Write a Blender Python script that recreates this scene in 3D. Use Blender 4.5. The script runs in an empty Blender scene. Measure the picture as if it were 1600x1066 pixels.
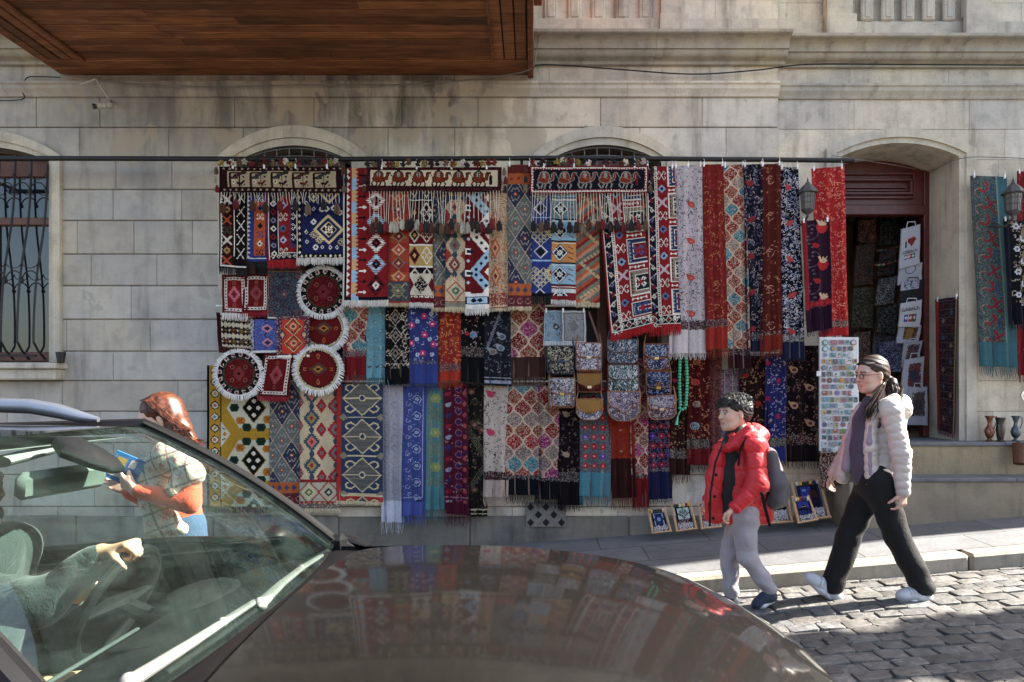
import bpy, math, random
import numpy as np
from mathutils import Vector, Matrix
R = math.radians
sc = bpy.context.scene
COL = sc.collection
# ---------------------------------------------------------------- camera, world, sun, exposure
F, CX, CY, ZC, DW = 1066.67, 830.0, 613.0, 1.56, 6.3
cam = bpy.data.cameras.new("camera"); cam.lens = 24; cam.sensor_width = 36
cam.shift_x = -30/1600; cam.shift_y = 80/1600; cam.clip_end = 400; cam.clip_start = 0.05
co = bpy.data.objects.new("camera", cam); COL.objects.link(co)
co.location = (0, 0, ZC); co.rotation_euler = (R(90), 0, 0); sc.camera = co
SUN_EL, SUN_AZ = 40.0, 6.5          # azimuth from +X towards +Y (behind the facade)
w = bpy.data.worlds.new("World"); sc.world = w; w.use_nodes = True
nt = w.node_tree; bgn = nt.nodes["Background"]
sky = nt.nodes.new("ShaderNodeTexSky"); sky.sky_type = 'NISHITA'; sky.sun_disc = False
sky.sun_elevation = R(SUN_EL); sky.sun_rotation = R(90-SUN_AZ)
sky.air_density = 1.0; sky.dust_density = 2.0; sky.ozone_density = 1.2
nt.links.new(sky.outputs[0], bgn.inputs[0]); bgn.inputs[1].default_value = 0.075
sl = bpy.data.lights.new("sun", 'SUN'); sl.energy = 4.4; sl.angle = R(0.5); sl.color = (1, 0.97, 0.93)
so = bpy.data.objects.new("sun", sl); COL.objects.link(so)
sd = Vector((math.cos(R(SUN_EL))*math.cos(R(SUN_AZ)), math.cos(R(SUN_EL))*math.sin(R(SUN_AZ)), math.sin(R(SUN_EL))))
so.rotation_euler = sd.to_track_quat('Z', 'Y').to_euler(); so.location = (6, 0, 12)
sc.view_settings.view_transform = 'Standard'; sc.view_settings.look = 'None'
sc.view_settings.exposure = 2.7; sc.view_settings.gamma = 1.0
sc.view_settings.use_white_balance = True; sc.view_settings.white_balance_temperature = 7050
sc.cycles.max_bounces = 7; sc.cycles.transparent_max_bounces = 12; sc.cycles.caustics_reflective = False
sc.cycles.use_denoising = True
# ---------------------------------------------------------------- helpers
def P(px, py, D=DW):
    return ((px-CX)/F*D, D, ZC+(CY-py)/F*D)
def zroad(x): return 0.085*x
def zkerb(x): return 0.12+0.085*x
def zwall(x): return 0.185+0.076*x
def srgb(h):
    h = h.lstrip('#'); v = [int(h[i:i+2], 16)/255 for i in (0, 2, 4)]
    return tuple(c/12.92 if c <= .04045 else ((c+.055)/1.055)**2.4 for c in v)
def tag(o, label=None, cat=None, group=None, kind=None):
    if label: o["label"] = label
    if cat: o["category"] = cat
    if group: o["group"] = group
    if kind: o["kind"] = kind
    return o
def empty(name, loc, label=None, cat=None, group=None):
    o = bpy.data.objects.new(name, None); COL.objects.link(o); o.location = loc
    o.empty_display_size = .1
    bpy.context.view_layer.update()
    return tag(o, label, cat, group)
def link(name, me, parent=None, mat=None):
    o = bpy.data.objects.new(name, me); COL.objects.link(o)
    if mat is not None:
        for m in (mat if isinstance(mat, (list, tuple)) else [mat]): me.materials.append(m)
    if parent is not None:
        o.parent = parent; o.matrix_parent_inverse = parent.matrix_world.inverted()
    return o
class MB:
    """collects pieces of ONE mesh"""
    def __init__(s): s.v = []; s.f = []; s.c = []; s.mi = []; s.col = None; s.m = None; s.cm = 0
    def add(s, vs, fs, col=None):
        n = len(s.v)
        if s.m is not None: vs = [tuple(s.m @ Vector(v)) for v in vs]
        s.v += [tuple(v) for v in vs]; s.f += [tuple(i+n for i in f) for f in fs]
        s.c += [col or s.col or (1, 1, 1)]*len(fs); s.mi += [s.cm]*len(fs)
        return s
    def box(s, x0, y0, z0, x1, y1, z1, b=0, col=None):
        if b <= 0:
            vs = [(x, y, z) for x in (x0, x1) for y in (y0, y1) for z in (z0, z1)]
            return s.add(vs, [(0, 1, 3, 2), (4, 6, 7, 5), (0, 4, 5, 1), (2, 3, 7, 6), (0, 2, 6, 4), (1, 5, 7, 3)], col)
        vs = []; ix = {}
        X = (x0, x1); Y = (y0, y1); Z = (z0, z1); sg = (1, -1)
        for i in (0, 1):
            for j in (0, 1):
                for k in (0, 1):
                    ix[i, j, k, 0] = len(vs); vs.append((X[i], Y[j]+sg[j]*b, Z[k]+sg[k]*b))
                    ix[i, j, k, 1] = len(vs); vs.append((X[i]+sg[i]*b, Y[j], Z[k]+sg[k]*b))
                    ix[i, j, k, 2] = len(vs); vs.append((X[i]+sg[i]*b, Y[j]+sg[j]*b, Z[k]))
        fs = []
        q = [(0, 0), (1, 0), (1, 1), (0, 1)]
        for i in (0, 1):
            fs.append([ix[i, a, c, 0] for a, c in q]); fs.append([ix[a, i, c, 1] for a, c in q]); fs.append([ix[a, c, i, 2] for a, c in q])
        for a in (0, 1):
            for c in (0, 1):
                fs.append([ix[0, a, c, 1], ix[1, a, c, 1], ix[1, a, c, 2], ix[0, a, c, 2]])
                fs.append([ix[a, 0, c, 0], ix[a, 1, c, 0], ix[a, 1, c, 2], ix[a, 0, c, 2]])
                fs.append([ix[a, c, 0, 0], ix[a, c, 1, 0], ix[a, c, 1, 1], ix[a, c, 0, 1]])
                for k in (0, 1): fs.append([ix[a, c, k, 0], ix[a, c, k, 1], ix[a, c, k, 2]])
        return s.add(vs, fs, col)
    def tube(s, pts, r, n=8, cap=True, col=None, sq=1.0):
        pts = [Vector(p) for p in pts]; m = len(pts)
        rs = r if isinstance(r, (list, tuple)) else [r]*m
        vs = []; up = None
        for i, p in enumerate(pts):
            t = (pts[min(i+1, m-1)]-pts[max(i-1, 0)]).normalized()
            if up is None: up = Vector((0, 0, 1)) if abs(t.z) < .9 else Vector((0, 1, 0))
            a = t.cross(up); a = a.normalized() if a.length > 1e-5 else Vector((1, 0, 0)); up = a.cross(t)
            for k in range(n):
                th = 2*math.pi*k/n
                vs.append(p+a*math.cos(th)*rs[i]+up*math.sin(th)*rs[i]*sq)
        fs = [(i*n+k, i*n+(k+1) % n, (i+1)*n+(k+1) % n, (i+1)*n+k) for i in range(m-1) for k in range(n)]
        if cap: fs += [tuple(range(n))[::-1], tuple((m-1)*n+k for k in range(n))]
        return s.add(vs, fs, col)
    def lathe(s, prof, c=(0, 0, 0), n=16, col=None):
        vs = [(c[0]+r*math.cos(2*math.pi*k/n), c[1]+r*math.sin(2*math.pi*k/n), c[2]+z) for r, z in prof for k in range(n)]
        fs = [(i*n+k, i*n+(k+1) % n, (i+1)*n+(k+1) % n, (i+1)*n+k) for i in range(len(prof)-1) for k in range(n)]
        fs += [tuple(range(n))[::-1], tuple((len(prof)-1)*n+k for k in range(n))]
        return s.add(vs, fs, col)
    def prism(s, poly, y0, y1, col=None):
        """poly in (x,z), extruded along y"""
        n = len(poly)
        vs = [(x, y0, z) for x, z in poly]+[(x, y1, z) for x, z in poly]
        fs = [tuple(range(n)), tuple(range(2*n-1, n-1, -1))]+[(i, (i+1) % n, n+(i+1) % n, n+i) for i in range(n)]
        return s.add(vs, fs, col)
    def ball(s, c, r, n=8, m=6, col=None):
        rx, ry, rz = r if isinstance(r, (tuple, list)) else (r, r, r)
        vs = [(c[0]+rx*math.sin(math.pi*j/m)*math.cos(2*math.pi*k/n), c[1]+ry*math.sin(math.pi*j/m)*math.sin(2*math.pi*k/n), c[2]+rz*math.cos(math.pi*j/m)) for j in range(1, m) for k in range(n)]
        vs += [(c[0], c[1], c[2]+rz), (c[0], c[1], c[2]-rz)]; t = len(vs)-2
        fs = [((j)*n+k, (j+1)*n+k, (j+1)*n+(k+1) % n, j*n+(k+1) % n) for j in range(m-2) for k in range(n)]
        fs += [(t, k, (k+1) % n) for k in range(n)]+[(t+1, (m-2)*n+(k+1) % n, (m-2)*n+k) for k in range(n)]
        return s.add(vs, fs, col)
    def build(s, name, mat, parent=None, smooth=False, label=None):
        me = bpy.data.meshes.new(name); me.from_pydata(s.v, [], s.f)
        at = me.attributes.new("knot", 'FLOAT_COLOR', 'FACE')
        at.data.foreach_set("color", np.array([(*c, 1) for c in s.c], 'f').ravel())
        if any(s.mi): me.polygons.foreach_set("material_index", s.mi)
        if smooth: me.polygons.foreach_set("use_smooth", [True]*len(me.polygons))
        me.validate(); me.update()
        import bmesh
        bm = bmesh.new(); bm.from_mesh(me); bmesh.ops.recalc_face_normals(bm, faces=bm.faces); bm.to_mesh(me); bm.free()
        if smooth: me.set_sharp_from_angle(angle=R(38))
        o = link(name, me, parent, mat)
        if label: o["label"] = label
        return o
# ---------------------------------------------------------------- materials
class NT:
    def __init__(s, name):
        s.m = bpy.data.materials.new(name); s.m.use_nodes = True; s.t = s.m.node_tree
        s.b = s.t.nodes["Principled BSDF"]; s.out = s.t.nodes["Material Output"]
    def n(s, typ, **kw):
        nd = s.t.nodes.new("ShaderNode"+typ)
        for k, v in kw.items():
            if k.startswith('i_'):
                key = k[2:]; key = int(key) if key.isdigit() else key.replace('_', ' ')
                if isinstance(v, bpy.types.NodeSocket): s.t.links.new(v, nd.inputs[key])
                else: nd.inputs[key].default_value = v
            else: setattr(nd, k, v)
        return nd
    def l(s, a, b): s.t.links.new(a, b)
    def coord(s, scale=(1, 1, 1), kind='Object', rot=(0, 0, 0)):
        tc = s.n("TexCoord"); mp = s.n("Mapping"); mp.inputs['Scale'].default_value = scale; mp.inputs['Rotation'].default_value = rot
        s.l(tc.outputs[kind], mp.inputs[0]); return mp.outputs[0]
    def noise(s, vec, scale, detail=4, rough=.55, dist=0):
        nd = s.n("TexNoise"); nd.inputs['Scale'].default_value = scale; nd.inputs['Detail'].default_value = detail
        nd.inputs['Roughness'].default_value = rough; nd.inputs['Distortion'].default_value = dist
        if vec is not None: s.l(vec, nd.inputs['Vector'])
        return nd.outputs['Fac']
    def ramp(s, fac, stops):
        nd = s.n("ValToRGB"); el = nd.color_ramp.elements
        while len(el) < len(stops): el.new(.5)
        for e, (p, c) in zip(el, stops):
            e.position = p; e.color = (*c, 1) if isinstance(c, tuple) else (c, c, c, 1)
        s.l(fac, nd.inputs[0]); return nd.outputs[0]
    def mix(s, fac, a, b, mode='MIX'):
        nd = s.n("Mix", data_type='RGBA', blend_type=mode)
        for v, i in ((fac, 0), (a, 6), (b, 7)):
            if isinstance(v, bpy.types.NodeSocket): s.l(v, nd.inputs[i])
            else: nd.inputs[i].default_value = v if i == 0 else (*v, 1)
        return nd.outputs[2]
    def math(s, op, a, b=0., clamp=False):
        nd = s.n("Math", operation=op, use_clamp=clamp)
        for v, i in ((a, 0), (b, 1)):
            if isinstance(v, bpy.types.NodeSocket): s.l(v, nd.inputs[i])
            else: nd.inputs[i].default_value = v
        return nd.outputs[0]
    def bump(s, h, strength=.3, dist=.01):
        nd = s.n("Bump"); nd.inputs['Strength'].default_value = strength; nd.inputs['Distance'].default_value = dist
        s.l(h, nd.inputs['Height']); s.l(nd.outputs[0], s.b.inputs['Normal'])
    def set(s, **kw):
        for k, v in kw.items():
            k = k.replace('_', ' ')
            if isinstance(v, bpy.types.NodeSocket): s.l(v, s.b.inputs[k])
            else: s.b.inputs[k].default_value = (*v, 1) if isinstance(v, tuple) and len(v) == 3 and 'Radius' not in k else v
        return s
MC = {}
def M(name, col, rough=.6, metal=0., var=.25, scale=12, bump=0., bscale=60, knot=False, spec=.5, coat=0., sheen=0.):
    """noisy procedural paint / stone / cloth; knot=True multiplies by the per-face colour"""
    if name in MC: return MC[name]
    t = NT(name); v = t.coord()
    f = t.noise(v, scale, 5)
    c = tuple(col)
    a = tuple(x*(1-var) for x in c); b = tuple(min(1, x*(1+var)) for x in c)
    out = t.ramp(f, [(.3, a), (.7, b)])
    if knot:
        at = t.n("Attribute", attribute_name="knot"); out = t.mix(1., out, at.outputs['Color'], 'MULTIPLY')
    t.set(Base_Color=out, Roughness=rough, Metallic=metal, Specular_IOR_Level=spec, Coat_Weight=coat)
    if sheen: t.set(Sheen_Weight=sheen)
    if bump: t.bump(t.noise(v, bscale, 3), bump, .004)
    MC[name] = t.m; return t.m
def knotmat(name, rough=.9, bump=.35, ws=900, var=.18):
    t = NT(name); v = t.coord()
    at = t.n("Attribute", attribute_name="knot")
    f = t.ramp(t.noise(v, 90, 3), [(.3, 1-var), (.7, 1+var)])
    big = t.ramp(t.noise(v, 3.5, 3), [(.3, .86), (.7, 1.1)])
    c = t.mix(1., at.outputs['Color'], f, 'MULTIPLY'); c = t.mix(1., c, big, 'MULTIPLY')
    t.set(Base_Color=c, Roughness=rough, Specular_IOR_Level=.12)
    wv = t.noise(v, ws*.35, 2); t.bump(wv, bump, .003)
    return t.m
BLACKM = M("black_iron", (.010, .010, .011), .5, .3, .2, 20, .2)
DARKP = M("dark_plastic", (.008, .008, .009), .45, 0, .2, 10)
CHROME = M("bright_metal", (.6, .6, .62), .25, 1., .1, 10)
# ---------------------------------------------------------------- stone materials
def stone(name, base=(.60, .54, .445), soot_and_shade=True, rough=.85):
    t = NT(name); v = t.coord(); at = t.n("Attribute", attribute_name="knot")
    big = t.noise(v, .9, 4, .6, .6); mid = t.noise(v, 6, 6, .65); fine = t.noise(v, 70, 4, .7)
    tint = t.ramp(big, [(.32, tuple(c*m for c, m in zip(base, (.78, .81, .87)))), (.5, base), (.7, tuple(c*m for c, m in zip(base, (1.16, 1.12, 1.0))))])
    c = t.mix(1., tint, at.outputs['Color'], 'MULTIPLY')
    c = t.mix(1., c, t.ramp(mid, [(.25, .70), (.5, 1.), (.75, 1.13)]), 'MULTIPLY')
    c = t.mix(1., c, t.ramp(fine, [(.28, .80), (.42, .97), (.7, 1.08)]), 'MULTIPLY')
    vs = t.coord((5, 5, .55)); streak = t.noise(vs, 1.6, 5, .6)
    c = t.mix(1., c, t.ramp(streak, [(.30, .60), (.40, .86), (.5, 1.)]), 'MULTIPLY')
    if soot_and_shade:
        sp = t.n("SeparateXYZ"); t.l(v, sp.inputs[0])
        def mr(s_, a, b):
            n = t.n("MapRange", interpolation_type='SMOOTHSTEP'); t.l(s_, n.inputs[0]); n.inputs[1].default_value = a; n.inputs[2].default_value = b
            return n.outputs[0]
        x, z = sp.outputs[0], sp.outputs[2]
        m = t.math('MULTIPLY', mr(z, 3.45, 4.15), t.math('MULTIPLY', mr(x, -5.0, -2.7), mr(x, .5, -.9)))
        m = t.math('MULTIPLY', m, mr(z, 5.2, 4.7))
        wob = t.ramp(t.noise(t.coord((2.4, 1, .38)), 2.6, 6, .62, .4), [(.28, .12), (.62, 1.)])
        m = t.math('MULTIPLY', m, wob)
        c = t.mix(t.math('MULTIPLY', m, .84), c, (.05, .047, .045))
        c = t.mix(t.math('MULTIPLY', mr(x, -1.0, -3.6), .46), c, (.17, .17, .175))  # bay's shade over the left wall, painted into the stone colour
        pa = t.ramp(t.noise(t.coord((1, 1, .7)), 2.3, 3, .55, .3), [(.60, 0.), (.615, 1.)])
        pm = t.math('MULTIPLY', pa, t.math('MULTIPLY', mr(z, 3.5, 3.8), mr(x, .6, 0)))
        c = t.mix(t.math('MULTIPLY', pm, .75), c, (.36, .31, .24))
        pw = t.ramp(t.noise(t.coord((1.3, 1, .8)), 2.9, 4, .6, .6), [(.61, 0.), (.64, 1.)])
        c = t.mix(t.math('MULTIPLY', pw, .5), c, (.27, .26, .235))
    t.set(Base_Color=c, Roughness=rough, Specular_IOR_Level=.3)
    t.bump(t.math('ADD', t.math('MULTIPLY', mid, .6), t.math('MULTIPLY', fine, .4)), .35, .012)
    return t.m
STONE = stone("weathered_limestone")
STONE2 = stone("cornice_limestone", (.36, .325, .265), False)
STONE3 = stone("surround_limestone", (.50, .455, .375), False)
PLINTH = stone("grey_plinth_stone", (.19, .175, .15), False)
JOINT = M("dark_joint", (.24, .22, .18), .95)
WOOD = NT("oiled_pine_boards")
_v = WOOD.coord((.8, 9, 9)); _a = WOOD.n("Attribute", attribute_name="knot")
_g = WOOD.noise(_v, 3.2, 7, .6, 1.2); _k = WOOD.noise(WOOD.coord((2, 7, 7)), 1.2, 4)
_c = WOOD.ramp(_g, [(.25, (.09, .026, .009)), (.5, (.21, .076, .029)), (.75, (.33, .145, .062))])
_c = WOOD.mix(1., _c, WOOD.ramp(_k, [(.3, .55), (.55, 1.1)]), 'MULTIPLY')
_c = WOOD.mix(1., _c, _a.outputs['Color'], 'MULTIPLY')
WOOD.set(Base_Color=_c, Roughness=.62, Specular_IOR_Level=.3); WOOD.bump(_g, .25, .004); WOOD = WOOD.m
MAHOG = M("mahogany_red", (.085, .014, .011), .38, 0, .35, 14, .15, 40)
# ---------------------------------------------------------------- ground
def strip(name, xs, ys, zf, mat, kind='structure'):
    vs = [(x, y, zf(x, y)) for y in ys for x in xs]; n = len(xs)
    fs = [(j*n+i, j*n+i+1, (j+1)*n+i+1, (j+1)*n+i) for j in range(len(ys)-1) for i in range(n-1)]
    mb = MB(); mb.add(vs, fs); return tag(mb.build(name, mat, smooth=True), kind=kind)
def clampx(f): return lambda x: f(max(-16, min(16, x)))
YK0, YK1 = 4.93, 5.09      # kerb front, kerb back
mud = M("street_bed", (.13, .122, .108), .95, 0, .3, 6, .4)
strip('ground', [-120, -40, -16, -8, 0, 8, 16, 40, 120], [-120, -40, -14, -8, -3, 0, 3, 4.9, 5.2, 8, 14, 40, 120], lambda x, y: clampx(zroad)(x)-.009, mud)
# cobbled street: every sett a worn block with its own height, tilt and tone
rng = random.Random(5)
cob = MB()
y = -3.2
def sett(x0, x1, y0, y1, tone):
    g = .0035; h = .002+rng.uniform(-.006, .007); tx = rng.uniform(-.045, .045); ty = rng.uniform(-.045, .045); r = .003; r2 = .007
    j = lambda s=.010: rng.uniform(-s, s)
    c0 = [(x0+g+j(), y0+g+j()), (x1-g+j(), y0+g+j()), (x1-g+j(), y1-g+j()), (x0+g+j(), y1-g+j())]
    xm, ym = (x0+x1)/2, (y0+y1)/2
    oc = []
    for i in range(4):   # chamfered corners
        a = c0[i]; p = c0[i-1]; q = c0[(i+1) % 4]; k = .09
        oc += [(a[0]+(p[0]-a[0])*k, a[1]+(p[1]-a[1])*k), (a[0]+(q[0]-a[0])*k, a[1]+(q[1]-a[1])*k)]
    vs = []
    for inset, dz in ((0, -.045), (.0, -.010), (r*.5, -.001), (r2, .0012)):
        for a in oc:
            d = math.hypot(a[0]-xm, a[1]-ym); k = 1-inset/d
            X, Y = xm+(a[0]-xm)*k, ym+(a[1]-ym)*k
            vs.append((X, Y, zroad(X)+h+dz+(X-xm)*tx+(Y-ym)*ty+(rng.uniform(-.0015, .0015))))
    vs.append((xm, ym, zroad(xm)+h+.0016))
    fs = [(r_*8+i, r_*8+(i+1) % 8, r_*8+8+(i+1) % 8, r_*8+8+i) for r_ in range(3) for i in range(8)]+[(24+i, 24+(i+1) % 8, 32) for i in range(8)]
    cob.add(vs, fs, tone)
row = 0
while y < YK0-.02:
    dy = rng.uniform(.105, .125)
    if y+dy > YK0-.05: dy = YK0-.005-y
    x = -6.5+rng.uniform(-.1, .1); xe = 8.5
    while x < xe:
        dx = rng.uniform(.13, .20); t = rng.uniform(.6, 1.25); wv = rng.uniform(-.03, .05)
        sett(x, x+dx, y, y+dy, (t*(1+wv), t, t*(1-wv))); x += dx
    y += dy; row += 1
t = NT("worn_basalt_setts"); v = t.coord(); at = t.n("Attribute", attribute_name="knot")
f = t.noise(v, 26, 6, .7); f2 = t.noise(v, 160, 3, .7)
c = t.mix(1., t.ramp(f, [(.3, (.055, .055, .056)), (.55, (.125, .122, .117)), (.75, (.25, .24, .225))]), at.outputs['Color'], 'MULTIPLY')
c = t.mix(1., c, t.ramp(f2, [(.3, .8), (.7, 1.15)]), 'MULTIPLY')
t.set(Base_Color=c, Roughness=t.ramp(f, [(.3, .42), (.7, .75)]), Specular_IOR_Level=.5)
t.bump(t.math('ADD', f, t.math('MULTIPLY', f2, .5)), .8, .012)
cb = tag(cob.build('cobbled_road', t.m, smooth=False), kind='structure')
for p in cb.data.polygons: p.use_smooth = True
cb.data.set_sharp_from_angle(angle=R(24))
# pavement: worn basalt flags
t = NT("grey_pavement_flags"); v = t.coord(rot=(0, 0, 0)); br = t.n("TexBrick", offset=.37, squash=1.)
vv = t.coord((1, 1, 1)); t.l(vv, br.inputs['Vector'])
br.inputs['Scale'].default_value = 1.; br.inputs['Brick Width'].default_value = .95; br.inputs['Row Height'].default_value = .42; br.inputs['Mortar Size'].default_value = .006
br.inputs['Color1'].default_value = (.10, .102, .108, 1); br.inputs['Color2'].default_value = (.122, .124, .13, 1); br.inputs['Mortar'].default_value = (.035, .035, .035, 1)
c = t.mix(1., br.outputs['Color'], t.ramp(t.noise(v, 4, 6, .7), [(.25, .72), (.75, 1.25)]), 'MULTIPLY')
c = t.mix(1., c, t.ramp(t.noise(v, 55, 4, .7), [(.3, .85), (.7, 1.12)]), 'MULTIPLY')
t.set(Base_Color=c, Roughness=.75); t.bump(t.math('ADD', t.noise(v, 30, 5), t.math('MULTIPLY', br.outputs['Fac'], -1.5)), .35, .01)
strip('pavement', [i*.5 for i in range(-32, 33)], [YK1+.002, 5.4, 5.8, 6.2, 6.75], lambda x, y: zkerb(x)+(zwall(x)-zkerb(x))*min(1.3, (y-YK1)/(DW-YK1))-.004, t.m)
KST = stone("kerb_stone", (.33, .295, .235), False)
kb = MB(); x = -16.; rng = random.Random(9)
while x < 16:
    L = rng.uniform(.85, 1.45); o_ = rng.uniform(-.006, .006)
    n0 = len(kb.v); kb.box(x+.004, YK0+o_, -.25, x+L-.004, YK1, 0, .022, col=(rng.uniform(.85, 1.1),)*3)
    for i in range(n0, len(kb.v)):
        X, Y, Z = kb.v[i]; kb.v[i] = (X, Y, Z+zkerb(X)+(0 if Z > -.1 else 0))
    x += L
tag(kb.build('kerb', KST), kind='structure')
# ---------------------------------------------------------------- the stone building
BL = empty('stone_building', (0, DW, 0), 'pale weathered limestone facade with carved cornice, arched openings and a projecting wooden bay', 'building')
def arch_pts(cx, hw, yspring, ycrown, n=18, ybot=None, D=DW):
    """px outline of a segmental-arched opening -> (x,z) list at depth D"""
    h = yspring-ycrown; r = (hw*hw+h*h)/(2*h); cy = ycrown+r; a0 = math.asin(min(1, hw/r))
    pts = [(cx+r*math.sin(a), cy-r*math.cos(a)) for a in [a0-2*a0*i/n for i in range(n+1)]]
    if ybot is not None: pts = [(cx+hw, ybot)]+pts+[(cx-hw, ybot)]
    return [(P(x, y, D)[0], P(x, y, D)[2]) for x, y in pts]
OPEN = [(-35, 113, 252, 229, 566), (460, 90, 254, 228, 620), (943, 90, 254, 227, 620), (1409, 92, 243, 222, 692)]
cutters = []
for cx_, hw, ys, yc, yb in OPEN:
    cut = MB(); cut.prism(arch_pts(cx_, hw, ys, yc, 18, yb), DW-.6, DW+.36); cutters.append(cut.build('cutter_tmp', JOINT))
def pz(py): return ZC+(CY-py)*DW/F
def pxx(px): return (px-CX)*DW/F
rng = random.Random(3)
rows = [1000, 895, 843, 792, 742, 692, 643, 595, 549, 499, 446.5, 397, 344.5, 296, 247, 199, 152]
wl = MB(); bk = MB(); bk2 = MB()
bk.box(pxx(-1500), DW+.02, -1.5, pxx(1217), DW+.30, pz(-640)); bk2.box(pxx(1217), DW+.07, -1.5, pxx(2600), DW+.30, pz(-640))
for (xa, xb, off, gap) in ((-1500, 1216, 0., .0045), (1217, 2600, .05, .0018)):
    for i in range(len(rows)-1):
        z0, z1 = pz(rows[i]), pz(rows[i+1]); x = pxx(xa); x1 = pxx(xb)
        while x < x1-.01:
            L = rng.uniform(.45, 1.25)
            if x+L > x1-.3: L = x1-x
            tn = rng.uniform(.86, 1.1); cw = rng.uniform(-.04, .035)
            wl.box(x+.0012, DW+off, z0+gap, x+L-.0012, DW+off+.04, z1-gap, .006 if off == 0 else .0015, col=(tn*(1+cw), tn, tn*(1-cw*1.6)))
            x += L
    for ya, yb_ in ((152, 131), (131, 99), (62, 0), (0, -130), (-130, -260), (-260, -390), (-390, -520), (-520, -640)):
        x = pxx(xa); x1 = pxx(xb)
        while x < x1-.01:
            L = rng.uniform(.7, 1.6)
            if x+L > x1-.3: L = x1-x
            tn = rng.uniform(.9, 1.08)
            wl.box(x+.001, DW+off, pz(ya)+.001, x+L-.001, DW+off+.04, pz(yb_)-.001, .0015, col=(tn, tn, tn*.99)); x += L
def cutapply(o):
    for cutter in cutters:
        md = o.modifiers.new('b', 'BOOLEAN'); md.object = cutter; md.solver = 'EXACT'; md.operation = 'DIFFERENCE'
    dg = bpy.context.evaluated_depsgraph_get(); me = bpy.data.meshes.new_from_object(o.evaluated_get(dg))
    o.modifiers.clear(); old = o.data; o.data = me; bpy.data.meshes.remove(old)
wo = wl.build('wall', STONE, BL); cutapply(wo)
bo = bk.build('backing_wall', JOINT, BL); cutapply(bo)
bo = bk2.build('backing_wall', JOINT, BL); cutapply(bo)
for cutter in cutters: bpy.data.objects.remove(cutter)
# roof slab / eaves and side returns of the building
rf = MB(); rf.box(pxx(-1520), DW-.10, pz(-640), pxx(2620), DW+8, pz(-660)); rf.build('roof', M("roof_tiles", (.2, .08, .05), .8), BL)
sw = MB(); sw.box(pxx(-1500), DW+.3, -1.5, pxx(-1480), DW+8, pz(-640)); sw.box(pxx(2580), DW+.3, -1.5, pxx(2600), DW+8, pz(-640)); sw.box(pxx(-1480), DW+7.8, -1.5, pxx(2580), DW+8, pz(-640))
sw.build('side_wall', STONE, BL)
def profile_run(prof, x0, x1, off, mat, name, parent, seg=1.3, seed=1, cap=True):
    """moulding: prof = [(out, z)...] swept along x in separate stones"""
    mb = MB(); rg = random.Random(seed); x = x0
    while x < x1-.01:
        L = rg.uniform(.8, 1.5)*seg
        if x+L > x1-.5: L = x1-x
        n = len(prof); a = [(x+.0012, DW+off-o, z) for o, z in prof]; b = [(x+L-.0012, DW+off-o, z) for o, z in prof]
        mb.add(a+b, [(i, (i+1) % n, n+(i+1) % n, n+i) for i in range(n)]+[tuple(range(n)), tuple(range(2*n-1, n-1, -1))], (rg.uniform(.88, 1.08),)*3)
        x += L
    return mb.build(name, mat, parent)
def cornice(z0, z1, out):
    h = z1-z0
    pr = [(0, z0), (out*.16, z0), (out*.18, z0+h*.12), (out*.30, z0+h*.17)]
    pr += [(out*(.30+.22*math.sin(a)), z0+h*(.17+.25*(1-math.cos(a)))) for a in [R(18*k) for k in range(1, 6)]]
    pr += [(out*.60, z0+h*.42), (out*.60, z0+h*.52)]
    pr += [(out*(.60+.3*(1-math.cos(a))), z0+h*(.55+.27*math.sin(a))) for a in [R(18*k) for k in range(0, 6)]]
    pr += [(out*.97, z0+h*.83), (out, z0+h*.87), (out, z0+h*.97), (out*.9, z1), (0, z1+.02)]
    return pr
def D_for(px, X): return X*F/(px-CX)
profile_run(cornice(pz(104), pz(66), .25), pxx(-1500), pxx(1224), 0, STONE2, 'cornice', BL, seed=4)
profile_run(cornice(pz(104), pz(68), .25), pxx(1224), pxx(2600), .05, STONE2, 'cornice', BL, seed=5)
sc_prof = [(0, pz(153)), (.02, pz(152)), (.03, pz(148)), (.055, pz(142)), (.06, pz(137)), (.075, pz(135)), (.075, pz(132)), (0, pz(130))]
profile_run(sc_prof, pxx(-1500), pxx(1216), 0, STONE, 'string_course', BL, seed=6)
profile_run(sc_prof, pxx(1217), pxx(2600), .05, STONE3, 'string_course', BL, seed=7)
# upper floor: pedestal course, piers and fluted panels
up = MB()
for a, b in ((-1500, 1215), (1217, 2600)):
    off = 0 if a < 0 else .05
    up.box(pxx(a), DW-.06+off, pz(62), pxx(b), DW+.01+off, pz(34), .004)
up.build('pedestal_course', STONE3, BL)
for a, b in ((-300, -262), (10, 50), (1030, 1068), (1286, 1326), (1501, 1541), (1760, 1800)):
    m_ = MB(); m_.box(pxx(a)-.01, DW-.10, pz(62), pxx(b)+.03, DW-.05, pz(30), .004); m_.box(pxx(a), DW-.085, pz(30), pxx(b), DW-.0, pz(-330), .004); m_.build('pier', STONE3, BL)
for a, b in ((845, 1030), (1340, 1500)):
    m_ = MB(); n = 5
    for i in range(n):
        x0 = pxx(a+(b-a)*(i+.12)/n); x1 = pxx(a+(b-a)*(i+.72)/n)
        m_.box(x0, DW-.03, pz(34), x1, DW+.01, pz(-80), .012)
        m_.box(x0+.03, DW-.038, pz(30), x1-.03, DW-.025, pz(-76), .006)
    m_.build('fluted_panel', STONE3, BL)
pl = MB(); x = pxx(-1500)
rng = random.Random(8)
while x < pxx(1297):
    L = min(rng.uniform(.8, 1.5), pxx(1297)-x)
    pl.box(x+.002, DW-.035, -1.5, x+L-.002, DW+.01, pz(806)+rng.uniform(-.01, .01), .012, col=(rng.uniform(.8, 1.15),)*3); x += L
pl.build('plinth', PLINTH, BL)
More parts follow.
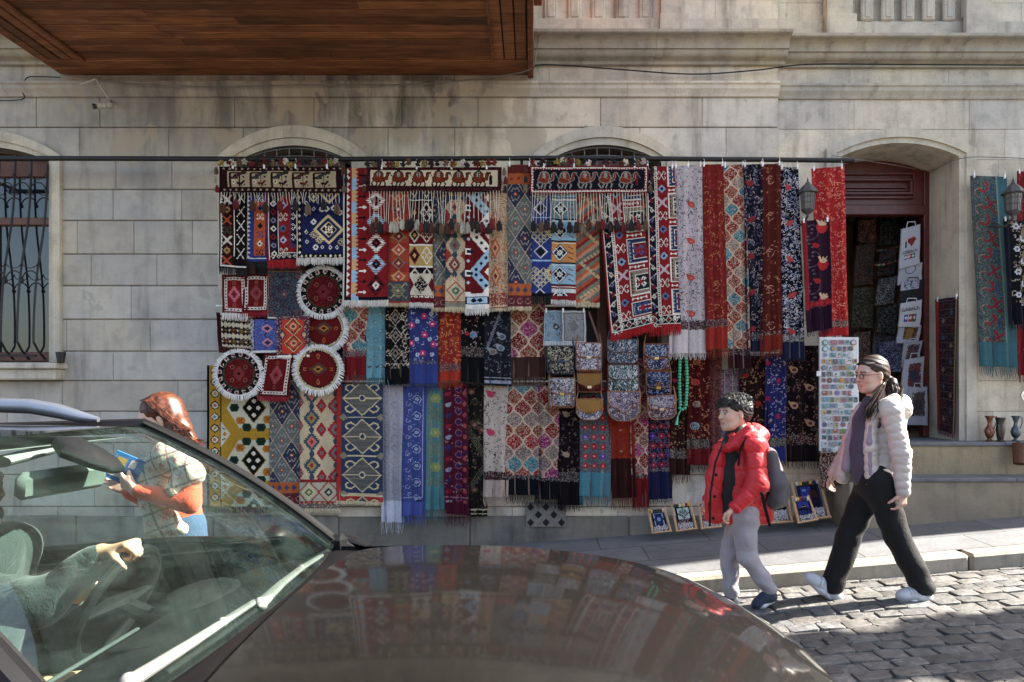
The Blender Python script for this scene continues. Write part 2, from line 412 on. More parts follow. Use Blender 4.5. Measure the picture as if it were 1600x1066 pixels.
# window & door surrounds (two stepped bands following the arch)
def surround(o, outer_hw, ycrown, yspr, ybot, parent, mat=STONE3, proud=.035, left=True, square=True):
    cx_, hw, ys, yc, yb = o
    mb = MB()
    def band(hwa, yca, ysa, hwb, ycb, ysb, out):
        A = arch_pts(cx_, hwa, ysa, yca, 18, ybot); B = arch_pts(cx_, hwb, ysb, ycb, 18, ybot)
        n = len(A)
        for i in range(n-1):
            q = [A[i], A[i+1], B[i+1], B[i]]
            vs = [(x, DW-out, z) for x, z in q]+[(x, DW+.05, z) for x, z in q]
            mb.add(vs, [(0, 1, 2, 3), (0, 4, 5, 1), (2, 6, 7, 3), (1, 5, 6, 2), (0, 3, 7, 4)], (1, 1, 1))
    mid = hw+(outer_hw-hw)*.38
    band(mid, yc-(yc-ycrown)*.38, ys-(ys-yspr)*.38, outer_hw, ycrown, yspr, proud)
    band(hw, yc, ys, mid, yc-(yc-ycrown)*.38, ys-(ys-yspr)*.38, proud-.022)
    return mb.build('surround', mat, parent)
surround(OPEN[0], 132, 203, 244, 566, BL)
surround(OPEN[1], 117, 198, 246, 566, BL)
surround(OPEN[2], 113, 199, 246, 566, BL)
surround(OPEN[3], 117, 200, 232, 692, BL, proud=.0)
sl_ = MB(); sl_.box(pxx(-200), DW-.13, pz(594), pxx(101), DW+.03, pz(577), .012); sl_.box(pxx(-200), DW-.17, pz(577), pxx(106), DW+.03, pz(568), .008); sl_.build('window_sill', STONE3, BL)
# ---- windows
GLASSW = NT("window_glass"); GLASSW.set(Base_Color=(.012, .014, .018), Roughness=.03, Specular_IOR_Level=.8, IOR=1.5); GLASSW = GLASSW.m
def window(px0, px1, pytop, pybot, cx_, hw, ysp, ycr, pm=None):
    """frame (> pane, sash) standing in the reveal; plus an iron grille"""
    D = DW+.2; k = DW/D
    X0, X1 = pxx(px0), pxx(px1); Z0, Z1 = pz(pybot), pz(pytop); zt = pz(pytop+62)
    m_ = MB()
    m_.box(X0, D-.03, Z0, X0+.09, D+.05, Z1, .006); m_.box(X1-.09, D-.03, Z0, X1, D+.05, Z1, .006)
    m_.box(X0+.09, D-.028, Z1-.09, X1-.09, D+.05, Z1+.12, .006); m_.box(X0+.09, D-.028, Z0, X1-.09, D+.05, Z0+.09, .006)
    m_.box(X0+.09, D-.035, pz(345), X1-.09, D+.05, pz(333), .006); xm = (X0+X1)/2
    m_.box(xm-.05, D-.032, Z0+.09, xm+.05, D+.05, pz(345), .006)
    fr = m_.build('window_frame', WOODW, BL)
    for a, b, c, d in ((X0+.09, xm-.05, Z0+.09, pz(345)), (xm+.05, X1-.09, Z0+.09, pz(345)), (X0+.09, X1-.09, pz(333), Z1-.09)):
        g = MB(); g.box(a, D, c, b, D+.012, d); g.build('pane', pm or GLASSW, fr)
WOODW = M("brown_window_wood", (.13, .042, .022), .45, 0, .25, 12, .1)
window(-150, 80, 252, 564, -35, 115, 0, 0); DKP = M('dark_matte_pane', (.012, .011, .012), .6); window(372, 548, 252, 618, 0, 0, 0, 0, DKP); window(855, 1031, 252, 618, 0, 0, 0, 0, DKP)  # panes behind the rugs are matte and near-black instead of reflective glass
dk = MB(); dk.box(pxx(340), DW+.31, pz(620), pxx(560), DW+.33, pz(215)); dk.box(pxx(820), DW+.31, pz(620), pxx(1050), DW+.33, pz(215)); dk.box(pxx(-180), DW+.31, pz(620), pxx(110), DW+.33, pz(215)); dk.build('window_back', M("dim_interior", (.02, .012, .011), .9), BL)
def grille(cx_, hw, top, bot, bulge):
    g = MB(); n = 9
    for i in range(n+1):
        px = cx_-hw+2*hw*i/n; X = pxx(px)*1.0
        r = 1-((px-cx_)/hw)**2; ztop = pz(top+ (1-r)*20)
        if bulge:
            pts = []
            for k in range(25):
                u = k/24; z = ztop+(pz(bot)-ztop)*u
                b = .05+.16*(1/(1+math.exp(-(u-.45)*9)))
                if u > .9: b = .05+.16*math.cos((u-.9)/.1*math.pi/2)
                pts.append((X-.02*(u), DW-b+.03, z))
            g.tube(pts, .010, 6)
        else:
            g.tube([(X, DW+.03, ztop+.0), (X, DW+.03, pz(bot))], .006, 5)
    if bulge:
        for u, b in ((.04, .05), (.985, .2)): g.box(pxx(cx_-hw), DW-b+.02, pz(top+(bot-top)*u)-.01, pxx(cx_+hw), DW-b+.045, pz(top+(bot-top)*u)+.01, .003)
        for py, b in ((262, .06), (402, .155)):
            for i in range(n):
                X0 = pxx(cx_-hw+2*hw*i/n); wd = 2*hw/n*DW/F
                pts = [(X0+wd/2-wd/2*math.cos(a), DW-b+.015, pz(py+40)+.085*math.sin(a)) for a in [R(15*k) for k in range(13)]]
                g.tube(pts, .006, 5); g.ball((X0, DW-b+.015, pz(py+40)), .02, 6, 5)
                pts = [(X0+wd/2-wd/2*math.cos(a), DW-b+.012, pz(py+28)-.06*math.sin(a)+.1) for a in [R(15*k) for k in range(13)]]
                g.tube(pts, .004, 5)
    else:
        A = arch_pts(cx_, hw, 252, top, 18); g.tube([(x, DW+.03, z) for x, z in A], .008, 5)
        A = arch_pts(cx_, hw-14, 252, top+12, 18); g.tube([(x, DW+.03, z) for x, z in A], .005, 5)
    return g.build('grille', BLACKM if bulge else M("grey_iron", (.12, .12, .12), .6), BL)
grille(-35, 112, 238, 562, True); grille(460, 88, 230, 330, False); grille(943, 88, 229, 330, False)
# ---- doorway: deep reveal, mahogany frame, fanlight panel, dark shop room
dr = MB(); D1 = 6.80
A = arch_pts(1409, 91.3, 243.3, 222.5, 18, 692); n = len(A)
vs = [(x, DW+.03, z) for x, z in A]+[(x, D1, z) for x, z in A]
dr.add(vs, [(i, i+1, n+i+1, n+i) for i in range(n-1)])
dr.build('door_reveal', STONE3, BL, smooth=True)
xl, xr = A[-1][0], A[0][0]; zfl = pz(689); ztr = ZC+(CY-332)*D1/F; ztop = pz(222)
df = MB()
df.box(xl, D1-.02, zfl, xl+.055, D1+.08, ztop-.02, .008); df.box(xr-.055, D1-.02, zfl, xr, D1+.08, ztop-.02, .008)
df.box(xl+.055, D1-.03, ztr-.03, xr-.055, D1+.08, ztr+.07, .008); df.box(xl+.055, D1+.0, ztr+.07, xr-.055, D1+.05, ztop+.05, .004)
for i_, (e, o_) in enumerate(((.10, .0), (.16, -.02), (.22, .01))):
    a, b, c, d = xl+.09+e*.6, xr-.09-e*.6, ztr+.07+e*.6, ztop-.02-e*1.1
    df.box(a, D1-.035+o_, c, b, D1-.015+o_, c+.022, .004); df.box(a, D1-.035+o_, d-.022, b, D1-.015+o_, d, .004)
    df.box(a, D1-.034+o_, c+.022, a+.022, D1-.015+o_, d-.022, .004); df.box(b-.022, D1-.034+o_, c+.022, b, D1-.015+o_, d-.022, .004)
df.build('door_frame', MAHOG, BL)
room = MB(); RX0, RX1, RD = xl-1.4, xr+1.2, 9.6
room.box(RX0, D1+.09, zfl-.1, RX1, RD, zfl); room.box(RX0, RD, zfl, RX1, RD+.05, zfl+3); room.box(RX0-.05, D1+.09, zfl, RX0, RD, zfl+3)
room.box(RX1, D1+.09, zfl, RX1+.05, RD, zfl+3); room.box(RX0, D1+.09, zfl+3, RX1, RD, zfl+3.05)
room.box(RX0, D1+.04, zfl, xl, D1+.088, zfl+3); room.box(xr, D1+.04, zfl, RX1, D1+.088, zfl+3); room.box(xl, D1+.085, ztr+.07, xr, D1+.1, zfl+3)
room.build('shop_room', M("dim_shop_plaster", (.5, .38, .28), .9, 0, .3, 3), BL)
# steps
STEPM = stone("step_stone", (.30, .25, .175), False)
st = MB(); SX0, SX1 = 2.736, 9.5
zl = ZC-.735; zu = ZC-.447
st.box(SX0, 5.87, -.3, SX1, DW+.1, zl-.035, .004, (.8, .8, .85)); st.box(SX0+.05, 6.12, zl-.03, SX1, D1+.1, zu-.035, .004, (1.05, 1., .9))
steps = st.build('steps', STEPM, BL)
st = MB(); x = SX0-.01
while x < SX1:
    L = rng.uniform(1.0, 1.5); st.box(x+.001, 5.85, zl-.035, x+L-.001, 6.2, zl, .006); x += L
x = SX0+.03
while x < SX1:
    L = rng.uniform(1.0, 1.5); st.box(x+.001, 6.10, zu-.035, x+L-.001, DW+.1, zu, .006); x += L
st.box(xl, DW+.1, zu-.04, xr, D1+.1, zu-.001)
st.build('tread', M("dark_tread_stone", (.11, .115, .125), .7, 0, .3, 9, .3), steps)
gr = MB(); gr.box(pxx(822), DW-.05, pz(822), pxx(884), DW-.036, pz(784), .003)
gr.build('vent_grate', M("grey_concrete_grate", (.16, .15, .135), .9, 0, .2, 20, .3), BL)
gh = MB()
for i in range(5):
    for j in range(3):
        if (i+j) % 2 == 0:
            x, z, s_ = pxx(829+12*i), pz(791+12*j), .034
            gh.add([(x-s_, DW-.0512, z), (x, DW-.0512, z-s_*1.1), (x+s_, DW-.0512, z), (x, DW-.0512, z+s_*1.1)], [(0, 1, 2, 3)])
gh.build('vent_hole', M("vent_dark", (.004, .004, .004), .9), BL)
# ---- projecting wooden bay above the pavement
zb = pz(118); X0, X1, Y0, Y1 = pxx(94.5), .02, 4.55, DW
bay = MB(); rng = random.Random(12)
def plank(x0, y0, x1, y1, z=zb, h=.02):
    tn = rng.uniform(.55, 1.25); bay.box(x0, y0, z, x1, y1, z+h, .004, (tn, tn*.98, tn*.95))
ins_l, ins_r = X0+.42, X1-.36
bay.box(X0, Y0, zb+.021, X1, Y1, zb+.06, 0, (.12, .12, .12))
yy = Y0+.02
while yy < Y1-.30:
    wd = .108
    x = ins_l
    cuts = [ins_l, ins_l+rng.uniform(.8, 2.8), ins_r]
    for a, b in zip(cuts, cuts[1:]): plank(a+.001, yy+.006, b-.001, yy+wd-.006)
    yy += wd
plank(X0+.02, Y1-.29, X1-.05, Y1-.16, zb-.004); plank(X0+.02, Y1-.155, X1-.05, Y1-.01, zb-.004)
for k in range(4): plank(X0+.02+.10*k, Y0, X0+.108+.10*k, Y1-.30, zb+(-.006 if k < 2 else 0))
for k in range(3): plank(ins_r+.01+.10*k, Y0, ins_r+.098+.10*k, Y1-.30)
bay.box(ins_l-.02, Y0, zb-.022, ins_l+.012, Y1-.30, zb-.002, .004, (.8, .8, .8)); bay.box(ins_r-.005, Y0, zb-.02, ins_r+.015, Y1-.30, zb-.002, .003, (.8, .8, .8))
soff = bay.build('bay_soffit', WOOD, BL)
bw = MB(); bw.box(X0+.001, Y0, zb+.061, X1+.0, Y1-.001, zb+3.2, .01); bw.box(X1-.05, Y0, zb-.03, X1+.0, Y1-.001, zb+.02, .006, (.8, .7, .7)); bw.box(X1+.001, Y0-.02, zb+.30, X1+.07, Y1-.6, zb+.5, .006)
bw.box(X0-.0, Y0-.03, zb-.03, X1, Y0-.001, zb+.12, .006)
bw.build('bay_wall', WOOD, BL)
# ---------------------------------------------------------------- the other side of the street (seen in the window panes and paintwork)
OB = empty('low_house', (-4, -13, zroad(-4)), 'low plastered house across the street with a tiled roof, behind the viewer', 'building')
PLS = M("ochre_plaster", (.32, .26, .19), .9, 0, .2, 3, .2)
m = MB(); m.box(-16, -20, -2.0, 7, -13, 2.9); m.build('wall', PLS, OB)
m = MB(); m.add([(-16.4, -12.6, 2.85), (7.4, -12.6, 2.85), (7.4, -16.5, 4.4), (-16.4, -16.5, 4.4), (-16.4, -20.4, 2.85), (7.4, -20.4, 2.85)], [(0, 1, 2, 3), (3, 2, 5, 4), (0, 3, 4), (1, 5, 2)]); m.build('roof', M("red_tiles", (.20, .07, .045), .85, 0, .3, 20, .5, 12), OB)
for x in (-13, -9.5, -6, -2.5, 1, 4.5):
    m = MB(); m.box(x-.5, -13.05, .9, x+.5, -12.98, 2.2, .01); wn = m.build('window', WOODW, OB); m = MB(); m.box(x-.42, -13.06, .98, x+.42, -12.96, 2.12); m.build('pane', GLASSW, wn)
LEAFM = NT("leaf_green"); _t = LEAFM.n("Attribute", attribute_name="knot"); LEAFM.set(Base_Color=_t.outputs['Color'], Roughness=.6); LEAFM = LEAFM.m
BARK = M("grey_bark", (.10, .08, .065), .9, 0, .3, 20, .6, 30)
def tree(name, label, x, y, H, crown, seed, leaves=2600, lo=.34):
    rg = random.Random(seed); z0 = zroad(max(-16, min(16, x))); root = empty(name, (x, y, z0), label, 'tree'); m = MB(); tips = []
    def branch(p, d, L, r, lv):
        q = p+d*L*.5+Vector((rg.gauss(0, .05), rg.gauss(0, .05), 0))*L; e = p+d*L; m.tube([p, q, e], [r, r*.85, r*.65], 7); 
        if lv >= 3: tips.append(e)
        if lv < 5:
            for _ in range(3 if lv < 4 else 2):
                nd = (d+Vector((rg.gauss(0, .55), rg.gauss(0, .55), rg.gauss(.1, .3)))).normalized(); branch(e, nd, L*rg.uniform(.6, .8), r*.6, lv+1)
    branch(Vector((x, y, z0-.1)), Vector((0, 0, 1)), H*lo, .13, 1); m.build('trunk', BARK, root, smooth=True)
    if leaves:
        lm = MB()
        for i in range(leaves):
            c = rg.choice(tips); p = c+Vector((rg.gauss(0, crown), rg.gauss(0, crown), rg.gauss(0, crown*.8))); s = rg.uniform(.06, .12); a = Vector((rg.gauss(0, 1), rg.gauss(0, 1), rg.gauss(0, 1))).normalized(); b = a.orthogonal().normalized(); g_ = rg.uniform(.5, 1.3)
            lm.add([p-a*s, p+b*s*.6, p+a*s, p-b*s*.6], [(0, 1, 2, 3)], (.05*g_, .085*g_, .025*g_))
        lm.build('crown', LEAFM, root)
    return root
tree('bare_tree', 'bare winter tree across the street in front of the low house', -7.2, -9.5, 5.4, .3, 3, 0)
tree('bare_tree', 'second bare tree further down the street', -12.0, -9.0, 5.0, .3, 8, 0)
# unseen evergreen added at right, crown shaped to throw ragged shade on the setts
tx, ty = 7.75, 3.95; root = empty('added_shade_tree', (tx, ty, zroad(tx)), 'leafy evergreen tree added out of view to the right to shade the setts', 'tree'); rg = random.Random(5)
m = MB(); z0 = zroad(tx); BLOB = [((7.35, 4.22, 4.35), (1.25, .33, .42)), ((8.3, 3.52, 4.15), (1.25, .25, .36)), ((6.6, 4.12, 3.5), (.55, .22, .22)), ((8.9, 4.1, 4.6), (.8, .40, .5)), ((8.3, 2.75, 4.3), (1.2, .30, .42))]
m.tube([(tx, ty, z0-.1), (tx+.05, ty, z0+1.4), (tx, ty, z0+2.6), (tx+.1, ty, z0+3.4)], [.15, .12, .10, .07], 9)
for c, r in BLOB: m.tube([(tx, ty, z0+2.2), ((tx+c[0])/2, (ty+c[1])/2, c[2]-.4), c, (c[0]-r[0]*.6, c[1], c[2])], [.07, .05, .03, .01], 6); m.tube([(c[0], c[1], c[2]), (c[0]+r[0]*.7, c[1]+.1, c[2]+.1)], [.03, .01], 5)
m.build('trunk', BARK, root, smooth=True); lm = MB()
for c, r in BLOB:
    for i in range(int(5200*r[0]*r[1]/.4)):
        d = Vector((rg.gauss(0, 1), rg.gauss(0, 1), rg.gauss(0, 1))).normalized()*rg.random()**.4*rg.uniform(.8, 1.12); p = Vector((c[0]+d.x*r[0], c[1]+d.y*r[1]*(1+.35*math.sin(d.x*9+c[0])), c[2]+d.z*r[2])); s = rg.uniform(.07, .13)
        a = Vector((rg.gauss(0, 1), rg.gauss(0, 1), rg.gauss(0, 1))).normalized(); b = a.orthogonal().normalized(); g_ = rg.uniform(.5, 1.3); lm.add([p-a*s, p+b*s*.6, p+a*s, p-b*s*.6], [(0, 1, 2, 3)], (.05*g_, .085*g_, .025*g_))
lm.build('crown', LEAFM, root)
# ---------------------------------------------------------------- textiles: each knot of the weave is one small face with its own colour
CS = .0072; SPX = 1/(F/DW*CS)       # cells per photo px at the wall
def C(h):
    c = np.array(srgb(h), 'f')**1.2*.92; k = .12+(.14 if c[2] > c[0]*1.3 else 0); return c*(1-k)+c.mean()*k
class Cv:
    def __init__(s, w, h, bg):
        s.w, s.h = w, h; s.W, s.H = max(3, int(round(w*SPX))), max(3, int(round(h*SPX)))
        s.a = np.zeros((s.H, s.W, 3), 'f'); s.a[:] = C(bg)
        s.kx, s.ky = s.W/w, s.H/h
        s.X, s.Y = np.meshgrid((np.arange(s.W)+.5)/s.kx, (np.arange(s.H)+.5)/s.ky)
    def win(s, x0, y0, x1, y1):
        a, b = max(0, int(x0*s.kx)-1), min(s.W, int(x1*s.kx)+2); c, d = max(0, int(y0*s.ky)-1), min(s.H, int(y1*s.ky)+2)
        return (slice(c, max(c, d)), slice(a, max(a, b)))
    def put(s, sl, m, c): s.a[sl][m] = C(c) if isinstance(c, str) else c
    def rect(s, x0, y0, x1, y1, c):
        m = (s.X >= x0) & (s.X < x1) & (s.Y >= y0) & (s.Y < y1); s.a[m] = C(c); return s
    def frame(s, i, t, c): s.rect(i, i, s.w-i, i+t, c); s.rect(i, s.h-i-t, s.w-i, s.h-i, c); s.rect(i, i, i+t, s.h-i, c); s.rect(s.w-i-t, i, s.w-i, s.h-i, c); return s
    def dia(s, cx, cy, rx, ry, c, step=0):
        sl = s.win(cx-rx, cy-ry, cx+rx, cy+ry); X, Y = s.X[sl], s.Y[sl]
        u = np.abs(X-cx)/rx; v = np.abs(Y-cy)
        if step: v = np.floor(v/step)*step
        s.put(sl, u+v/ry < 1, c); return s
    def dring(s, cx, cy, rx, ry, t, c):
        sl = s.win(cx-rx, cy-ry, cx+rx, cy+ry); X, Y = s.X[sl], s.Y[sl]
        q = np.abs(X-cx)/rx+np.abs(Y-cy)/ry; s.put(sl, (q < 1) & (q > 1-t/min(rx, ry)*1.2), c); return s
    def line(s, x0, y0, x1, y1, t, c):
        t = max(t, .75/s.kx*.9); sl = s.win(min(x0, x1)-t, min(y0, y1)-t, max(x0, x1)+t, max(y0, y1)+t); X, Y = s.X[sl], s.Y[sl]
        dx, dy = x1-x0, y1-y0; L = dx*dx+dy*dy+1e-6
        k = np.clip(((X-x0)*dx+(Y-y0)*dy)/L, 0, 1); s.put(sl, (X-x0-k*dx)**2+(Y-y0-k*dy)**2 < (t/2)**2, c); return s
    def pl(s, pts, t, c):
        for a, b in zip(pts, pts[1:]): s.line(*a, *b, t, c)
        return s
    def el(s, cx, cy, rx, ry, c, ring=0):
        sl = s.win(cx-rx, cy-ry, cx+rx, cy+ry); q = np.hypot((s.X[sl]-cx)/rx, (s.Y[sl]-cy)/ry)
        s.put(sl, (q < 1) & (q > (1-ring/min(rx, ry) if ring else -1)), c); return s
    def poly(s, pts, c):
        xs = [p[0] for p in pts]; ys = [p[1] for p in pts]; sl = s.win(min(xs), min(ys), max(xs), max(ys)); X, Y = s.X[sl], s.Y[sl]
        m = np.zeros(X.shape, bool)
        for (xa, ya), (xb, yb) in zip(pts, pts[1:]+pts[:1]):
            if ya == yb: continue
            m ^= ((ya > Y) != (yb > Y)) & (X < (xb-xa)*(Y-ya)/(yb-ya)+xa)
        s.put(sl, m, c); return s
    def arc(s, cx, cy, r, a0, a1, t, c, n=7, gr=1.0):
        pts = [(cx+r*(1+(gr-1)*i/n)*math.cos(a0+(a1-a0)*i/n), cy+r*(1+(gr-1)*i/n)*math.sin(a0+(a1-a0)*i/n)) for i in range(n+1)]
        return s.pl(pts, t, c)
    def teeth(s, x0, y0, x1, y1, n, d, c):
        """row of triangles along a line, pointing to its left side by d"""
        dx, dy = (x1-x0)/n, (y1-y0)/n; L = math.hypot(dx, dy); nx, ny = -dy/L*d, dx/L*d
        for i in range(n): s.poly([(x0+dx*i, y0+dy*i), (x0+dx*(i+1), y0+dy*(i+1)), (x0+dx*(i+.5)+nx, y0+dy*(i+.5)+ny)], c)
        return s
    def speck(s, cols, dens, rg, x0=0, y0=0, x1=None, y1=None):
        sl = s.win(x0, y0, x1 or s.w, y1 or s.h); sh = s.X[sl].shape
        r = rg.random(sh)
        for i, c in enumerate(cols): s.put(sl, (r > i*dens/len(cols)) & (r < (i+1)*dens/len(cols)), c)
        return s
    def dirt(s, rg, k=.08):
        s.a *= (1+k*(rg.random((s.H, s.W, 1))-.5)*2).astype('f'); return s
    def star(s, cx, cy, r, c, c2=None):
        s.dia(cx, cy, r, r, c); q = r*.62; s.rect(cx-q, cy-q, cx+q, cy+q, c)
        if c2: s.dia(cx, cy, r*.45, r*.45, c2)
        return s
    def hook(s, cx, cy, r, c, t=1.2):
        """ram's-horn motif"""
        for sx in (-1, 1):
            for sy in (-1, 1):
                s.pl([(cx, cy), (cx+sx*r*.55, cy+sy*r*.9), (cx+sx*r, cy+sy*r*.55), (cx+sx*r*.7, cy+sy*r*.25)], t, c)
        return s
    def serr(s, cx, cy, r, ry, c, c2, c3, n=4):
        """stepped (serrated) medallion"""
        for i in range(-n, n+1):
            k = 1-abs(i)/(n+.6); y = cy+i*ry/n; hh = ry/n*.5
            s.rect(cx-r*k, y-hh*.75, cx+r*k, y+hh*.75, c); s.line(cx-r*k-1.5, y, cx+r*k+1.5, y, 1.2, c)
        s.dia(cx, cy, r*.62, ry*.62, c2); s.dia(cx, cy, r*.3, ry*.3, c3); return s
    def scrolls(s, cols, n, rg, r=(2, 4.5), t=1., x0=0, y0=0, x1=None, y1=None):
        x1 = x1 or s.w; y1 = y1 or s.h
        for _ in range(int(n)):
            x, y = rg.uniform(x0, x1), rg.uniform(y0, y1); a = rg.uniform(0, 6.28); c = cols[int(rg.integers(len(cols)))]
            if rg.random() < .62: s.arc(x, y, rg.uniform(*r), a, a+rg.uniform(2, 4.6)*(1 if rg.random() < .5 else -1), t, c, 6, .45)
            else: s.el(x, y, .9, .9, c)
        return s
    def pais(s, x, y, r, c, c2=None, flip=1, ring=None):
        s.el(x, y, r, r*.8, c); s.poly([(x+flip*r*.5, y-r*.7), (x-flip*r*.2, y-r*1.0), (x-flip*r*1.5, y-r*1.15), (x-flip*r*1.1, y-r*.1), (x-flip*r*.6, y+r*.3)], c) if r > 3 else None
        if c2: s.el(x, y, r*.5, r*.4, c2)
        return s
    def flower(s, x, y, r, c, c2):
        for k in range(6): s.el(x+r*.6*math.cos(k*1.047), y+r*.6*math.sin(k*1.047), r*.42, r*.42, c)
        s.el(x, y, r*.3, r*.3, c2); return s
# ---- pattern library (everything in photo px, w x h)
def ogee(c, a, b, cols, line, rg, x0=0, y0=0, y1=None, fill=True):
    y1 = y1 or c.h; m = (c.Y >= y0) & (c.Y < y1); X = (c.X-x0)/a; Y = (c.Y-y0)/b
    i = np.round(X/1.).astype(int); best = np.zeros(X.shape, int); edge = np.ones(X.shape)*9
    for k in (-1, 0, 1):
        j = i+k; off = (np.abs(j) % 2)*1.0; ph = (Y-off); rr = np.round(ph/2)*2
        hwid = .5+.5*np.cos(np.pi*(ph-rr)); d = np.abs(X-j)-hwid*1.0
        inn = d < 0; best = np.where(inn, (j*3+(rr/2).astype(int)*1+off.astype(int)*5+1000), best); edge = np.minimum(edge, np.abs(d))
    CC = np.array([C(x) for x in cols]); ids = (((best-1000)//1) % len(cols))
    # colour by column parity for readable vertical chains
    j = np.floor(X+.5).astype(int); col = CC[ids]
    r = rg.random(X.shape); sp = (r < .28) & fill; col[sp] = col[sp]*.35+np.array([.5, .42, .34])*.5
    sp = (r > .9) & fill; col[sp] *= .35
    col[edge < .11] = C(line); c.a[m] = col[m].astype('f'); return c
def lattice(c, rx, ry, fills, line, rg, motif='#c8a078', x0=None, t=1.4):
    cx0 = c.w/2 if x0 is None else x0; k = 0; j0 = -1
    while (j0)*ry < c.h+ry:
        for i in range(-int(c.w/rx)-2, int(c.w/rx)+3):
            if (i+j0) % 2: continue
            cx, cy = cx0+i*rx, j0*ry; f = fills[(i+3*j0+(i//2)) % len(fills)]
            c.dia(cx, cy, rx, ry, f); dark = C(f).mean() < .12
            hk = '#a9a294' if dark else '#7d8590'
            for sy in (-1, 1):
                c.pl([(cx-rx*.42, cy+sy*ry*.15), (cx-rx*.2, cy+sy*ry*.45), (cx, cy+sy*ry*.3), (cx+rx*.2, cy+sy*ry*.45), (cx+rx*.42, cy+sy*ry*.15)], 1, hk)
            c.el(cx, cy, rx*.2, ry*.13, '#a2432f'); c.el(cx, cy, rx*.1, ry*.07, motif)
            c.pl([(cx-rx, cy), (cx, cy-ry), (cx+rx, cy), (cx, cy+ry), (cx-rx, cy)], t, line)
        j0 += 1
    return c
def sdia(c, cx, cy, rx, ry, col, n=6, o=None):
    """diamond with saw-toothed edge"""
    c.dia(cx, cy, rx, ry, col)
    for sx in (-1, 1):
        for sy in (-1, 1):
            for k in range(n):
                u = (k+.5)/n; x, y = cx+sx*rx*u, cy+sy*ry*(1-u); q = rx*.16
                c.poly([(x-sx*rx/n*.6, y-0*sy), (x+sx*q, y+sy*q*.2), (x, y+sy*ry/n*.7)], o or col)
    return c
def tooth_frame(c, i, t, bg, fg, p=5):
    c.frame(i, t, bg); n = max(2, int((c.h-2*i)/p))
    c.teeth(i, i, i, c.h-i, n, -t*.9, fg); c.teeth(c.w-i, c.h-i, c.w-i, i, n, -t*.9, fg)
    n = max(2, int((c.w-2*i)/p)); c.teeth(c.w-i, i, i, i, n, -t*.9, fg); c.teeth(i, c.h-i, c.w-i, c.h-i, n, -t*.9, fg); return c
def motifs_col(c, x, y0, y1, step, r, cols, kinds='xsh'):
    k = 0; y = y0+step/2
    while y < y1:
        q = kinds[k % len(kinds)]; cc = cols[k % len(cols)]
        if q == 'x':
            c.line(x-r, y-r, x+r, y+r, r*.5, cc); c.line(x-r, y+r, x+r, y-r, r*.5, cc); c.dia(x, y, r*.6, r*.6, cc)
        elif q == 's': c.star(x, y, r, cc, '#20263f')
        elif q == 'h': c.hook(x, y, r*1.1, cc, 1.1)
        elif q == 'd': c.dia(x, y, r, r, cc); c.dia(x, y, r*.5, r*.5, '#1a1a22')
        elif q == 'b': c.line(x-r, y, x+r, y, 1.1, cc); c.el(x-r, y, r*.4, r*.55, cc); c.el(x+r, y, r*.4, r*.55, cc)
        y += step; k += 1
    return c
def shawl(w, h, body, solid, band=None, bh=9, sh=26, patt=None, seed=0):
    """body pattern above, woven band, plain end"""
    c = Cv(w, h, body); rg = np.random.default_rng(seed)
    if patt: patt(c, rg)
    if sh: c.rect(0, h-sh, w, h, solid)
    if band and bh:
        c.rect(0, h-sh-bh, w, h-sh, band); c.speck(['#8a8078', '#3a3038'], .45, rg, 0, h-sh-bh, w, h-sh)
    rg2 = np.random.default_rng(seed+1); c.dirt(rg2, .10)
    return c
KN = knotmat("woven_knots"); KS = knotmat("soft_shawl_weave", .85, .2, 1200, .12)
THREAD = M("knotted_threads", (.85, .85, .85), .95, 0, .15, 60, knot=True)
CLIPM = M("white_clip", (.7, .7, .7), .4)
def DD(D, u): return D[0]+(D[1]-D[0])*u if isinstance(D, tuple) else D
def warp(q, D, u, v):
    """bilinear px quad -> world; q = TL,TR,BL,BR"""
    (ax, ay), (bx, by), (cx_, cy_), (dx, dy) = q; D = DD(D, u)
    px = (ax*(1-u)+bx*u)*(1-v)+(cx_*(1-u)+dx*u)*v; py = (ay*(1-u)+by*u)*(1-v)+(cy_*(1-u)+dy*u)*v
    return (px-CX)/F*D, ZC+(CY-py)/F*D
def folds(u, v, n, amp, ph):
    return amp*(.35+.65*v)*(np.sin(2*np.pi*n*u+ph+.8*v)+.35*np.sin(2*np.pi*(n*2.3)*u+ph*2-1.3*v))+amp*.5*np.sin(3.1*v+ph)
NTEX = 0
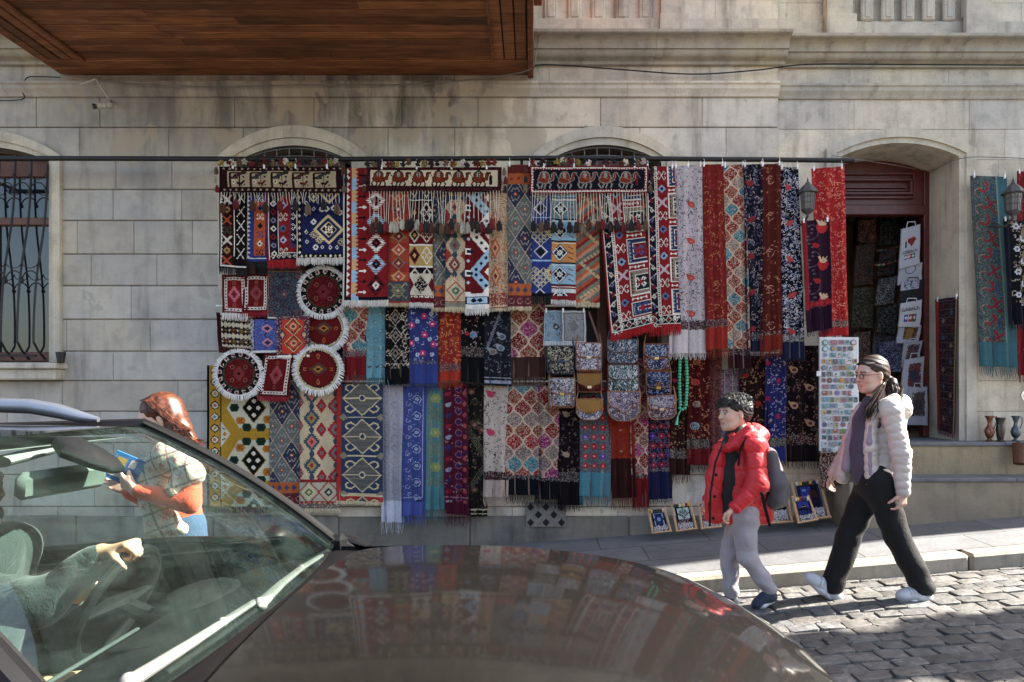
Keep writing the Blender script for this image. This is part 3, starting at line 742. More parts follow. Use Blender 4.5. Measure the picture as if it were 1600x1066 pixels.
def sheet(name, q, D, cv, mat, parent=None, nf=1.2, amp=.006, thick=.006, mask=None, edge='#2a2226', droop=.004, tilt=0.):
    global NTEX; NTEX += 1; ph = NTEX*1.7
    H, W = cv.H, cv.W; u = np.linspace(0, 1, W+1); v = np.linspace(0, 1, H+1); U, V = np.meshgrid(u, v)
    Xw, Zw = warp(q, D, U, V); Yw = DD(D, U)+folds(U, V, nf, amp, ph)+tilt*V
    Zw = Zw-droop*np.sin(np.pi*U*2)**2*(1-V); Xw = Xw+.0035*np.sin(V*9+ph)*V
    co_ = np.stack([Xw, Yw, Zw], -1).reshape(-1, 3)
    idx = np.arange((H+1)*(W+1)).reshape(H+1, W+1)
    f = np.stack([idx[:-1, :-1], idx[1:, :-1], idx[1:, 1:], idx[:-1, 1:]], -1); cols = cv.a
    if mask is not None: f = f[mask]; cols = cols[mask]
    f = f.reshape(-1, 4); cols = cols.reshape(-1, 3)
    if mask is None:
        per = np.concatenate([idx[0, :], idx[1:, -1], idx[-1, -2::-1], idx[-2:0:-1, 0]])
        b0 = len(co_); back = co_[per].copy(); back[:, 1] += thick; co_ = np.concatenate([co_, back]); k = len(per); i = np.arange(k); j = (i+1) % k
        fs = np.stack([per[i], per[j], b0+j, b0+i], -1); f = np.concatenate([f, fs]); cols = np.concatenate([cols, np.tile(C(edge), (k, 1))])
        if not isinstance(D, tuple):      # coarse back sheet
            gu, gv = np.meshgrid(np.linspace(0, 1, 13), np.linspace(0, 1, 17)); bx, bz = warp(q, D, gu, gv); by = D+folds(gu, gv, nf, amp, ph)+thick+tilt*gv
            b1 = len(co_); co_ = np.concatenate([co_, np.stack([bx, by, bz], -1).reshape(-1, 3)]); bi = b1+np.arange(17*13).reshape(17, 13)
            fb = np.stack([bi[:-1, :-1], bi[:-1, 1:], bi[1:, 1:], bi[1:, :-1]], -1).reshape(-1, 4); f = np.concatenate([f, fb]); cols = np.concatenate([cols, np.tile(cv.a.reshape(-1, 3).mean(0)*.7, (len(fb), 1))])
    me = bpy.data.meshes.new(name); nf_ = len(f)
    me.vertices.add(len(co_)); me.vertices.foreach_set("co", co_.astype('f').ravel())
    me.loops.add(nf_*4); me.loops.foreach_set("vertex_index", f.astype('i').ravel())
    me.polygons.add(nf_); me.polygons.foreach_set("loop_start", np.arange(nf_, dtype='i')*4)
    me.polygons.foreach_set("use_smooth", np.ones(nf_, bool))
    at = me.attributes.new("knot", 'FLOAT_COLOR', 'FACE'); at.data.foreach_set("color", np.concatenate([cols, np.ones((nf_, 1))], 1).astype('f').ravel())
    me.update(calc_edges=True); me.validate()
    o = link(name, me, parent, mat); o["_ph"] = ph
    return o
def strands(name, q, D, parent, col, L, ph, nf, amp, step=.0065, w=.0045, cols=None, v=1., tilt=0., cluster=0, sway=.35, seed=0):
    rg = random.Random(seed or int(ph*100)); mb = MB(); (cx_, cy_), (dx, dy) = q[2], q[3]
    D0_ = D; D = DD(D, .5); wid = math.hypot(dx-cx_, dy-cy_)/F*D; n = max(3, int(wid/step)); Lm = L/F*D; c0 = srgb(col)
    dv = Vector((q[2][0]-q[0][0], 0, -(q[2][1]-q[0][1]))).normalized()
    for i in range(n+1):
        u = (i+rg.uniform(-.3, .3))/n; u = max(0, min(1, u)); x, z = warp(q, D0_, u, v); y = DD(D0_, u)+float(folds(u, v, nf, amp, ph))+tilt+rg.uniform(-.003, .003)
        c = srgb(rg.choice(cols)) if cols and rg.random() < .45 else c0; k = rg.uniform(.75, 1.15); c = tuple(a*k for a in c)
        l = Lm*rg.uniform(.78, 1.12); s1 = rg.gauss(0, sway*.3)*l; s2 = s1+rg.gauss(0, sway*.25)*l
        if cluster: s2 += math.sin(i*2*math.pi/cluster)*step*cluster*.25
        pts = [(x, y, z+.006), (x+s1*.5+dv.x*l*.5, y+rg.uniform(-.002, .002), z+dv.z*l*.5), (x+s2+dv.x*l, y+rg.uniform(-.005, .004), z+dv.z*l)]
        vs = []
        for p, r in zip(pts, (w*.5, w*.55, w*.28)):
            vs += [(p[0]-r, p[1], p[2]), (p[0]+r, p[1], p[2]), (p[0], p[1]-r, p[2])]
        fs = [(a*3+b, a*3+(b+1) % 3, a*3+3+(b+1) % 3, a*3+3+b) for a in range(2) for b in range(3)]
        mb.add(vs, fs, c)
    return mb.build(name, THREAD, parent)
def clips(root, q, D, n=2, up=9):
    D0_ = D
    for i in range(n):
        u = .08+.84*i/max(1, n-1); x, z = warp(q, D0_, u, 0); D = DD(D0_, u); m = MB()
        m.box(x-.007, D-.012, z-.022, x+.007, D+.004, z+.018, .002); m.tube([(x, D-.004, z+.018), (x+.006, D-.002, z+up/F*D*.6), (x, D+.0, z+up/F*D)], .0022, 5)
        m.build('clip', CLIPM, root)
def textile(kind, label, cat, group, q, D, cv, fr=None, frc='#d9d4cc', soft=False, nf=None, amp=None, clip=0, frcols=None, edge=None, step=None, clipup=9, tilt=0., toplip=None):
    """q: (x0,y0,x1,y1) or 4 corners"""
    if len(q) == 4 and not isinstance(q[0], (tuple, list)): q = ((q[0], q[1]), (q[2], q[1]), (q[0], q[3]), (q[2], q[3]))
    nf = nf if nf is not None else (2.1 if soft else 1.3); amp = amp if amp is not None else (.012 if soft else .008)
    _r = random.Random(int(q[0][0]*7+q[2][1])); _b = _r.uniform(-1.6, 1.6); q = (q[0], q[1], (q[2][0]+_b+_r.uniform(-.6, .6), q[2][1]+_r.uniform(-1.6, 1.6)), (q[3][0]+_b+_r.uniform(-.6, .6), q[3][1]+_r.uniform(-1.6, 1.6)))
    cxm = (q[0][0]+q[1][0])/2; x, z = warp(q, D, .5, 0.)
    o = sheet(kind, q, D, cv, KS if soft else KN, None, nf, amp, .003 if soft else .007, edge=edge or '#3a3236', tilt=tilt)
    ph = o["_ph"]; del o["_ph"]; tag(o, label, cat, group)
    if fr:
        st_ = step or (.0085 if soft else .0055)
        strands('fringe', q, D, o, frc, fr, ph, nf, amp, st_, (.0042 if soft else .0052), frcols, cluster=5 if soft else 0, sway=.25 if soft else .12, tilt=tilt)
    if clip: clips(o, q, D, clip, clipup)
    return o
# ---------------------------------------------------------------- the hanging rugs and shawls
G1 = 'kilim rugs in the top row of the display'; G2 = 'small rugs at the left of the display'; G3 = 'shawls in the middle row'
G4 = 'long rugs in the bottom row'; G5 = 'shawls in the bottom row'; G6 = 'long shawls at the right of the top row'; G7 = 'round rugs'
def rgn(s): return np.random.default_rng(s)
TA, TB, TC_ = 5.98, 6.09, 6.19
# --- top row
def f_dark(c):
    c.rect(0, 0, c.w, c.h, '#1a0d12'); c.rect(2, 0, 4, c.h-3, '#cfc9bd'); c.rect(2, c.h-5, c.w, c.h-3, '#cfc9bd'); c.rect(5, 0, 22, c.h-6, '#3d0b12')
    motifs_col(c, 13, 4, c.h-6, 16, 6, ['#a5502e', '#3f5a44', '#c9c2b2', '#b0894e'], 'xhxs'); c.rect(23, 0, 24.4, c.h-20, '#d8d2c6')
    for k in range(6): c.pl([(28, 10+k*22), (34, 18+k*22), (28, 26+k*22)], 1.3, '#d8d2c6'); c.pl([(40, 10+k*22), (34, 18+k*22), (40, 26+k*22)], 1.3, '#d8d2c6')
    c.teeth(4, 0, 4, c.h-4, 26, -2, '#cfc9bd'); c.rect(0, c.h-3, c.w, c.h, '#16161a'); return c
textile('kilim_rug', 'dark maroon rug with white zigzags and black fringe, leftmost under the animal panel', 'rug', G1, (342, 268, 386, 420), TA+.0, f_dark(Cv(44, 152, '#1a0d12')), 11, '#0e0e12')
def f_blue(c):
    c.rect(4, 0, 6, c.h-4, '#d8d2c6'); c.teeth(6, 0, 6, c.h-4, 20, -5, '#d8d2c6'); c.rect(16, 45, 34, c.h-10, '#b4571f'); c.rect(20, 6, 34, 30, '#2c5c46')
    motifs_col(c, 26, 48, c.h-8, 14, 5, ['#1d3f7d', '#e0d8c4', '#2a2a35'], 'dh'); c.hook(25, 40, 6, '#d8d2c6', 1.2); c.rect(4, c.h-6, c.w, c.h-4.5, '#d8d2c6'); return c
textile('kilim_rug', 'royal blue rug with white sawteeth and an orange panel, black fringe', 'rug', G1, (381, 270, 418, 410), TA+.016, f_blue(Cv(37, 140, '#173a86')), 10, '#0e0e12')
def f_red1(c):
    c.rect(0, 0, 3, c.h, '#9c0f1c'); c.rect(0, c.h-4, c.w, c.h, '#9c0f1c'); c.rect(3, 0, 17, c.h-4, '#241a30'); c.rect(3, c.h-14, c.w, c.h-4, '#241a30')
    c.rect(3, 0, 4, c.h-4, '#d8d2c6'); c.rect(17, 0, 18, c.h-14, '#d8d2c6'); c.rect(17, c.h-15, c.w, c.h-14, '#d8d2c6')
    motifs_col(c, 10, 0, c.h-12, 13, 5, ['#d8d2c6', '#8e2030', '#7c7a9a'], 'dds'); c.rect(18, 0, 36, c.h-15, '#8d0f1e'); motifs_col(c, 26, 4, c.h-15, 18, 6, ['#d8d2c6', '#3f6c8f', '#b9aec0'], 'hss')
    c.rect(36, 18, c.w, c.h-22, '#5d3a5e'); c.frame(0, 0, '#9c0f1c'); c.rect(39, 24, c.w, c.h-28, '#2a2038'); motifs_col(c, 45, 26, c.h-28, 16, 5, ['#d8d2c6'], 'h')
    for x in range(8, int(c.w), 9): c.dia(x, c.h-9, 3.4, 3.6, '#c9c2b2'); c.dia(x, c.h-9, 1.8, 1.8, '#8e2030')
    return c
textile('kilim_rug', 'red and violet bordered rug with white geometric motifs and bright red fringe', 'rug', G1, (416, 272, 466, 409), TA-.0, f_red1(Cv(50, 137, '#8d0f1e')), 11, '#a01019')
def f_navy(c):
    c.rect(0, 0, 1.5, c.h, '#d8d2c6'); c.rect(1.5, 0, 7, c.h, '#14141d'); c.rect(1.5, c.h-7, c.w, c.h, '#14141d')
    for k in range(14): c.dia(4.2, 5+k*9.5, 2.2, 2.6, '#cdb98c' if k % 2 else '#d8d2c6')
    for k in range(10): c.dia(8+k*7.4, c.h-3.6, 2.3, 2.3, '#cdb98c' if k % 2 else '#d8d2c6')
    for cy in (20, 84): c.dia(50, cy, 24, 24, '#cdb98c'); c.dia(50, cy, 19, 19, '#1b2a5c'); c.dia(50, cy, 13, 13, '#cdb98c'); c.dia(50, cy, 11, 11, '#16204a'); [c.dia(50+i*4, cy+j*4, 2.2, 2.2, '#d8b478' if (i+j) % 2 else '#e0dccf') for i in (-1, 0, 1) for j in (-1, 0, 1)]
    for x, y, k in ((27, 33, 0), (27, 52, 2), (27, 72, 1), (15, 42, 2), (15, 60, 2), (15, 88, 2), (27, 92, 3), (40, 53, 1), (47, 52, 1), (58, 50, 1), (36, 100, 3), (16, 103, 2), (68, 58, 1), (70, 104, 3), (27, 12, 1), (17, 15, 2), (40, 112, 2), (52, 112, 2), (62, 112, 2), (30, 112, 1)):
        [lambda: (c.dia(x, y, 9, 9, '#cdb98c'), c.dia(x, y, 6, 6, '#1b2a5c'), c.dia(x, y, 3, 3, '#d8d2c6')), lambda: c.star(x, y, 5, '#d8d2c6', '#1b2a5c'), lambda: c.dring(x, y, 3.4, 3.6, 1.2, '#d8d2c6'), lambda: c.serr(x, y, 5, 5, '#cdb98c', '#1b2a5c', '#d8d2c6', 2)][k]()
    return c
textile('kilim_rug', 'navy rug with a big cream diamond, scattered stars and white fringe', 'rug', G1, (463, 274, 537, 403), TA-.02, f_navy(Cv(74, 129, '#15245a')), 11, '#d6d2ca')
def f_bigred(c):
    c.rect(0, 0, 2, c.h, '#cfcac0'); c.rect(2, 0, 6, c.h, '#10131f'); c.rect(2, c.h-6, c.w, c.h, '#10131f'); c.rect(6, 0, 14, c.h-6, '#8c1420')
    c.teeth(6, 0, 6, c.h-6, 20, -5, '#dcd6cc'); c.rect(14, 0, 24, c.h-6, '#caa478')
    for k in range(8):
        y = k*36-20; c.rect(14, y, 24, y+18, '#8db6cf')
    n = 32
    for k in range(n):
        y = k*(c.h-6)/n; c.teeth(24, y, 24, y+(c.h-6)/n, 1, 4.5, '#8c1420')
    for k in range(12):
        y = 12+k*16.5; cc = '#dcd6cc' if k % 2 else '#15151f'; c.rect(25, y-1, 34, y+1, cc); c.dia(33, y, 3.5, 3, cc)
    for k, (o, i_) in enumerate((('#10131f', '#dcd6cc'), ('#dcd6cc', '#10131f'), ('#9cc4d8', '#8c1420'), ('#dcd6cc', '#10131f'), ('#9cc4d8', '#10131f'), ('#10131f', '#dcd6cc'))):
        y = 18+k*33; c.serr(51, y, 13, 14, o, '#7a1220' if o != '#10131f' else '#8c1420', i_, 5); c.dia(51, y, 6, 7, i_); c.dia(51, y, 2, 2.4, '#8c1420' if k % 2 else '#3d6b8c')
    c.rect(c.w-3, 0, c.w, c.h-6, '#7d101c'); return c
textile('kilim_rug', 'wide crimson rug with hooked diamonds beside a tooth-edged white, tan and pale blue border', 'rug', G1, (536, 262, 606, 469), TA-.03, f_bigred(Cv(70, 207, '#8a101c')), 10, '#dcd8d0')
def f_orange(c):
    for k in range(7): c.rect(0, k*30, c.w, k*30+15, '#a5492f')
    for k in range(9):
        y = 10+k*21; o = ['#6d5d57', '#b8894f', '#7d6a64'][k % 3]
        for j in range(12): c.rect(18-(12-abs(j-6)*2)*1.3, y-9+j*1.5, 18+(12-abs(j-6)*2)*1.3, y-8.4+j*1.5, o)
        c.dia(18, y, 11, 10, '#c9a67a' if k % 2 else '#8f7a6a'); c.dia(18, y, 7.5, 7.5, '#7d1f24' if k % 2 == 0 else '#b9493a'); c.dia(18, y, 4, 4, '#c47a6e'); c.dia(18, y, 1.8, 1.8, '#e8dac0')
    c.rect(0, c.h-34, c.w, c.h-4, '#4c5560'); c.serr(17, c.h-20, 10, 10, '#a0926c', '#6d7466', '#c9b48a', 4)
    for a in (-1, 1):
        for b in (-1, 1): c.pl([(17+a*6, c.h-20+b*6), (17+a*12, c.h-20+b*12), (17+a*14, c.h-20+b*9)], 1.2, '#b3a27c')
    c.rect(0, c.h-36, c.w, c.h-34, '#8e3524'); return c
textile('kilim_rug', 'brick-orange kilim with stacked diamonds and a slate blue foot panel', 'rug', G1, (604, 275, 641, 474), TA-.0, f_orange(Cv(37, 199, '#a23024')), 6, '#b8a888')
def f_panels(c):
    y = 0; k = 0
    for hh in (34, 40, 30, 34, 30, 36, 30):
        bg = ['#1f2a4c', '#2a1018', '#6d1220', '#b49b5c', '#2a1018', '#5a1420', '#1f2a4c'][k % 7]; c.rect(0, y, c.w, y+hh, bg); c.rect(0, y, c.w, y+1.5, '#d8d2c6')
        c.dia(8, y+hh/2, 9, hh*.42, '#7a1420' if k % 2 else '#c9c2b2'); c.dia(8, y+hh/2, 6, hh*.3, '#241420'); c.dia(8, y+hh/2, 3, hh*.14, '#c2a05a')
        c.dring(27, y+hh/2, 10, hh*.42, 1.4, '#d8d2c6'); c.hook(27, y+hh/2, 6, '#cfc6b6', 1.2); k += 1; y += hh
    c.rect(0, c.h-46, c.w, c.h-12, '#c3bba9'); c.dia(17, c.h-29, 11, 15, '#1c1318'); c.speck(['#c3bba9'], .25, rgn(3), 10, c.h-40, 24, c.h-18); c.dia(34, c.h-29, 6, 12, '#6d1220'); c.dia(0, c.h-29, 6, 12, '#6d1220')
    for k in range(8): c.dia(2+k*4.4, c.h-10, 1.6, 1.6, '#d8d2c6')
    c.rect(0, c.h-8, c.w, c.h, '#6d1220'); return c
textile('kilim_rug', 'narrow maroon, navy and mustard panelled kilim ending in a cream diamond strip with white fringe', 'rug', G1, (639, 278, 675, 474), TA-.012, f_panels(Cv(36, 196, '#2a1018')), 8, '#d8d4cc')
GB = ['#6f7370', '#38405a', '#737672', '#6f7370', '#3a4260']
def f_gb(w, h, x0, seed, bot=True, top=False):
    c = Cv(w, h, '#6f7370'); lattice(c, 15, 23, GB, '#b8a48c', rgn(seed), '#c9b294', x0, 1.2); c.dirt(rgn(seed), .12)
    for y in range(3, int(h), 3): c.a[int(y*c.ky)] *= .86
    if bot:
        c.rect(0, h-36, w, h-18, '#b4622f'); [c.dia(5+k*11, h-27, 4, 5, '#4a4e6a') or c.dia(5+k*11, h-27, 2, 2.5, '#b4622f') for k in range(int(w/11)+1)]
        c.rect(0, h-18, w, h, '#6d3038'); [c.arc(6+k*13, h-9, 4, 0, 5, 1.1, '#a88878') for k in range(int(w/13)+1)]
    if top: c.rect(0, 0, w, 14, '#6d2c2c'); c.rect(0, 14, w, 30, '#b4622f'); [c.dia(6+k*11, 22, 3, 3, '#8e3524') for k in range(3)]
    return c
textile('kilim_rug', 'thin grey and slate lattice kilim in the top row beside the cream serrated runner', 'rug', G1, (672, 282, 700, 481), TA+.012, f_gb(28, 199, 6, 21), 6, '#bfae90')
def f_serr(c, x0=14, cols=('#7d4a44', '#c9a88c', '#a94a34', '#6d7a74')):
    c.rect(0, 0, c.w, c.h, '#c2ae90')
    for k in range(10):
        y = 14+k*30
        for sx in (0, c.w): sdia(c, sx, y+15, 10, 12, '#9c3a34' if k % 2 else '#36505e', 4, '#9c3a34')
        sdia(c, x0, y, 9, 12.5, cols[k % 4], 5, '#36505e'); c.dia(x0, y, 4.5, 6, ['#c9a88c', '#9c4a3c'][k % 2]); c.dia(x0, y, 2, 3, '#36505e'); c.el(x0, y+15, 4, 5, '#36505e')
    return c
def f_serr2(c):
    f_serr(c); y = c.h-42; c.rect(0, y, c.w, c.h, '#c6b294'); c.dring(c.w/2, y+16, 15, 16, 2, '#a63a2c'); c.dia(c.w/2, y+16, 11, 12, '#b9b394'); c.star(c.w/2, y+16, 7, '#546a54', '#b9b394')
    c.teeth(0, y+32, c.w, y+32, 6, 6, '#a63a2c'); c.rect(0, c.h-8, c.w, c.h, '#8a8676'); return c
textile('kilim_rug', 'cream runner with saw-edged diamonds ending in a red-outlined square motif', 'rug', G1, (697, 280, 730, 481), TA-.008, f_serr2(Cv(33, 201, '#c2ae90')), 8, '#cbbb9c')
def f_mz(c):
    for k in range(-1, 4):
        y = k*58; pts = [(c.w+2, y), (14, y+29), (c.w+2, y+58)]
        c.pl(pts, 13, '#dcd6cc' if k % 2 else '#93b6cc'); [c.el(c.w+2-(c.w-12)*t, y+29*t, 2.6, 2.6, '#22253a') or c.el(c.w+2-(c.w-12)*t, y+29*t, 1.2, 1.2, '#b9c9d2') for t in (.25, .55, .85)]; [c.el(14+(c.w-12)*t, y+29+29*t, 2.6, 2.6, '#22253a') for t in (.15, .45, .75)]
        c.dia(c.w, y+29, 12, 14, '#7a1020'); c.dia(c.w, y+29, 6, 7, '#dcd6cc')
    for k in range(6): c.rect(0, 6+k*34, 9, 16+k*34, '#dcd6cc'); c.rect(3, 9+k*34, 12, 13+k*34, '#20243c'); c.dia(5, 26+k*34, 3, 3, '#a9bccb')
    c.rect(0, c.h-24, c.w, c.h, '#d8d4ce'); c.rect(0, c.h-20, c.w, c.h-7, '#1c2030'); c.rect(3, c.h-18, c.w-3, c.h-9, '#9dbcd0'); c.dia(13, c.h-13.5, 5, 4, '#1c2030'); c.dia(23, c.h-13.5, 5, 4, '#1c2030'); return c
textile('kilim_rug', 'maroon kilim with a pale blue beaded zigzag and long white fringe', 'rug', G1, (727, 280, 764, 483), TA-.02, f_mz(Cv(37, 203, '#6d0e1c')), 10, '#dcd8d0')
def f_floral(c):
    r = rgn(31); c.speck(['#8e4a44', '#a96a4c', '#6d6a6a'], .22, r); 
    for k in range(4): y = 60+k*44; c.dia(9, y, 16, 32, '#c9b08c') if 0 else None; c.dia(12, y, 9, 17, '#b4603c'); c.dia(12, y, 6, 11, '#c99a78'); c.dia(12, y, 3, 5, '#7d2c2a'); c.pl([(12, y-34), (28, y), (12, y+34)], 1.3, '#c98a64')
    c.scrolls(['#7a3038', '#b4603c', '#5a5d62'], 60, r, (1.5, 3), .9); c.rect(0, c.h-24, c.w, c.h, '#96433a'); c.speck(['#c9a88c'], .3, r, 0, c.h-22, c.w, c.h-6); c.rect(0, c.h-5, c.w, c.h-3, '#c9b294'); return c
textile('kilim_rug', 'cream and rust floral rug with flame-shaped medallions in the top row', 'rug', G1, (761, 283, 795, 482), TA+.004, f_floral(Cv(34, 199, '#bfa98a')), 5, '#cbbb9c')
textile('kilim_rug', 'slate and grey diamond kilim with orange bands at head and foot', 'rug', G1, (793, 257, 830, 480), TA-.012, f_gb(37, 223, 12, 23, True, True), 6, '#cbbb9c', clip=2, clipup=10)
def f_royal(c):
    for k in range(3):
        y = 16+k*68; [c.dring(17+(i-j)*5.2, y-10+(i+j)*5.2, 4.6, 4.6, 1.2, '#cfc39a') or c.dia(17+(i-j)*5.2, y-10+(i+j)*5.2, 2.2, 2.2, '#2c4a38') for i in range(4) for j in range(4) if i+j > 0]
        c.dring(17, y+34, 11, 11, 1.5, '#d8d2c6'); c.dia(17, y+34, 7, 7, '#18261f')
        c.rect(0, y+47, c.w, y+48.5, '#8db6cf'); c.serr(c.w, y+68, 14, 15, '#cfc39a', '#8c4a2a', '#16306e', 5); c.dring(8, y+62, 4, 5, 1, '#cfc39a')
    c.rect(0, c.h-5, c.w, c.h, '#10131f'); return c
textile('kilim_rug', 'royal blue kilim with cream lattice diamonds and black fringe', 'rug', G1, (828, 276, 865, 464), TA-.002, f_royal(Cv(37, 188, '#163a85')), 12, '#0f1016')
def f_teal(c):
    for k in range(6):
        y = k*34-4; bg = ['#7fb0c4', '#6f8f94', '#86b8cc', '#c28a4c', '#7fb0c4', '#7c1a24'][k % 6]; c.rect(0, y, c.w, y+34, bg); c.rect(0, y, c.w, y+2, '#161b30'); c.rect(0, y+3.5, c.w, y+5, '#d0ccc0')
        c.dia(13, y+19, 13.5, 14, '#7c1a2a'); c.dia(13, y+19, 12, 12.5, '#cdd6d6'); c.dia(13, y+19, 10, 10.5, '#161b30'); c.star(13, y+19, 5, '#d0ccc0', '#161b30'); [c.line(13-6*a, y+19-6*b, 13+6*a, y+19+6*b, 1, '#cdd6d6') for a, b in ((1, 1), (1, -1))]
        [c.line(30-3, y+10+j*8, 30+4, y+13+j*8, 1.6, '#8c1f2c') for j in range(3)]
    c.rect(0, c.h-18, c.w, c.h-12, '#b9c2c0'); c.rect(0, c.h-7, c.w, c.h, '#7c1a24'); return c
textile('kilim_rug', 'pale teal kilim with a column of navy diamonds and a wheel in each panel', 'rug', G1, (863, 278, 901, 470), TA-.014, f_teal(Cv(38, 192, '#7fb0c4')), 8, '#d8d4cc')
def f_zz(c):
    for k in range(-3, 9):
        y = k*36; cols = ['#8c2c2c', '#7a8472', '#b8643a', '#c28e72', '#6d7a70', '#b0543a']
        for j in range(6): c.pl([(c.w+6, y-30+j*6), (-4+8, y+j*6), (c.w+6, y+30+j*6)], 6.6, cols[j])
    for k in range(4):
        y = 24+k*54; c.pl([(c.w-2, y-18), (9, y), (c.w-2, y+22)], 5, '#bfa67a'); [c.line(11+j*5, y+2+j*4, 15+j*5, y-1+j*4, 1.4, '#5c4a6e') for j in range(5)]; [c.line(11+j*5, y-4-j*3.6, 15+j*5, y-1-j*3.6, 1.4, '#5c4a6e') for j in range(5)]
    c.a = c.a*(1+.12*(rgn(5).random((c.H, 1, 1))-.5)); return c
textile('kilim_rug', 'orange, green and salmon chevron kilim in the top row left of the tilted red rug', 'rug', G1, (899, 280, 937, 475), TA+.0, f_zz(Cv(38, 195, '#b0644a')), 7, '#cbbb9c')
textile('kilim_rug', 'narrow strip of chevron kilim showing between the two red rugs', 'rug', G1, (978, 290, 1014, 478), TA+.02, f_zz(Cv(36, 188, '#a0604a')), 0)
def f_redbig(c, hx=0):
    c.rect(0, 0, 3, c.h, '#9a0f1c'); c.rect(3, 0, 15, c.h-4, '#1d1a30'); c.rect(0, c.h-4, c.w, c.h, '#9a0f1c'); c.rect(3, c.h-18, c.w, c.h-5, '#1d1a30')
    for x in (3, 15, 18.5): c.rect(x, 0, x+1, c.h-18 if x > 4 else c.h-5, '#d0cbc0')
    c.rect(15, c.h-19, c.w, c.h-18, '#d0cbc0'); c.rect(3, c.h-6, c.w, c.h-5, '#d0cbc0')
    for k in range(int(c.h/3)): c.rect(16.2, k*3, 18.2, k*3+1.4, '#d0cbc0')
    for k in range(int(c.h/15)+1):
        y = 8+k*15; c.line(4, y-6, 14, y+2, 1.2, '#c9c2b2') if k % 2 == 0 else c.line(4, y+2, 14, y-6, 1.2, '#c9c2b2'); c.dia(9, y, 3.5, 4.5, ['#8c1f2c', '#c9c2b2', '#6f6a8c'][k % 3]); c.dia(9, y, 1.6, 2, '#241a30')
    motifs_col(c, 27, 4, c.h-24, 21, 6.5, ['#d0cbc0', '#7fa3bf', '#b9a3a8', '#d0cbc0', '#5f6f9a'], 'hsxhs')
    for k in range(5):
        y = 6+k*50-hx; a, b = y, y+40
        if b > c.h-20: b = c.h-22
        if b-a < 12: continue
        c.rect(37, a, c.w, b, '#d0cbc0'); c.rect(38.5, a+1.5, c.w, b-1.5, '#8a7a6a' if k % 2 else '#2c3a5a'); c.teeth(39, a+3, 39, b-3, 6, -4, '#4a2c2c' if k % 2 else '#8c93a5')
        c.rect(45, a+7, c.w, b-7, '#d0cbc0'); c.rect(46.2, a+8.2, c.w, b-8.2, '#1b3038' if k % 2 else '#7a1428'); c.hook(53, (a+b)/2, 8, '#cfc9bd' if k % 2 else '#3a5a8a', 1.8); c.dia(53, (a+b)/2, 4, 5, '#a01a28')
        motifs_col(c, 43, b+1, b+9, 8, 4, ['#d0cbc0'], 'b'); motifs_col(c, 56, b+1, b+9, 8, 4, ['#d0cbc0'], 'b')
    for x in range(8, int(c.w), 11): c.dring(x, c.h-12, 5.4, 6, 1.1, '#c9c2b2'); c.dia(x, c.h-12, 2.6, 3, ['#8c1f2c', '#d0cbc0'][x % 2])
    return c
textile('kilim_rug', 'crimson panelled rug with a navy border hanging askew, red fringe at its tilted foot', 'rug', G1, ((931, 268), (998, 268), (953, 527), (1020, 508)), TA-.032, f_redbig(Cv(66, 250, '#8a0f1e')), 9, '#a80d18')
textile('kilim_rug', 'straight-hanging crimson panelled rug with red fringe beside the white shawl', 'rug', G1, ((1008, 260), (1054, 260), (1015, 514), (1064, 510)), TA-.005, f_redbig(Cv(50, 252, '#8a0f1e'), 14), 13, '#a80d18', clip=2)
# --- banners with camel caravans; strings and tassels are their parts
def camel(c, x, y, s, body, line, man=True):
    q = lambda a: [(x+px*s, y+py*s) for px, py in a]
    for a, b, d in ((-7, -9.5, -6.5), (-4.5, -2, -4), (4, 2.5, 1), (6.5, 9.5, 8)): c.pl(q([(a, 1), (b, 6), (d, 10.5)]), 2.1*s, line); c.pl(q([(a, 1), (b, 5)]), 1.2*s, body)
    c.el(x, y-.5*s, 9.6*s, 5.2*s, line); c.el(x, y-5*s, 7.4*s, 7.8*s, line); c.el(x, y-.6*s, 8.6*s, 4.2*s, body); c.el(x, y-4.6*s, 6.2*s, 6.6*s, body)
    c.pl(q([(7.5, 0), (11, -1), (12, -5), (12, -8)]), 4.4*s, line); c.pl(q([(7.5, 0), (11, -1.2), (12, -5), (12, -8)]), 2.6*s, body); c.el(x+14*s, y-9.4*s, 3.6*s, 1.9*s, line); c.el(x+14*s, y-9.4*s, 2.8*s, 1.2*s, body)
    c.el(x-.2*s, y-7*s, 2.4*s, 4.2*s, '#8e8e88'); c.line(x-.2*s, y-10*s, x-.2*s, y-4*s, .8, line); c.pl(q([(16, -8.5), (20, -3)]), .9*s, line)
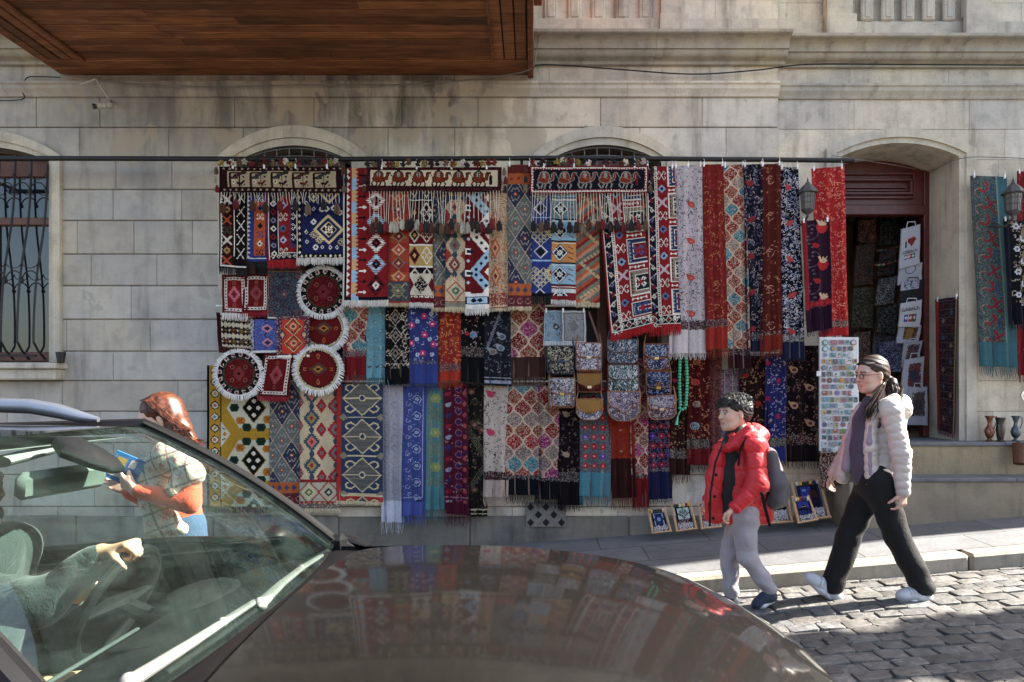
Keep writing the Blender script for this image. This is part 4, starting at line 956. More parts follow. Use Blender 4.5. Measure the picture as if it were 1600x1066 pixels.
def banner(w, h, kind):
    c = Cv(w, h, '#3a0e16'); r = rgn(9)
    if kind == 'camel_cream':
        c.rect(0, 0, w, h, '#3d1018'); c.speck(['#6a2a30', '#15101a'], .4, r); c.rect(6, 5, w-6, h-8, '#c4b79c')
        for k in range(6): camel(c, 19+k*31.2, 19.5, 1.12, '#7a3212', '#170b09')
        c.el(w-17, 14, 1.8, 2, '#1a1012'); c.rect(w-19, 15, w-15, 27, '#1a1012')
    elif kind == 'camel_navy':
        c.rect(0, 0, w, h, '#7d1220'); c.rect(4, 4, w-4, h-4, '#10162a'); c.frame(3.2, 1, '#cfc9bd'); tooth_frame(c, 3, 3, '#7d1220', '#cfc9bd', 4); c.rect(7, 7, w-7, h-7, '#0f1628')
        for k in range(5): camel(c, 22+k*32, 22.5, 1.12, '#7a3220', '#8c8680'); c.line(17+k*32, 18, 27+k*32, 21, .9, '#a8763c')
        c.el(w-18, 16, 2, 2.4, '#6a1a22'); c.rect(w-20, 18, w-16, 31, '#6a1a22')
    else:
        c.rect(0, 0, w, h, '#2c0c14'); c.rect(12, 7, w-8, h-9, '#a8987c')
        for k in range(20): c.dia(7+k*9.6, 3.5, 2.2, 2, '#9a8a74'); c.dia(7+k*9.6, h-4, 2.4, 2.2, '#9a8a74')
        for k in range(5):
            x = 20+k*33; c.rect(x-6, 10, x-2, h-9, '#3a1a1c'); c.rect(x-6, 16, x+9, 19, '#3a1a1c'); c.pl([(x+2, 17), (x+12, 11), (x+20, 9)], 5, ['#5c2a34', '#3c4a48', '#33483f'][k % 3]); c.pl([(x+8, 26), (x+14, 27), (x+18, 23)], 3.4, ['#2a1416', '#6d1a22'][k % 2]); c.line(x+10, 27, x+9, 31, 1, '#2a1416'); c.line(x+14, 27, x+15, 31, 1, '#2a1416')
            c.rect(x+11, 10, x+12.6, h-9, '#3a1a1c'); c.rect(x-4, 9, x+22, 11, '#3a2624'); c.dia(x+2, 24, 3.4, 4, '#cfc0a2'); c.dia(x+2, 24, 1.8, 2, '#5c2a34'); c.el(x+5, 13, 1.6, 1.6, '#2c1a1c'); c.el(x+18, 16, 1.8, 1.6, '#3c2c2a'); c.el(x+19, 29, 1.4, 1.4, '#5c2a34')
    return c
TASC = ['#5a1018', '#101218', '#2a1a18', '#5c4430', '#a8a294', '#6a1414', '#1a1a22', '#4a2414', '#141418', '#6d5a48']
TASM = M("tassel_wool", (.8, .8, .8), .95, 0, .25, 120, knot=True)
def tassel(name, x, y, z, r, L, col, parent, top=None):
    m = MB(); c = srgb(col); rg = random.Random(int(x*9999+z*777))
    if top: m.tube([(x+top[0], y, top[1]), (x, y-.002, z)], .0022, 4, col=srgb('#c9c2b2'))
    for k in range(9):
        a = k*2.4; rr = r*.75*math.sqrt(k/9.); dx, dy = rr*math.cos(a), rr*math.sin(a)*.6; s = rg.uniform(.7, 1.2)
        m.tube([(x+dx*.2, y+dy*.2, z+.004), (x+dx*1.0, y+dy, z-L*.35), (x+dx*1.25, y+dy*1.2, z-L*rg.uniform(.85, 1.05))], [r*.16, r*.42, r*.22], 5, col=tuple(v*s for v in c))
    m.ball((x, y, z-.003), (r*.6, r*.5, r*.5), 6, 5, col=tuple(v*.8 for v in c))
    return m.build(name, TASM, parent, smooth=True)
def wall_banner(label, x0, x1, y0, y1, kind, D, ylen, ntas, seed, cols=TASC):
    o = textile('tasselled_wall_hanging', label, 'wall hanging', 'tasselled camel and animal panels', (x0, y0, x1, y1), D, banner(x1-x0, y1-y0, kind), 0, nf=1.6, amp=.006, clip=0)
    rg = random.Random(seed)
    m = MB(); n = int((x1-x0)/4.6)
    for i in range(n):
        px = x0+4+(x1-x0-8)*i/(n-1); a = P(px, y1-1, D+.0); b = P(px+rg.uniform(-4, 4), ylen-8+rg.uniform(-3, 3), D-.012)
        m.tube([a, ((a[0]+b[0])/2+rg.uniform(-.004, .004), D-.004, (a[2]+b[2])/2), b], .0023, 4, col=srgb('#cbc4b6'))
    m.build('tassel_cord', TASM, o)
    for i in range(ntas):
        px = x0+6+(x1-x0-12)*i/(ntas-1)+rg.uniform(-2, 2); x, y, z = P(px, ylen-10+rg.uniform(-4, 5), D-.014)
        tassel('tassel', x, y, z, .027, .085, cols[rg.randrange(len(cols))], o)
    for i in range(int((x1-x0)/9)):      # pompoms along the top edge
        px = x0+5+9*i+rg.uniform(-4, 4); x, y, z = P(px, y0-5+rg.uniform(-3, 2), D-.01); c = srgb(rg.choice(TASC+['#8f8038', '#cfc8ba']))
        mm = MB()
        for k in range(16):
            a, b_ = rg.uniform(0, 6.28), rg.uniform(-1.3, 1.3); d = .03
            mm.tube([(x, y, z), (x+d*math.cos(a)*math.cos(b_), y+d*.6*math.sin(a)*math.cos(b_), z+d*math.sin(b_))], [.006, .008], 4, col=tuple(v*rg.uniform(.7, 1.2) for v in c))
        mm.build('pompom', TASM, o)
    for sx, k0 in ((x0-5, 0), (x1+5, 4)):
        for k in range(3): x, y, z = P(sx+rg.uniform(-3, 3), y0+2+k*14, D); tassel('tassel', x, y, z, .018, .06, TASC[(k+k0+seed) % len(TASC)], o)
    clips(o, ((x0+8, y0), (x1-8, y0), (x0, y1), (x1, y1)), D, 4, 12)
wall_banner('long dark panel woven with a row of beige animals, leftmost of the tasselled panels', 342, 533, 260, 301, 'animal', TA-.06, 326, 9, 3)
wall_banner('long cream panel woven with a caravan of brown camels above hanging tassels', 573, 784, 261, 299, 'camel_cream', TA-.07, 356, 26, 5)
wall_banner('long navy panel woven with rust camels in a white-toothed red border above tassels', 828, 1013, 259, 302, 'camel_navy', TA-.065, 357, 17, 7)
# --- long shawls, right part of the top row
def pt_white(c, r): c.scrolls(['#4a4648', '#6a6264', '#8a8284'], c.w*c.h/26, r, (1.6, 3.4), .75); [(c.pais(c.w*.62, 62+k*57, 5.5, '#b0483c', '#c9655a', 1), c.el(2, 28+k*57, 5, 6, '#b8326a')) for k in range(6)]
def pt_vine(cols, bird=None, bx=.5, step=57, y0=30, dens=30, r_=(1.8, 4)):
    def f(c, r):
        c.scrolls(cols, c.w*c.h/dens, r, r_, .85)
        if bird: [c.pais(c.w*bx+(4 if k % 2 else -2)*0, y0+k*step, 5.2, bird, None, -1 if k % 2 else 1) for k in range(int(c.h/step)+1)]
    return f
textile('long_shawl', 'long white shawl with tiny dark scrolls and red paisleys', 'shawl', G6, ((1052, 260), (1098, 257), (1044, 553), (1103, 553)), TA+.012, shawl(52, 295, '#b3a9ac', '#bfb6b6', '#5c3c44', 12, 38, pt_white, 41), 10, '#c9c0be', True, clip=3)
textile('long_shawl', 'long brick-red shawl with faint gold scrolls right of the white one', 'shawl', G6, ((1097, 257), (1131, 256), (1104, 547), (1138, 545)), TA+.0, shawl(35, 290, '#7c1c12', '#98280f', '#6a3434', 10, 36, pt_vine(['#a8583c', '#b07a50', '#8a2a40'], '#8a2428', .5, 60, 35, 34), 42), 14, '#7c2a1a', True, clip=2)
textile('long_shawl', 'long shawl of turquoise, brown and cream onion-shaped lozenges', 'shawl', G6, ((1130, 259), (1163, 256), (1137, 577), (1172, 575)), TA+.014, shawl(34, 318, '#7c2420', '#34101c', '#4c2c30', 8, 22, lambda c, r: ogee(c, 11.5, 14, ['#16808c', '#8c3c26', '#9c8a7c', '#8a1c22', '#93402a'], '#c4ab94', r), 43), 11, '#2a0f18', True, clip=2)
textile('long_shawl', 'long navy shawl with red birds between the lozenge and the rust brown shawl', 'shawl', G6, ((1161, 258), (1192, 256), (1168, 549), (1194, 548)), TA+.004, shawl(30, 292, '#14152e', '#141f46', '#5c5a66', 9, 18, pt_vine(['#7a7c92', '#a89a8c', '#5a4a6a'], '#8c2c34', .35, 57, 30, 20), 44), 11, '#141b38', True, clip=2)
textile('long_shawl', 'long rust brown shawl with pale swirling rosettes', 'shawl', G6, ((1189, 257), (1220, 255), (1189, 548), (1224, 547)), TA-.012, shawl(32, 292, '#5a1e10', '#7a2410', '#6d2a1c', 2, 26, lambda c, r: (c.scrolls(['#b07a5a', '#9c5a4a'], 80, r, (1.8, 3.2), .8), [[c.arc(15, 25+k*57, q, a, a+2.2, .9, '#c08a7a') for q, a in ((6, 0), (4, 2), (6, 3.3), (2.4, 4))] for k in range(5)]), 45), 11, '#6d2412', True, clip=2)
textile('long_shawl', 'long navy shawl with dense white scrolls and coral birds beside the left lantern', 'shawl', G6, ((1219, 261), (1248, 261), (1222, 562), (1258, 560)), TA+.006, shawl(33, 302, '#10122a', '#121d44', '#8a8a8e', 10, 27, pt_vine(['#a9adbb', '#7c84a0', '#c2b8b4'], '#b0444a', .45, 57, 32, 11, (1.6, 3.6)), 46), 5, '#141b38', True, clip=2)
def pt_pom(c, r):
    c.rect(0, 0, 7, c.h-34, '#8c1426')
    for k in range(4): c.arc(14+k % 2, 18+k*42, 12, -1.5, 2, 1.1, '#5d5468'); [c.el(12+5*math.sin(j*1.2+k), 8+k*42+j*5.5, 2.4, 1.3, '#5d5a6c') for j in range(7)]
    for y in (12, 70, 127): c.el(32, y, 9, 9, '#a81c24'); c.poly([(23, y-12), (28, y-4), (36, y-4), (40, y-13), (35, y-9), (33, y-14), (30, y-9), (27, y-14)], '#c7a48a'); c.el(33, y-6, 7, 3, '#c7a48a')
    for y in (40, 95): c.pais(22, y, 4.5, '#a01c28')
    c.rect(8, c.h-46, c.w, c.h-38, '#8c1426'); [c.dia(12+k*9, c.h-42, 4, 3.5, '#a82430') for k in range(5)]
textile('hanging_shawl', 'short plum shawl with red pomegranates hung below the left lantern', 'shawl', G6, ((1252, 345), (1296, 343), (1260, 520), (1300, 514)), TA-.03, shawl(45, 172, '#34102c', '#2c0c2c', None, 0, 34, pt_pom, 47), 8, '#2c0c2c', True, clip=2, clipup=7)
textile('long_shawl', 'long bright red shawl with gold scrolls hanging by the shop door', 'shawl', G6, ((1267, 264), (1319, 260), (1281, 526), (1326, 524)), TA-.012, shawl(50, 264, '#a50c14', '#a80c14', '#8c6a64', 8, 14, pt_vine(['#cc7c60', '#d08a72', '#b8283a'], None, .5, 50, 30, 22, (2, 4.5)), 48), 13, '#a01218', True, clip=2)
# --- the cluster of small rugs, left
def prayer(w, h, bg, bord, med, fb='#cfc4ba'):
    c = Cv(w, h, bord); c.frame(3.5, 4.5, fb)
    for i in range(int(h/5)): c.dia(6, 5+i*5, 1.7, 1.9, '#7a1422' if i % 2 else '#16161e'); c.dia(w-6, 5+i*5, 1.7, 1.9, '#7a1422' if i % 2 else '#16161e')
    for i in range(int(w/5)): c.dia(5+i*5, 6, 1.9, 1.6, '#7a1422' if i % 2 else '#16161e'); c.dia(5+i*5, h-6, 1.9, 1.6, '#7a1422' if i % 2 else '#16161e')
    c.rect(8.5, 8.5, w-8.5, h-8.5, bg); sdia(c, w/2, h/2, w*.22, h*.2, med, 5); c.dia(w/2, h/2, w*.13, h*.12, '#8c2a34'); c.el(w/2, h/2, 1.5, 1.5, '#20161a')
    for y in (h*.22, h*.78): c.el(w/2, y, 2.6, 3, '#a05a4a', 1.)
    return c
textile('small_rug', 'small red prayer rug with a pale pink border and white fringe', 'rug', G2, (346, 429, 385, 490), TB-.01, prayer(39, 61, '#820d18', '#6d0f1c', '#c0707c'), 11, '#dcdad6')
textile('small_rug', 'small dark red prayer rug with a red fringe beside the blue-grey floral rug', 'rug', G2, (380, 428, 421, 489), TB-.0, prayer(41, 61, '#6d0810', '#5a0c16', '#8a4a48'), 8, '#8c1426')
def f_bf(c):
    r = rgn(61); c.speck(['#2c3a46', '#5a6e7c', '#2c2430', '#6d3a40'], .8, r); c.el(25, 37, 22, 10, '#4c3038'); c.el(25, 37, 9, 24, '#48343c'); c.el(25, 37, 13, 8, '#3a4a58'); c.flower(25, 37, 6, '#7a4048', '#8a8a7c'); c.speck(['#4c5e6c', '#2c3a46'], .4, r); [c.el(x, y, 7, 7, '#7c4438', 2) for x in (3, c.w-3) for y in (4, c.h-6)]; c.frame(0, 1.6, '#9a6a4c'); c.rect(0, c.h-3, c.w, c.h, '#cfcac2'); return c
textile('small_rug', 'blue-grey floral mat with a white lower edge beside the top round rug', 'rug', G2, (419, 423, 472, 498), TB-.014, f_bf(Cv(53, 75, '#40505e')), 0)
def f_gul(c):
    c.rect(0, 0, 6, c.h, '#3a1014'); c.rect(0, c.h-9, c.w, c.h, '#3a1a1a'); c.rect(6, 0, 7, c.h-9, '#cfc4b0')
    for i in range(4):
        for j in range(3): x, y = 13+i*12.5, 8+j*17; cc = ['#4c4428', '#24181c', '#5a2418', '#5a5228'][(i+j) % 4]; c.hook(x, y, 6, '#24181c', 2.2); c.el(x, y, 4.4, 4.6, cc); c.dia(x, y, 1.8, 1.8, '#8c6a3c')
    c.speck(['#6a3a34', '#3a1014'], .5, rgn(3), 0, c.h-8, c.w, c.h); return c
textile('small_rug', 'cream mat with dark brown beetle-like motifs at the left edge of the display', 'rug', G2, ((338, 488), (395, 494), (340, 552), (394, 552)), TB+.012, f_gul(Cv(56, 60, '#bdb29c')), 0)
def f_blu(c):
    c.speck(['#6f7fbc', '#384a94'], .35, rgn(4)); c.rect(0, 0, 5, c.h, '#b9b4be'); c.speck(['#3a3a50'], .4, rgn(5), 0, 0, 5, c.h)
    for y in (14, 36): c.dia(26, y, 9, 7, '#c28a98'); c.dia(26, y, 5, 4, '#3a3260')
    for y in (3, 25): c.dring(26, y, 5, 5, 1.4, '#1d1c30')
    c.rect(0, c.h-4, c.w, c.h, '#dcd9d6'); return c
textile('small_rug', 'small bright blue mat with pink diamonds', 'rug', G2, (391, 499, 434, 551), TB-.0, f_blu(Cv(43, 52, '#4456a2')), 0)
def f_or(c):
    c.frame(0, 7, '#5d3a50'); c.speck(['#b9a08a', '#8c3a4a', '#2a2438'], .5, rgn(6)); c.rect(8, 5, c.w-8, c.h-6, '#b83c20')
    for y in (16, 42): c.dia(c.w/2, y, 15, 14, '#c9a67a'); c.dia(c.w/2, y, 13, 12, '#24202c'); c.dia(c.w/2, y, 11, 10, '#b84a24'); c.star(c.w/2, y, 6, '#c9a67a', '#4c2c5c'); c.el(c.w/2, y, 2.6, 2.6, '#8c2a50')
    for x in (9, c.w-9): c.dia(x, 29, 6, 8, '#3a3a5a'); c.dia(x, 29, 3.5, 5, '#c9a67a')
    c.rect(0, c.h-4, c.w, c.h, '#dcd9d6'); return c
textile('small_rug', 'small orange-red medallion mat above the dark red tilted mat', 'rug', G2, (432, 494, 484, 558), TB-.022, f_or(Cv(52, 64, '#5d3a50')), 0)
textile('small_rug', 'dark red mat hung slightly askew between the two lowest round rugs', 'rug', G2, ((413, 552), (459, 552), (402, 619), (450, 622)), TB-.012, prayer(48, 68, '#6d0810', '#5a0a16', '#a04a50'), 8, '#8c1426')
def roundrug(label, cx, cy, r, style, D, rf=11):
    w = 2*r; c = Cv(w, w, '#6d0a14'); q = np.hypot(c.X-r, c.Y-r)
    if style == 'black':
        c.a[q > r*.68] = C('#17141a'); a = np.arctan2(c.Y-r, c.X-r); m = (q > r*.78) & (q < r*.96) & (np.sin(a*16) > .0); c.a[m] = C('#c9bcb4'); m = (q > r*.82) & (q < r*.92) & (np.sin(a*16) > .6); c.a[m] = C('#6d1422')
        m = (q > r*.66) & (q < r*.75); c.a[m] = C('#4a4230'); c.speck(['#17141a'], .15, rgn(int(cx)))
        c.serr(r, r, 9, 10, '#7d3a3c', '#8c2430', '#241418', 4)
        for k in range(4): c.el(r+r*.42*math.cos(.8+k*1.57), r+r*.42*math.sin(.8+k*1.57), 3.4, 3.4, '#8a5a4c', 1.1)
    else:
        c.a[q > r*.84] = C('#cdbb98'); a = np.arctan2(c.Y-r, c.X-r); m = (q > r*.86) & (q < r*.9) & (np.sin(a*60) > 0); c.a[m] = C('#5a4a34'); m = (q > r*.80) & (q < r*.85); c.a[m] = C('#2c1c1c'); m = (q > r*.93); c.a[m] = C('#3a2c28') if style == 'cream2' else C('#cdbb98')
        c.serr(r, r, 13, 9, '#5c4a3c', '#b87c28', '#20160f', 5); c.rect(r-4, r-1.6, r+4, r+1.6, '#24160c')
        for k in range(4): c.el(r+r*.6*math.cos(k*1.57), r+r*.6*math.sin(k*1.57), 2.8 if k % 2 == 0 else 2.2, 4.2 if k % 2 else 2.8, '#b06a2c', 1.)
    c.dirt(rgn(3), .12)
    Q = ((cx-r, cy-r), (cx+r, cy-r), (cx-r, cy+r), (cx+r, cy+r)); mask = np.hypot(*np.meshgrid((np.arange(c.W)+.5)/c.W*2-1, (np.arange(c.H)+.5)/c.H*2-1)) < 1
    o = sheet('round_rug', Q, D, c, KN, None, .8, .003, mask=mask, droop=0); tag(o, label, 'rug', G7); ph = o["_ph"]; del o["_ph"]
    bk_ = MB(); X, Y, Z = P(cx, cy, D); R_ = r/F*D
    bk_.tube([(X, D+.006, Z), (X, D+.02, Z)], R_*1.02, 40, col=(.25, .05, .06)); bk_.build('backing', KN, o)
    mb = MB(); rg = random.Random(int(cx)); n = int(2*math.pi*R_/.0048)
    for i in range(n):
        a = 2*math.pi*i/n; L = rf/F*D*rg.uniform(.85, 1.1); k = rg.uniform(.82, 1.08); a2 = a+rg.uniform(-.045, .045); g = -.10*L*0
        p0 = (X+math.cos(a)*(R_-.006), D-.004, Z+math.sin(a)*(R_-.006)); p1 = (X+math.cos(a2)*(R_+L*.55), D-.004+rg.uniform(-.003, .003), Z+math.sin(a2)*(R_+L*.55)); p2 = (X+math.cos(a2)*(R_+L), D+rg.uniform(-.006, .006), Z+math.sin(a2)*(R_+L*.92)-.22*L)
        tx, tz = -math.sin(a), math.cos(a); vs = []
        for p, s in zip((p0, p1, p2), (.0032, .0036, .0016)): vs += [(p[0]-tx*s, p[1], p[2]-tz*s), (p[0]+tx*s, p[1], p[2]+tz*s), (p[0], p[1]-s, p[2])]
        mb.add(vs, [(q_*3+b, q_*3+(b+1) % 3, q_*3+3+(b+1) % 3, q_*3+3+b) for q_ in range(2) for b in range(3)], (.74*k, .74*k, .73*k))
    mb.build('fringe', THREAD, o); return o
roundrug('round dark red rug with a black patterned ring, uppermost of the round rugs', 503+2, 456, 36, 'black', TB-.02, 7)
roundrug('round red rug with a cream ring, half hidden under the uppermost round rug', 506, 513, 32, 'cream2', TB+.012, 8)
roundrug('round dark red rug with a black patterned ring above the yellow kilim', 373, 584, 34, 'black', TB-.014, 7.5)
roundrug('round red rug with a cream ring and amber centre, lowest right of the round rugs', 497, 577, 34, 'cream', TB-.03, 7.5)
# --- middle row shawls
def RS(x0, x1, y0, y1, f, top=None): return (x0, y0, x1, y1)
def rose(c, x, y, r, a='#7c94ae', b='#3c4c6a'): c.el(x, y, r, r*.85, a); c.arc(x, y, r*.6, 0, 4, .9, b); c.arc(x, y, r*.3, 2, 6, .9, b)
og = lambda cols, a, b, line='#c4ab94', y1=None: (lambda c, r: ogee(c, a, b, cols, line, r, 0, 0, y1))
TBS = TB+.02
textile('hanging_shawl', 'red shawl with cream lozenges and one turquoise, partly behind the round rugs', 'shawl', G3, (534, 476, 575, 586), TBS, shawl(41, 110, '#7d141c', '#7a0f1a', '#7d5a60', 8, 30, og(['#7a1018', '#9c5a4c', '#8c2a2c', '#17848e', '#93503c'], 13, 16), 51), 12, '#7d2a30', True)
def pt_tq(c, r): [c.pais(22-(k % 2)*8, 14+k*14, 3.4, '#57838c', '#8fb0b4', 1 if k % 2 else -1) for k in range(7)]; c.scrolls(['#5c8488', '#8a6a62', '#88aab0'], 40, r, (2, 4), .8); [c.poly([(2+k*11, c.h-18), (9+k*11, c.h-20), (5+k*11, c.h-15)], '#4c3c38') for k in range(3)]
textile('hanging_shawl', 'narrow turquoise shawl in the middle row', 'shawl', G3, (572, 476, 605, 592), TBS+.008, shawl(32, 116, '#5f99a6', '#5a9aaa', None, 0, 14, pt_tq, 52), 12, '#58929e', True)
def pt_bl(c, r):
    for k in range(4): x, y = 16, 18+k*28; c.dring(x, y, 11, 14, 1.4, '#a89a8c'); c.dia(x, y, 6, 8, '#8a7c70'); c.dia(x, y, 3, 4, '#1a181c'); [c.arc(x+dx, y, 4, 0, 5, 1, '#b0a294') for dx in (-11, 11)]
    [c.arc(32+3*math.sin(y*.3), y, 3.4, 0, 5, 1.1, '#b9aca0') for y in range(6, int(c.h)-26, 7)]; c.scrolls(['#9a8a5c', '#8c8078'], 40, r, (1.5, 3), .8); [c.arc(4+k*7, c.h-30, 3.4, 3, 6.3, 1.2, '#b9aca0') for k in range(6)]
textile('hanging_shawl', 'black shawl with beige ornate lace pattern in the middle row', 'shawl', G3, (602, 478, 640, 601), TBS-.004, shawl(38, 123, '#151417', '#0f1118', None, 0, 25, pt_bl, 53), 4, '#5a5c5c', True)
def pt_bf(c, r):
    c.scrolls(['#a9adc4', '#8a93b4', '#6a7ab0'], 75, r, (2, 5), 1.1); [c.flower(x, y, 5, '#b8246a', '#d8c4cc') for x, y in ((6, 30), (25, 16), (26, 45), (6, 58), (24, 74), (40, 60), (38, 28))]; [c.flower(x, y, 3.6, '#aeb4cc', '#5a6aa0') for x, y in ((15, 24), (36, 12), (14, 52), (34, 52), (16, 76), (38, 76))]
textile('hanging_shawl', 'cobalt blue shawl with magenta flowers and a small black label, middle row', 'shawl', G3, (637, 478, 685, 600), TBS-.016, shawl(47, 122, '#28397c', '#213f8c', '#3a4c90', 4, 32, pt_bf, 54), 15, '#1f3878', True)
textile('hanging_shawl', 'orange-red shawl with gold vines in the middle row', 'shawl', G3, (684, 479, 722, 596), TBS-.004, shawl(38, 117, '#98280e', '#a3300c', '#8a4c50', 10, 17, pt_vine(['#d09050', '#cc7a3c', '#7a2a5a'], None, .5, 50, 20, 16), 55), 12, '#98381c', True)
textile('hanging_shawl', 'black shawl with one blue rose between the orange-red and the charcoal paisley shawl', 'shawl', G3, (720, 479, 758, 598), TBS+.006, shawl(37, 119, '#121116', '#0e1019', '#4c3838', 12, 42, lambda c, r: (c.scrolls(['#a8887c', '#8c6a64', '#b0a294', '#8c3a44'], 110, r, (1, 2.4), .8), rose(c, 19, 44, 6), c.el(9, 42, 3, 3, '#a8242c')), 56), 5, '#1c1818', True)
def pt_cp(c, r): c.scrolls(['#6a6e7c', '#8a8c94', '#4c5264'], 120, r, (1.4, 3.4), .8); [(c.pais(x, y, 6, '#8d8f98', '#2a2e3c'), c.el(x, y, 4, 3.4, q)) for x, y, q in ((28, 46, '#5c6070'), (26, 64, '#54707c'), (14, 70, '#7a6a5c'))]; [c.line(4, 70-k*4, 26, 12-k*4, .9, '#7a7e8c') for k in range(3)]; c.rect(0, c.h-14, c.w, c.h-12.6, '#9aa0ac'); c.rect(0, c.h-9, c.w, c.h-4, '#8f96a8'); c.rect(0, c.h-4, c.w, c.h-2.5, '#1a1c28')
textile('hanging_shawl', 'charcoal shawl with pale grey paisleys and striped end in the middle row', 'shawl', G3, (756, 480, 798, 603), TBS-.01, shawl(42, 123, '#20232e', '#20232e', None, 0, 0, pt_cp, 57), 0, '#222222', True)
textile('hanging_shawl', 'wide crimson and magenta lozenge shawl with a plain brown end, left of the pale mats', 'shawl', G3, (796, 474, 852, 590), TBS-.0, shawl(55, 116, '#7d141c', '#47302a', None, 0, 32, og(['#8c1420', '#96806e', '#98246a', '#8c4a30', '#7a1018'], 15, 20), 58), 14, '#43302c', True)
for lb, x0, x1, col, pc in (('small pale blue mat with a brown star flower and white fringe', 851, 882, '#7f9cae', 1), ('small light grey lace-patterned mat with white fringe', 877, 915, '#8f8f90', 0)):
    c = Cv(x1-x0, 50, col); r = rgn(x0); c.scrolls(['#5c6a74', '#a8a8a8', '#6a5c54'], 40, r, (1.5, 3), .7)
    if pc: c.star(19, 26, 6, '#4a3c34', '#8fa6b0'); c.frame(0, 1.5, '#b9c4ca')
    else: c.frame(1, 1, '#c4c4c4'); c.frame(4, .8, '#6a6a6a'); c.dia(19, 24, 8, 10, '#7c7c7e')
    textile('small_mat', lb+', above the handbags', 'mat', 'pair of mats above the handbags', (x0, 485, x1, 535), TB-.045-(.01 if not pc else 0), c, 7, '#d4d4d4', clip=2, clipup=3)
# --- bottom row: long kilims
def f_yel(c):
    c.rect(0, 0, 4, c.h, '#14141a'); c.rect(4, 0, 20, c.h, '#b58c12')
    for k in range(12):
        y = 8+k*18; c.star(12, y, 7.5, '#15161a'); c.star(12, y, 5.4, '#cfc9b8'); c.star(12, y, 3, ['#b8603c', '#4c8a8c', '#b58c2c'][k % 3])
    c.rect(20, 0, 21.5, c.h, '#5a4a1c'); c.rect(c.w-2, 0, c.w, c.h, '#8a6c14')
    for yo in (-66, 16, 98, 180):
        P6 = [(32, yo+56), (55, yo+26), (c.w-2, yo+26), (c.w, yo+120-26), (55, yo+94), (32, yo+64)]
        c.poly([(30, yo+50), (50, yo+18), (c.w, yo+18), (c.w, yo+82), (50, yo+82)], '#c2bda6')
        for x, y, q in ((42, yo+50, 0), (52, yo+30, 1), (62, yo+20, 0), (84, yo+20, 0), (52, yo+70, 1), (62, yo+80, 0), (84, yo+80, 0), (94, yo+32, 1), (94, yo+68, 1)): c.poly([(x-8, y), (x-5, y-6), (x+5, y-6), (x+8, y), (x+5, y+6), (x-5, y+6)], ['#1c4030', '#b87820'][q]); c.hook(x, y, 3.4, ['#0f2820', '#8c5410'][q], 1)
        c.dia(73, yo+50, 19, 24, '#6a5214'); c.dia(73, yo+50, 17, 22, '#14120f'); [c.star(73+dx, yo+50+dy, 4, '#cfc9b8') for dx, dy in ((0, -11), (-7, 0), (7, 0), (0, 11))]
    for y in (25, 107, 189): c.poly([(21, y-20), (36, y), (21, y+20)], '#c2bda6'); c.dia(27, y, 4, 4, '#b87820'); c.line(24, y-9, 28, y-7, 1.3, '#15161a'); c.line(24, y+9, 28, y+7, 1.3, '#15161a')
    return c
textile('long_kilim', 'bright mustard yellow kilim with green hexagons and a black-edged star border', 'rug', G4, (324, 571, 423, 792), TC_+.0, f_yel(Cv(99, 221, '#b08a10')), 10, '#4a3024', frcols=['#2a1c1c', '#6a4a2c'])
textile('long_kilim', 'grey and violet diamond kilim beside the yellow one, with orange and maroon foot bands', 'rug', G4, (421, 597, 474, 790), TC_-.012, (lambda c: c)(f_gb(53, 193, 20, 25)), 6, '#cbbb9c')
def f_rs(c):
    c.rect(0, 0, c.w, c.h, '#c2b090')
    for k in range(-1, 8):
        y = 24+k*37
        for sx, off in ((19, 0), (c.w-7, 18)): sdia(c, sx, y+off, 12.5, 15, '#a3242c' if sx > 30 else '#3c5566', 5, '#3c5566' if sx < 30 else '#a3242c'); c.dia(sx, y+off, 8, 10, ['#c27a6a', '#9c8a60'][k % 2] if sx < 30 else '#7c7c7a'); c.dia(sx, y+off, 3.4, 4.4, '#a3242c'); c.el(sx, y+off+18.5, 4, 4.6, '#3c5566')
        c.dia(-3, y+12, 10, 15, '#a3242c'); c.star(2, y+12, 4, '#7c7c7a', '#a3242c')
        c.dia(34, y+18, 8, 12, '#a3242c'); c.star(34, y+18, 4, '#77777a', '#a3242c')
    y = c.h-46; c.rect(0, y, c.w, c.h, '#b0aa96'); c.rect(0, y, c.w, y+5, '#8c2a30')
    for x in (15, 45): c.dring(x, y+20, 17, 19, 2, '#a3342c'); c.dia(x, y+20, 12, 13, '#c9bf9c' if x < 20 else '#c2b090'); c.star(x, y+20, 7, ['#6f7a44', '#2c405a'][x > 20], '#c9bf9c')
    c.teeth(0, c.h-12, c.w, c.h-12, 8, 6, '#a3342c'); c.rect(0, c.h-8, c.w, c.h, '#67706c'); c.speck(['#a3342c', '#c2b090'], .25, rgn(2), 0, c.h-8, c.w, c.h); return c
textile('long_kilim', 'red, cream and slate saw-toothed diamond kilim hanging to the pavement', 'rug', G4, (468, 592, 531, 795), TC_-.022, f_rs(Cv(63, 203, '#c2b090')), 7, '#cdbfa2')
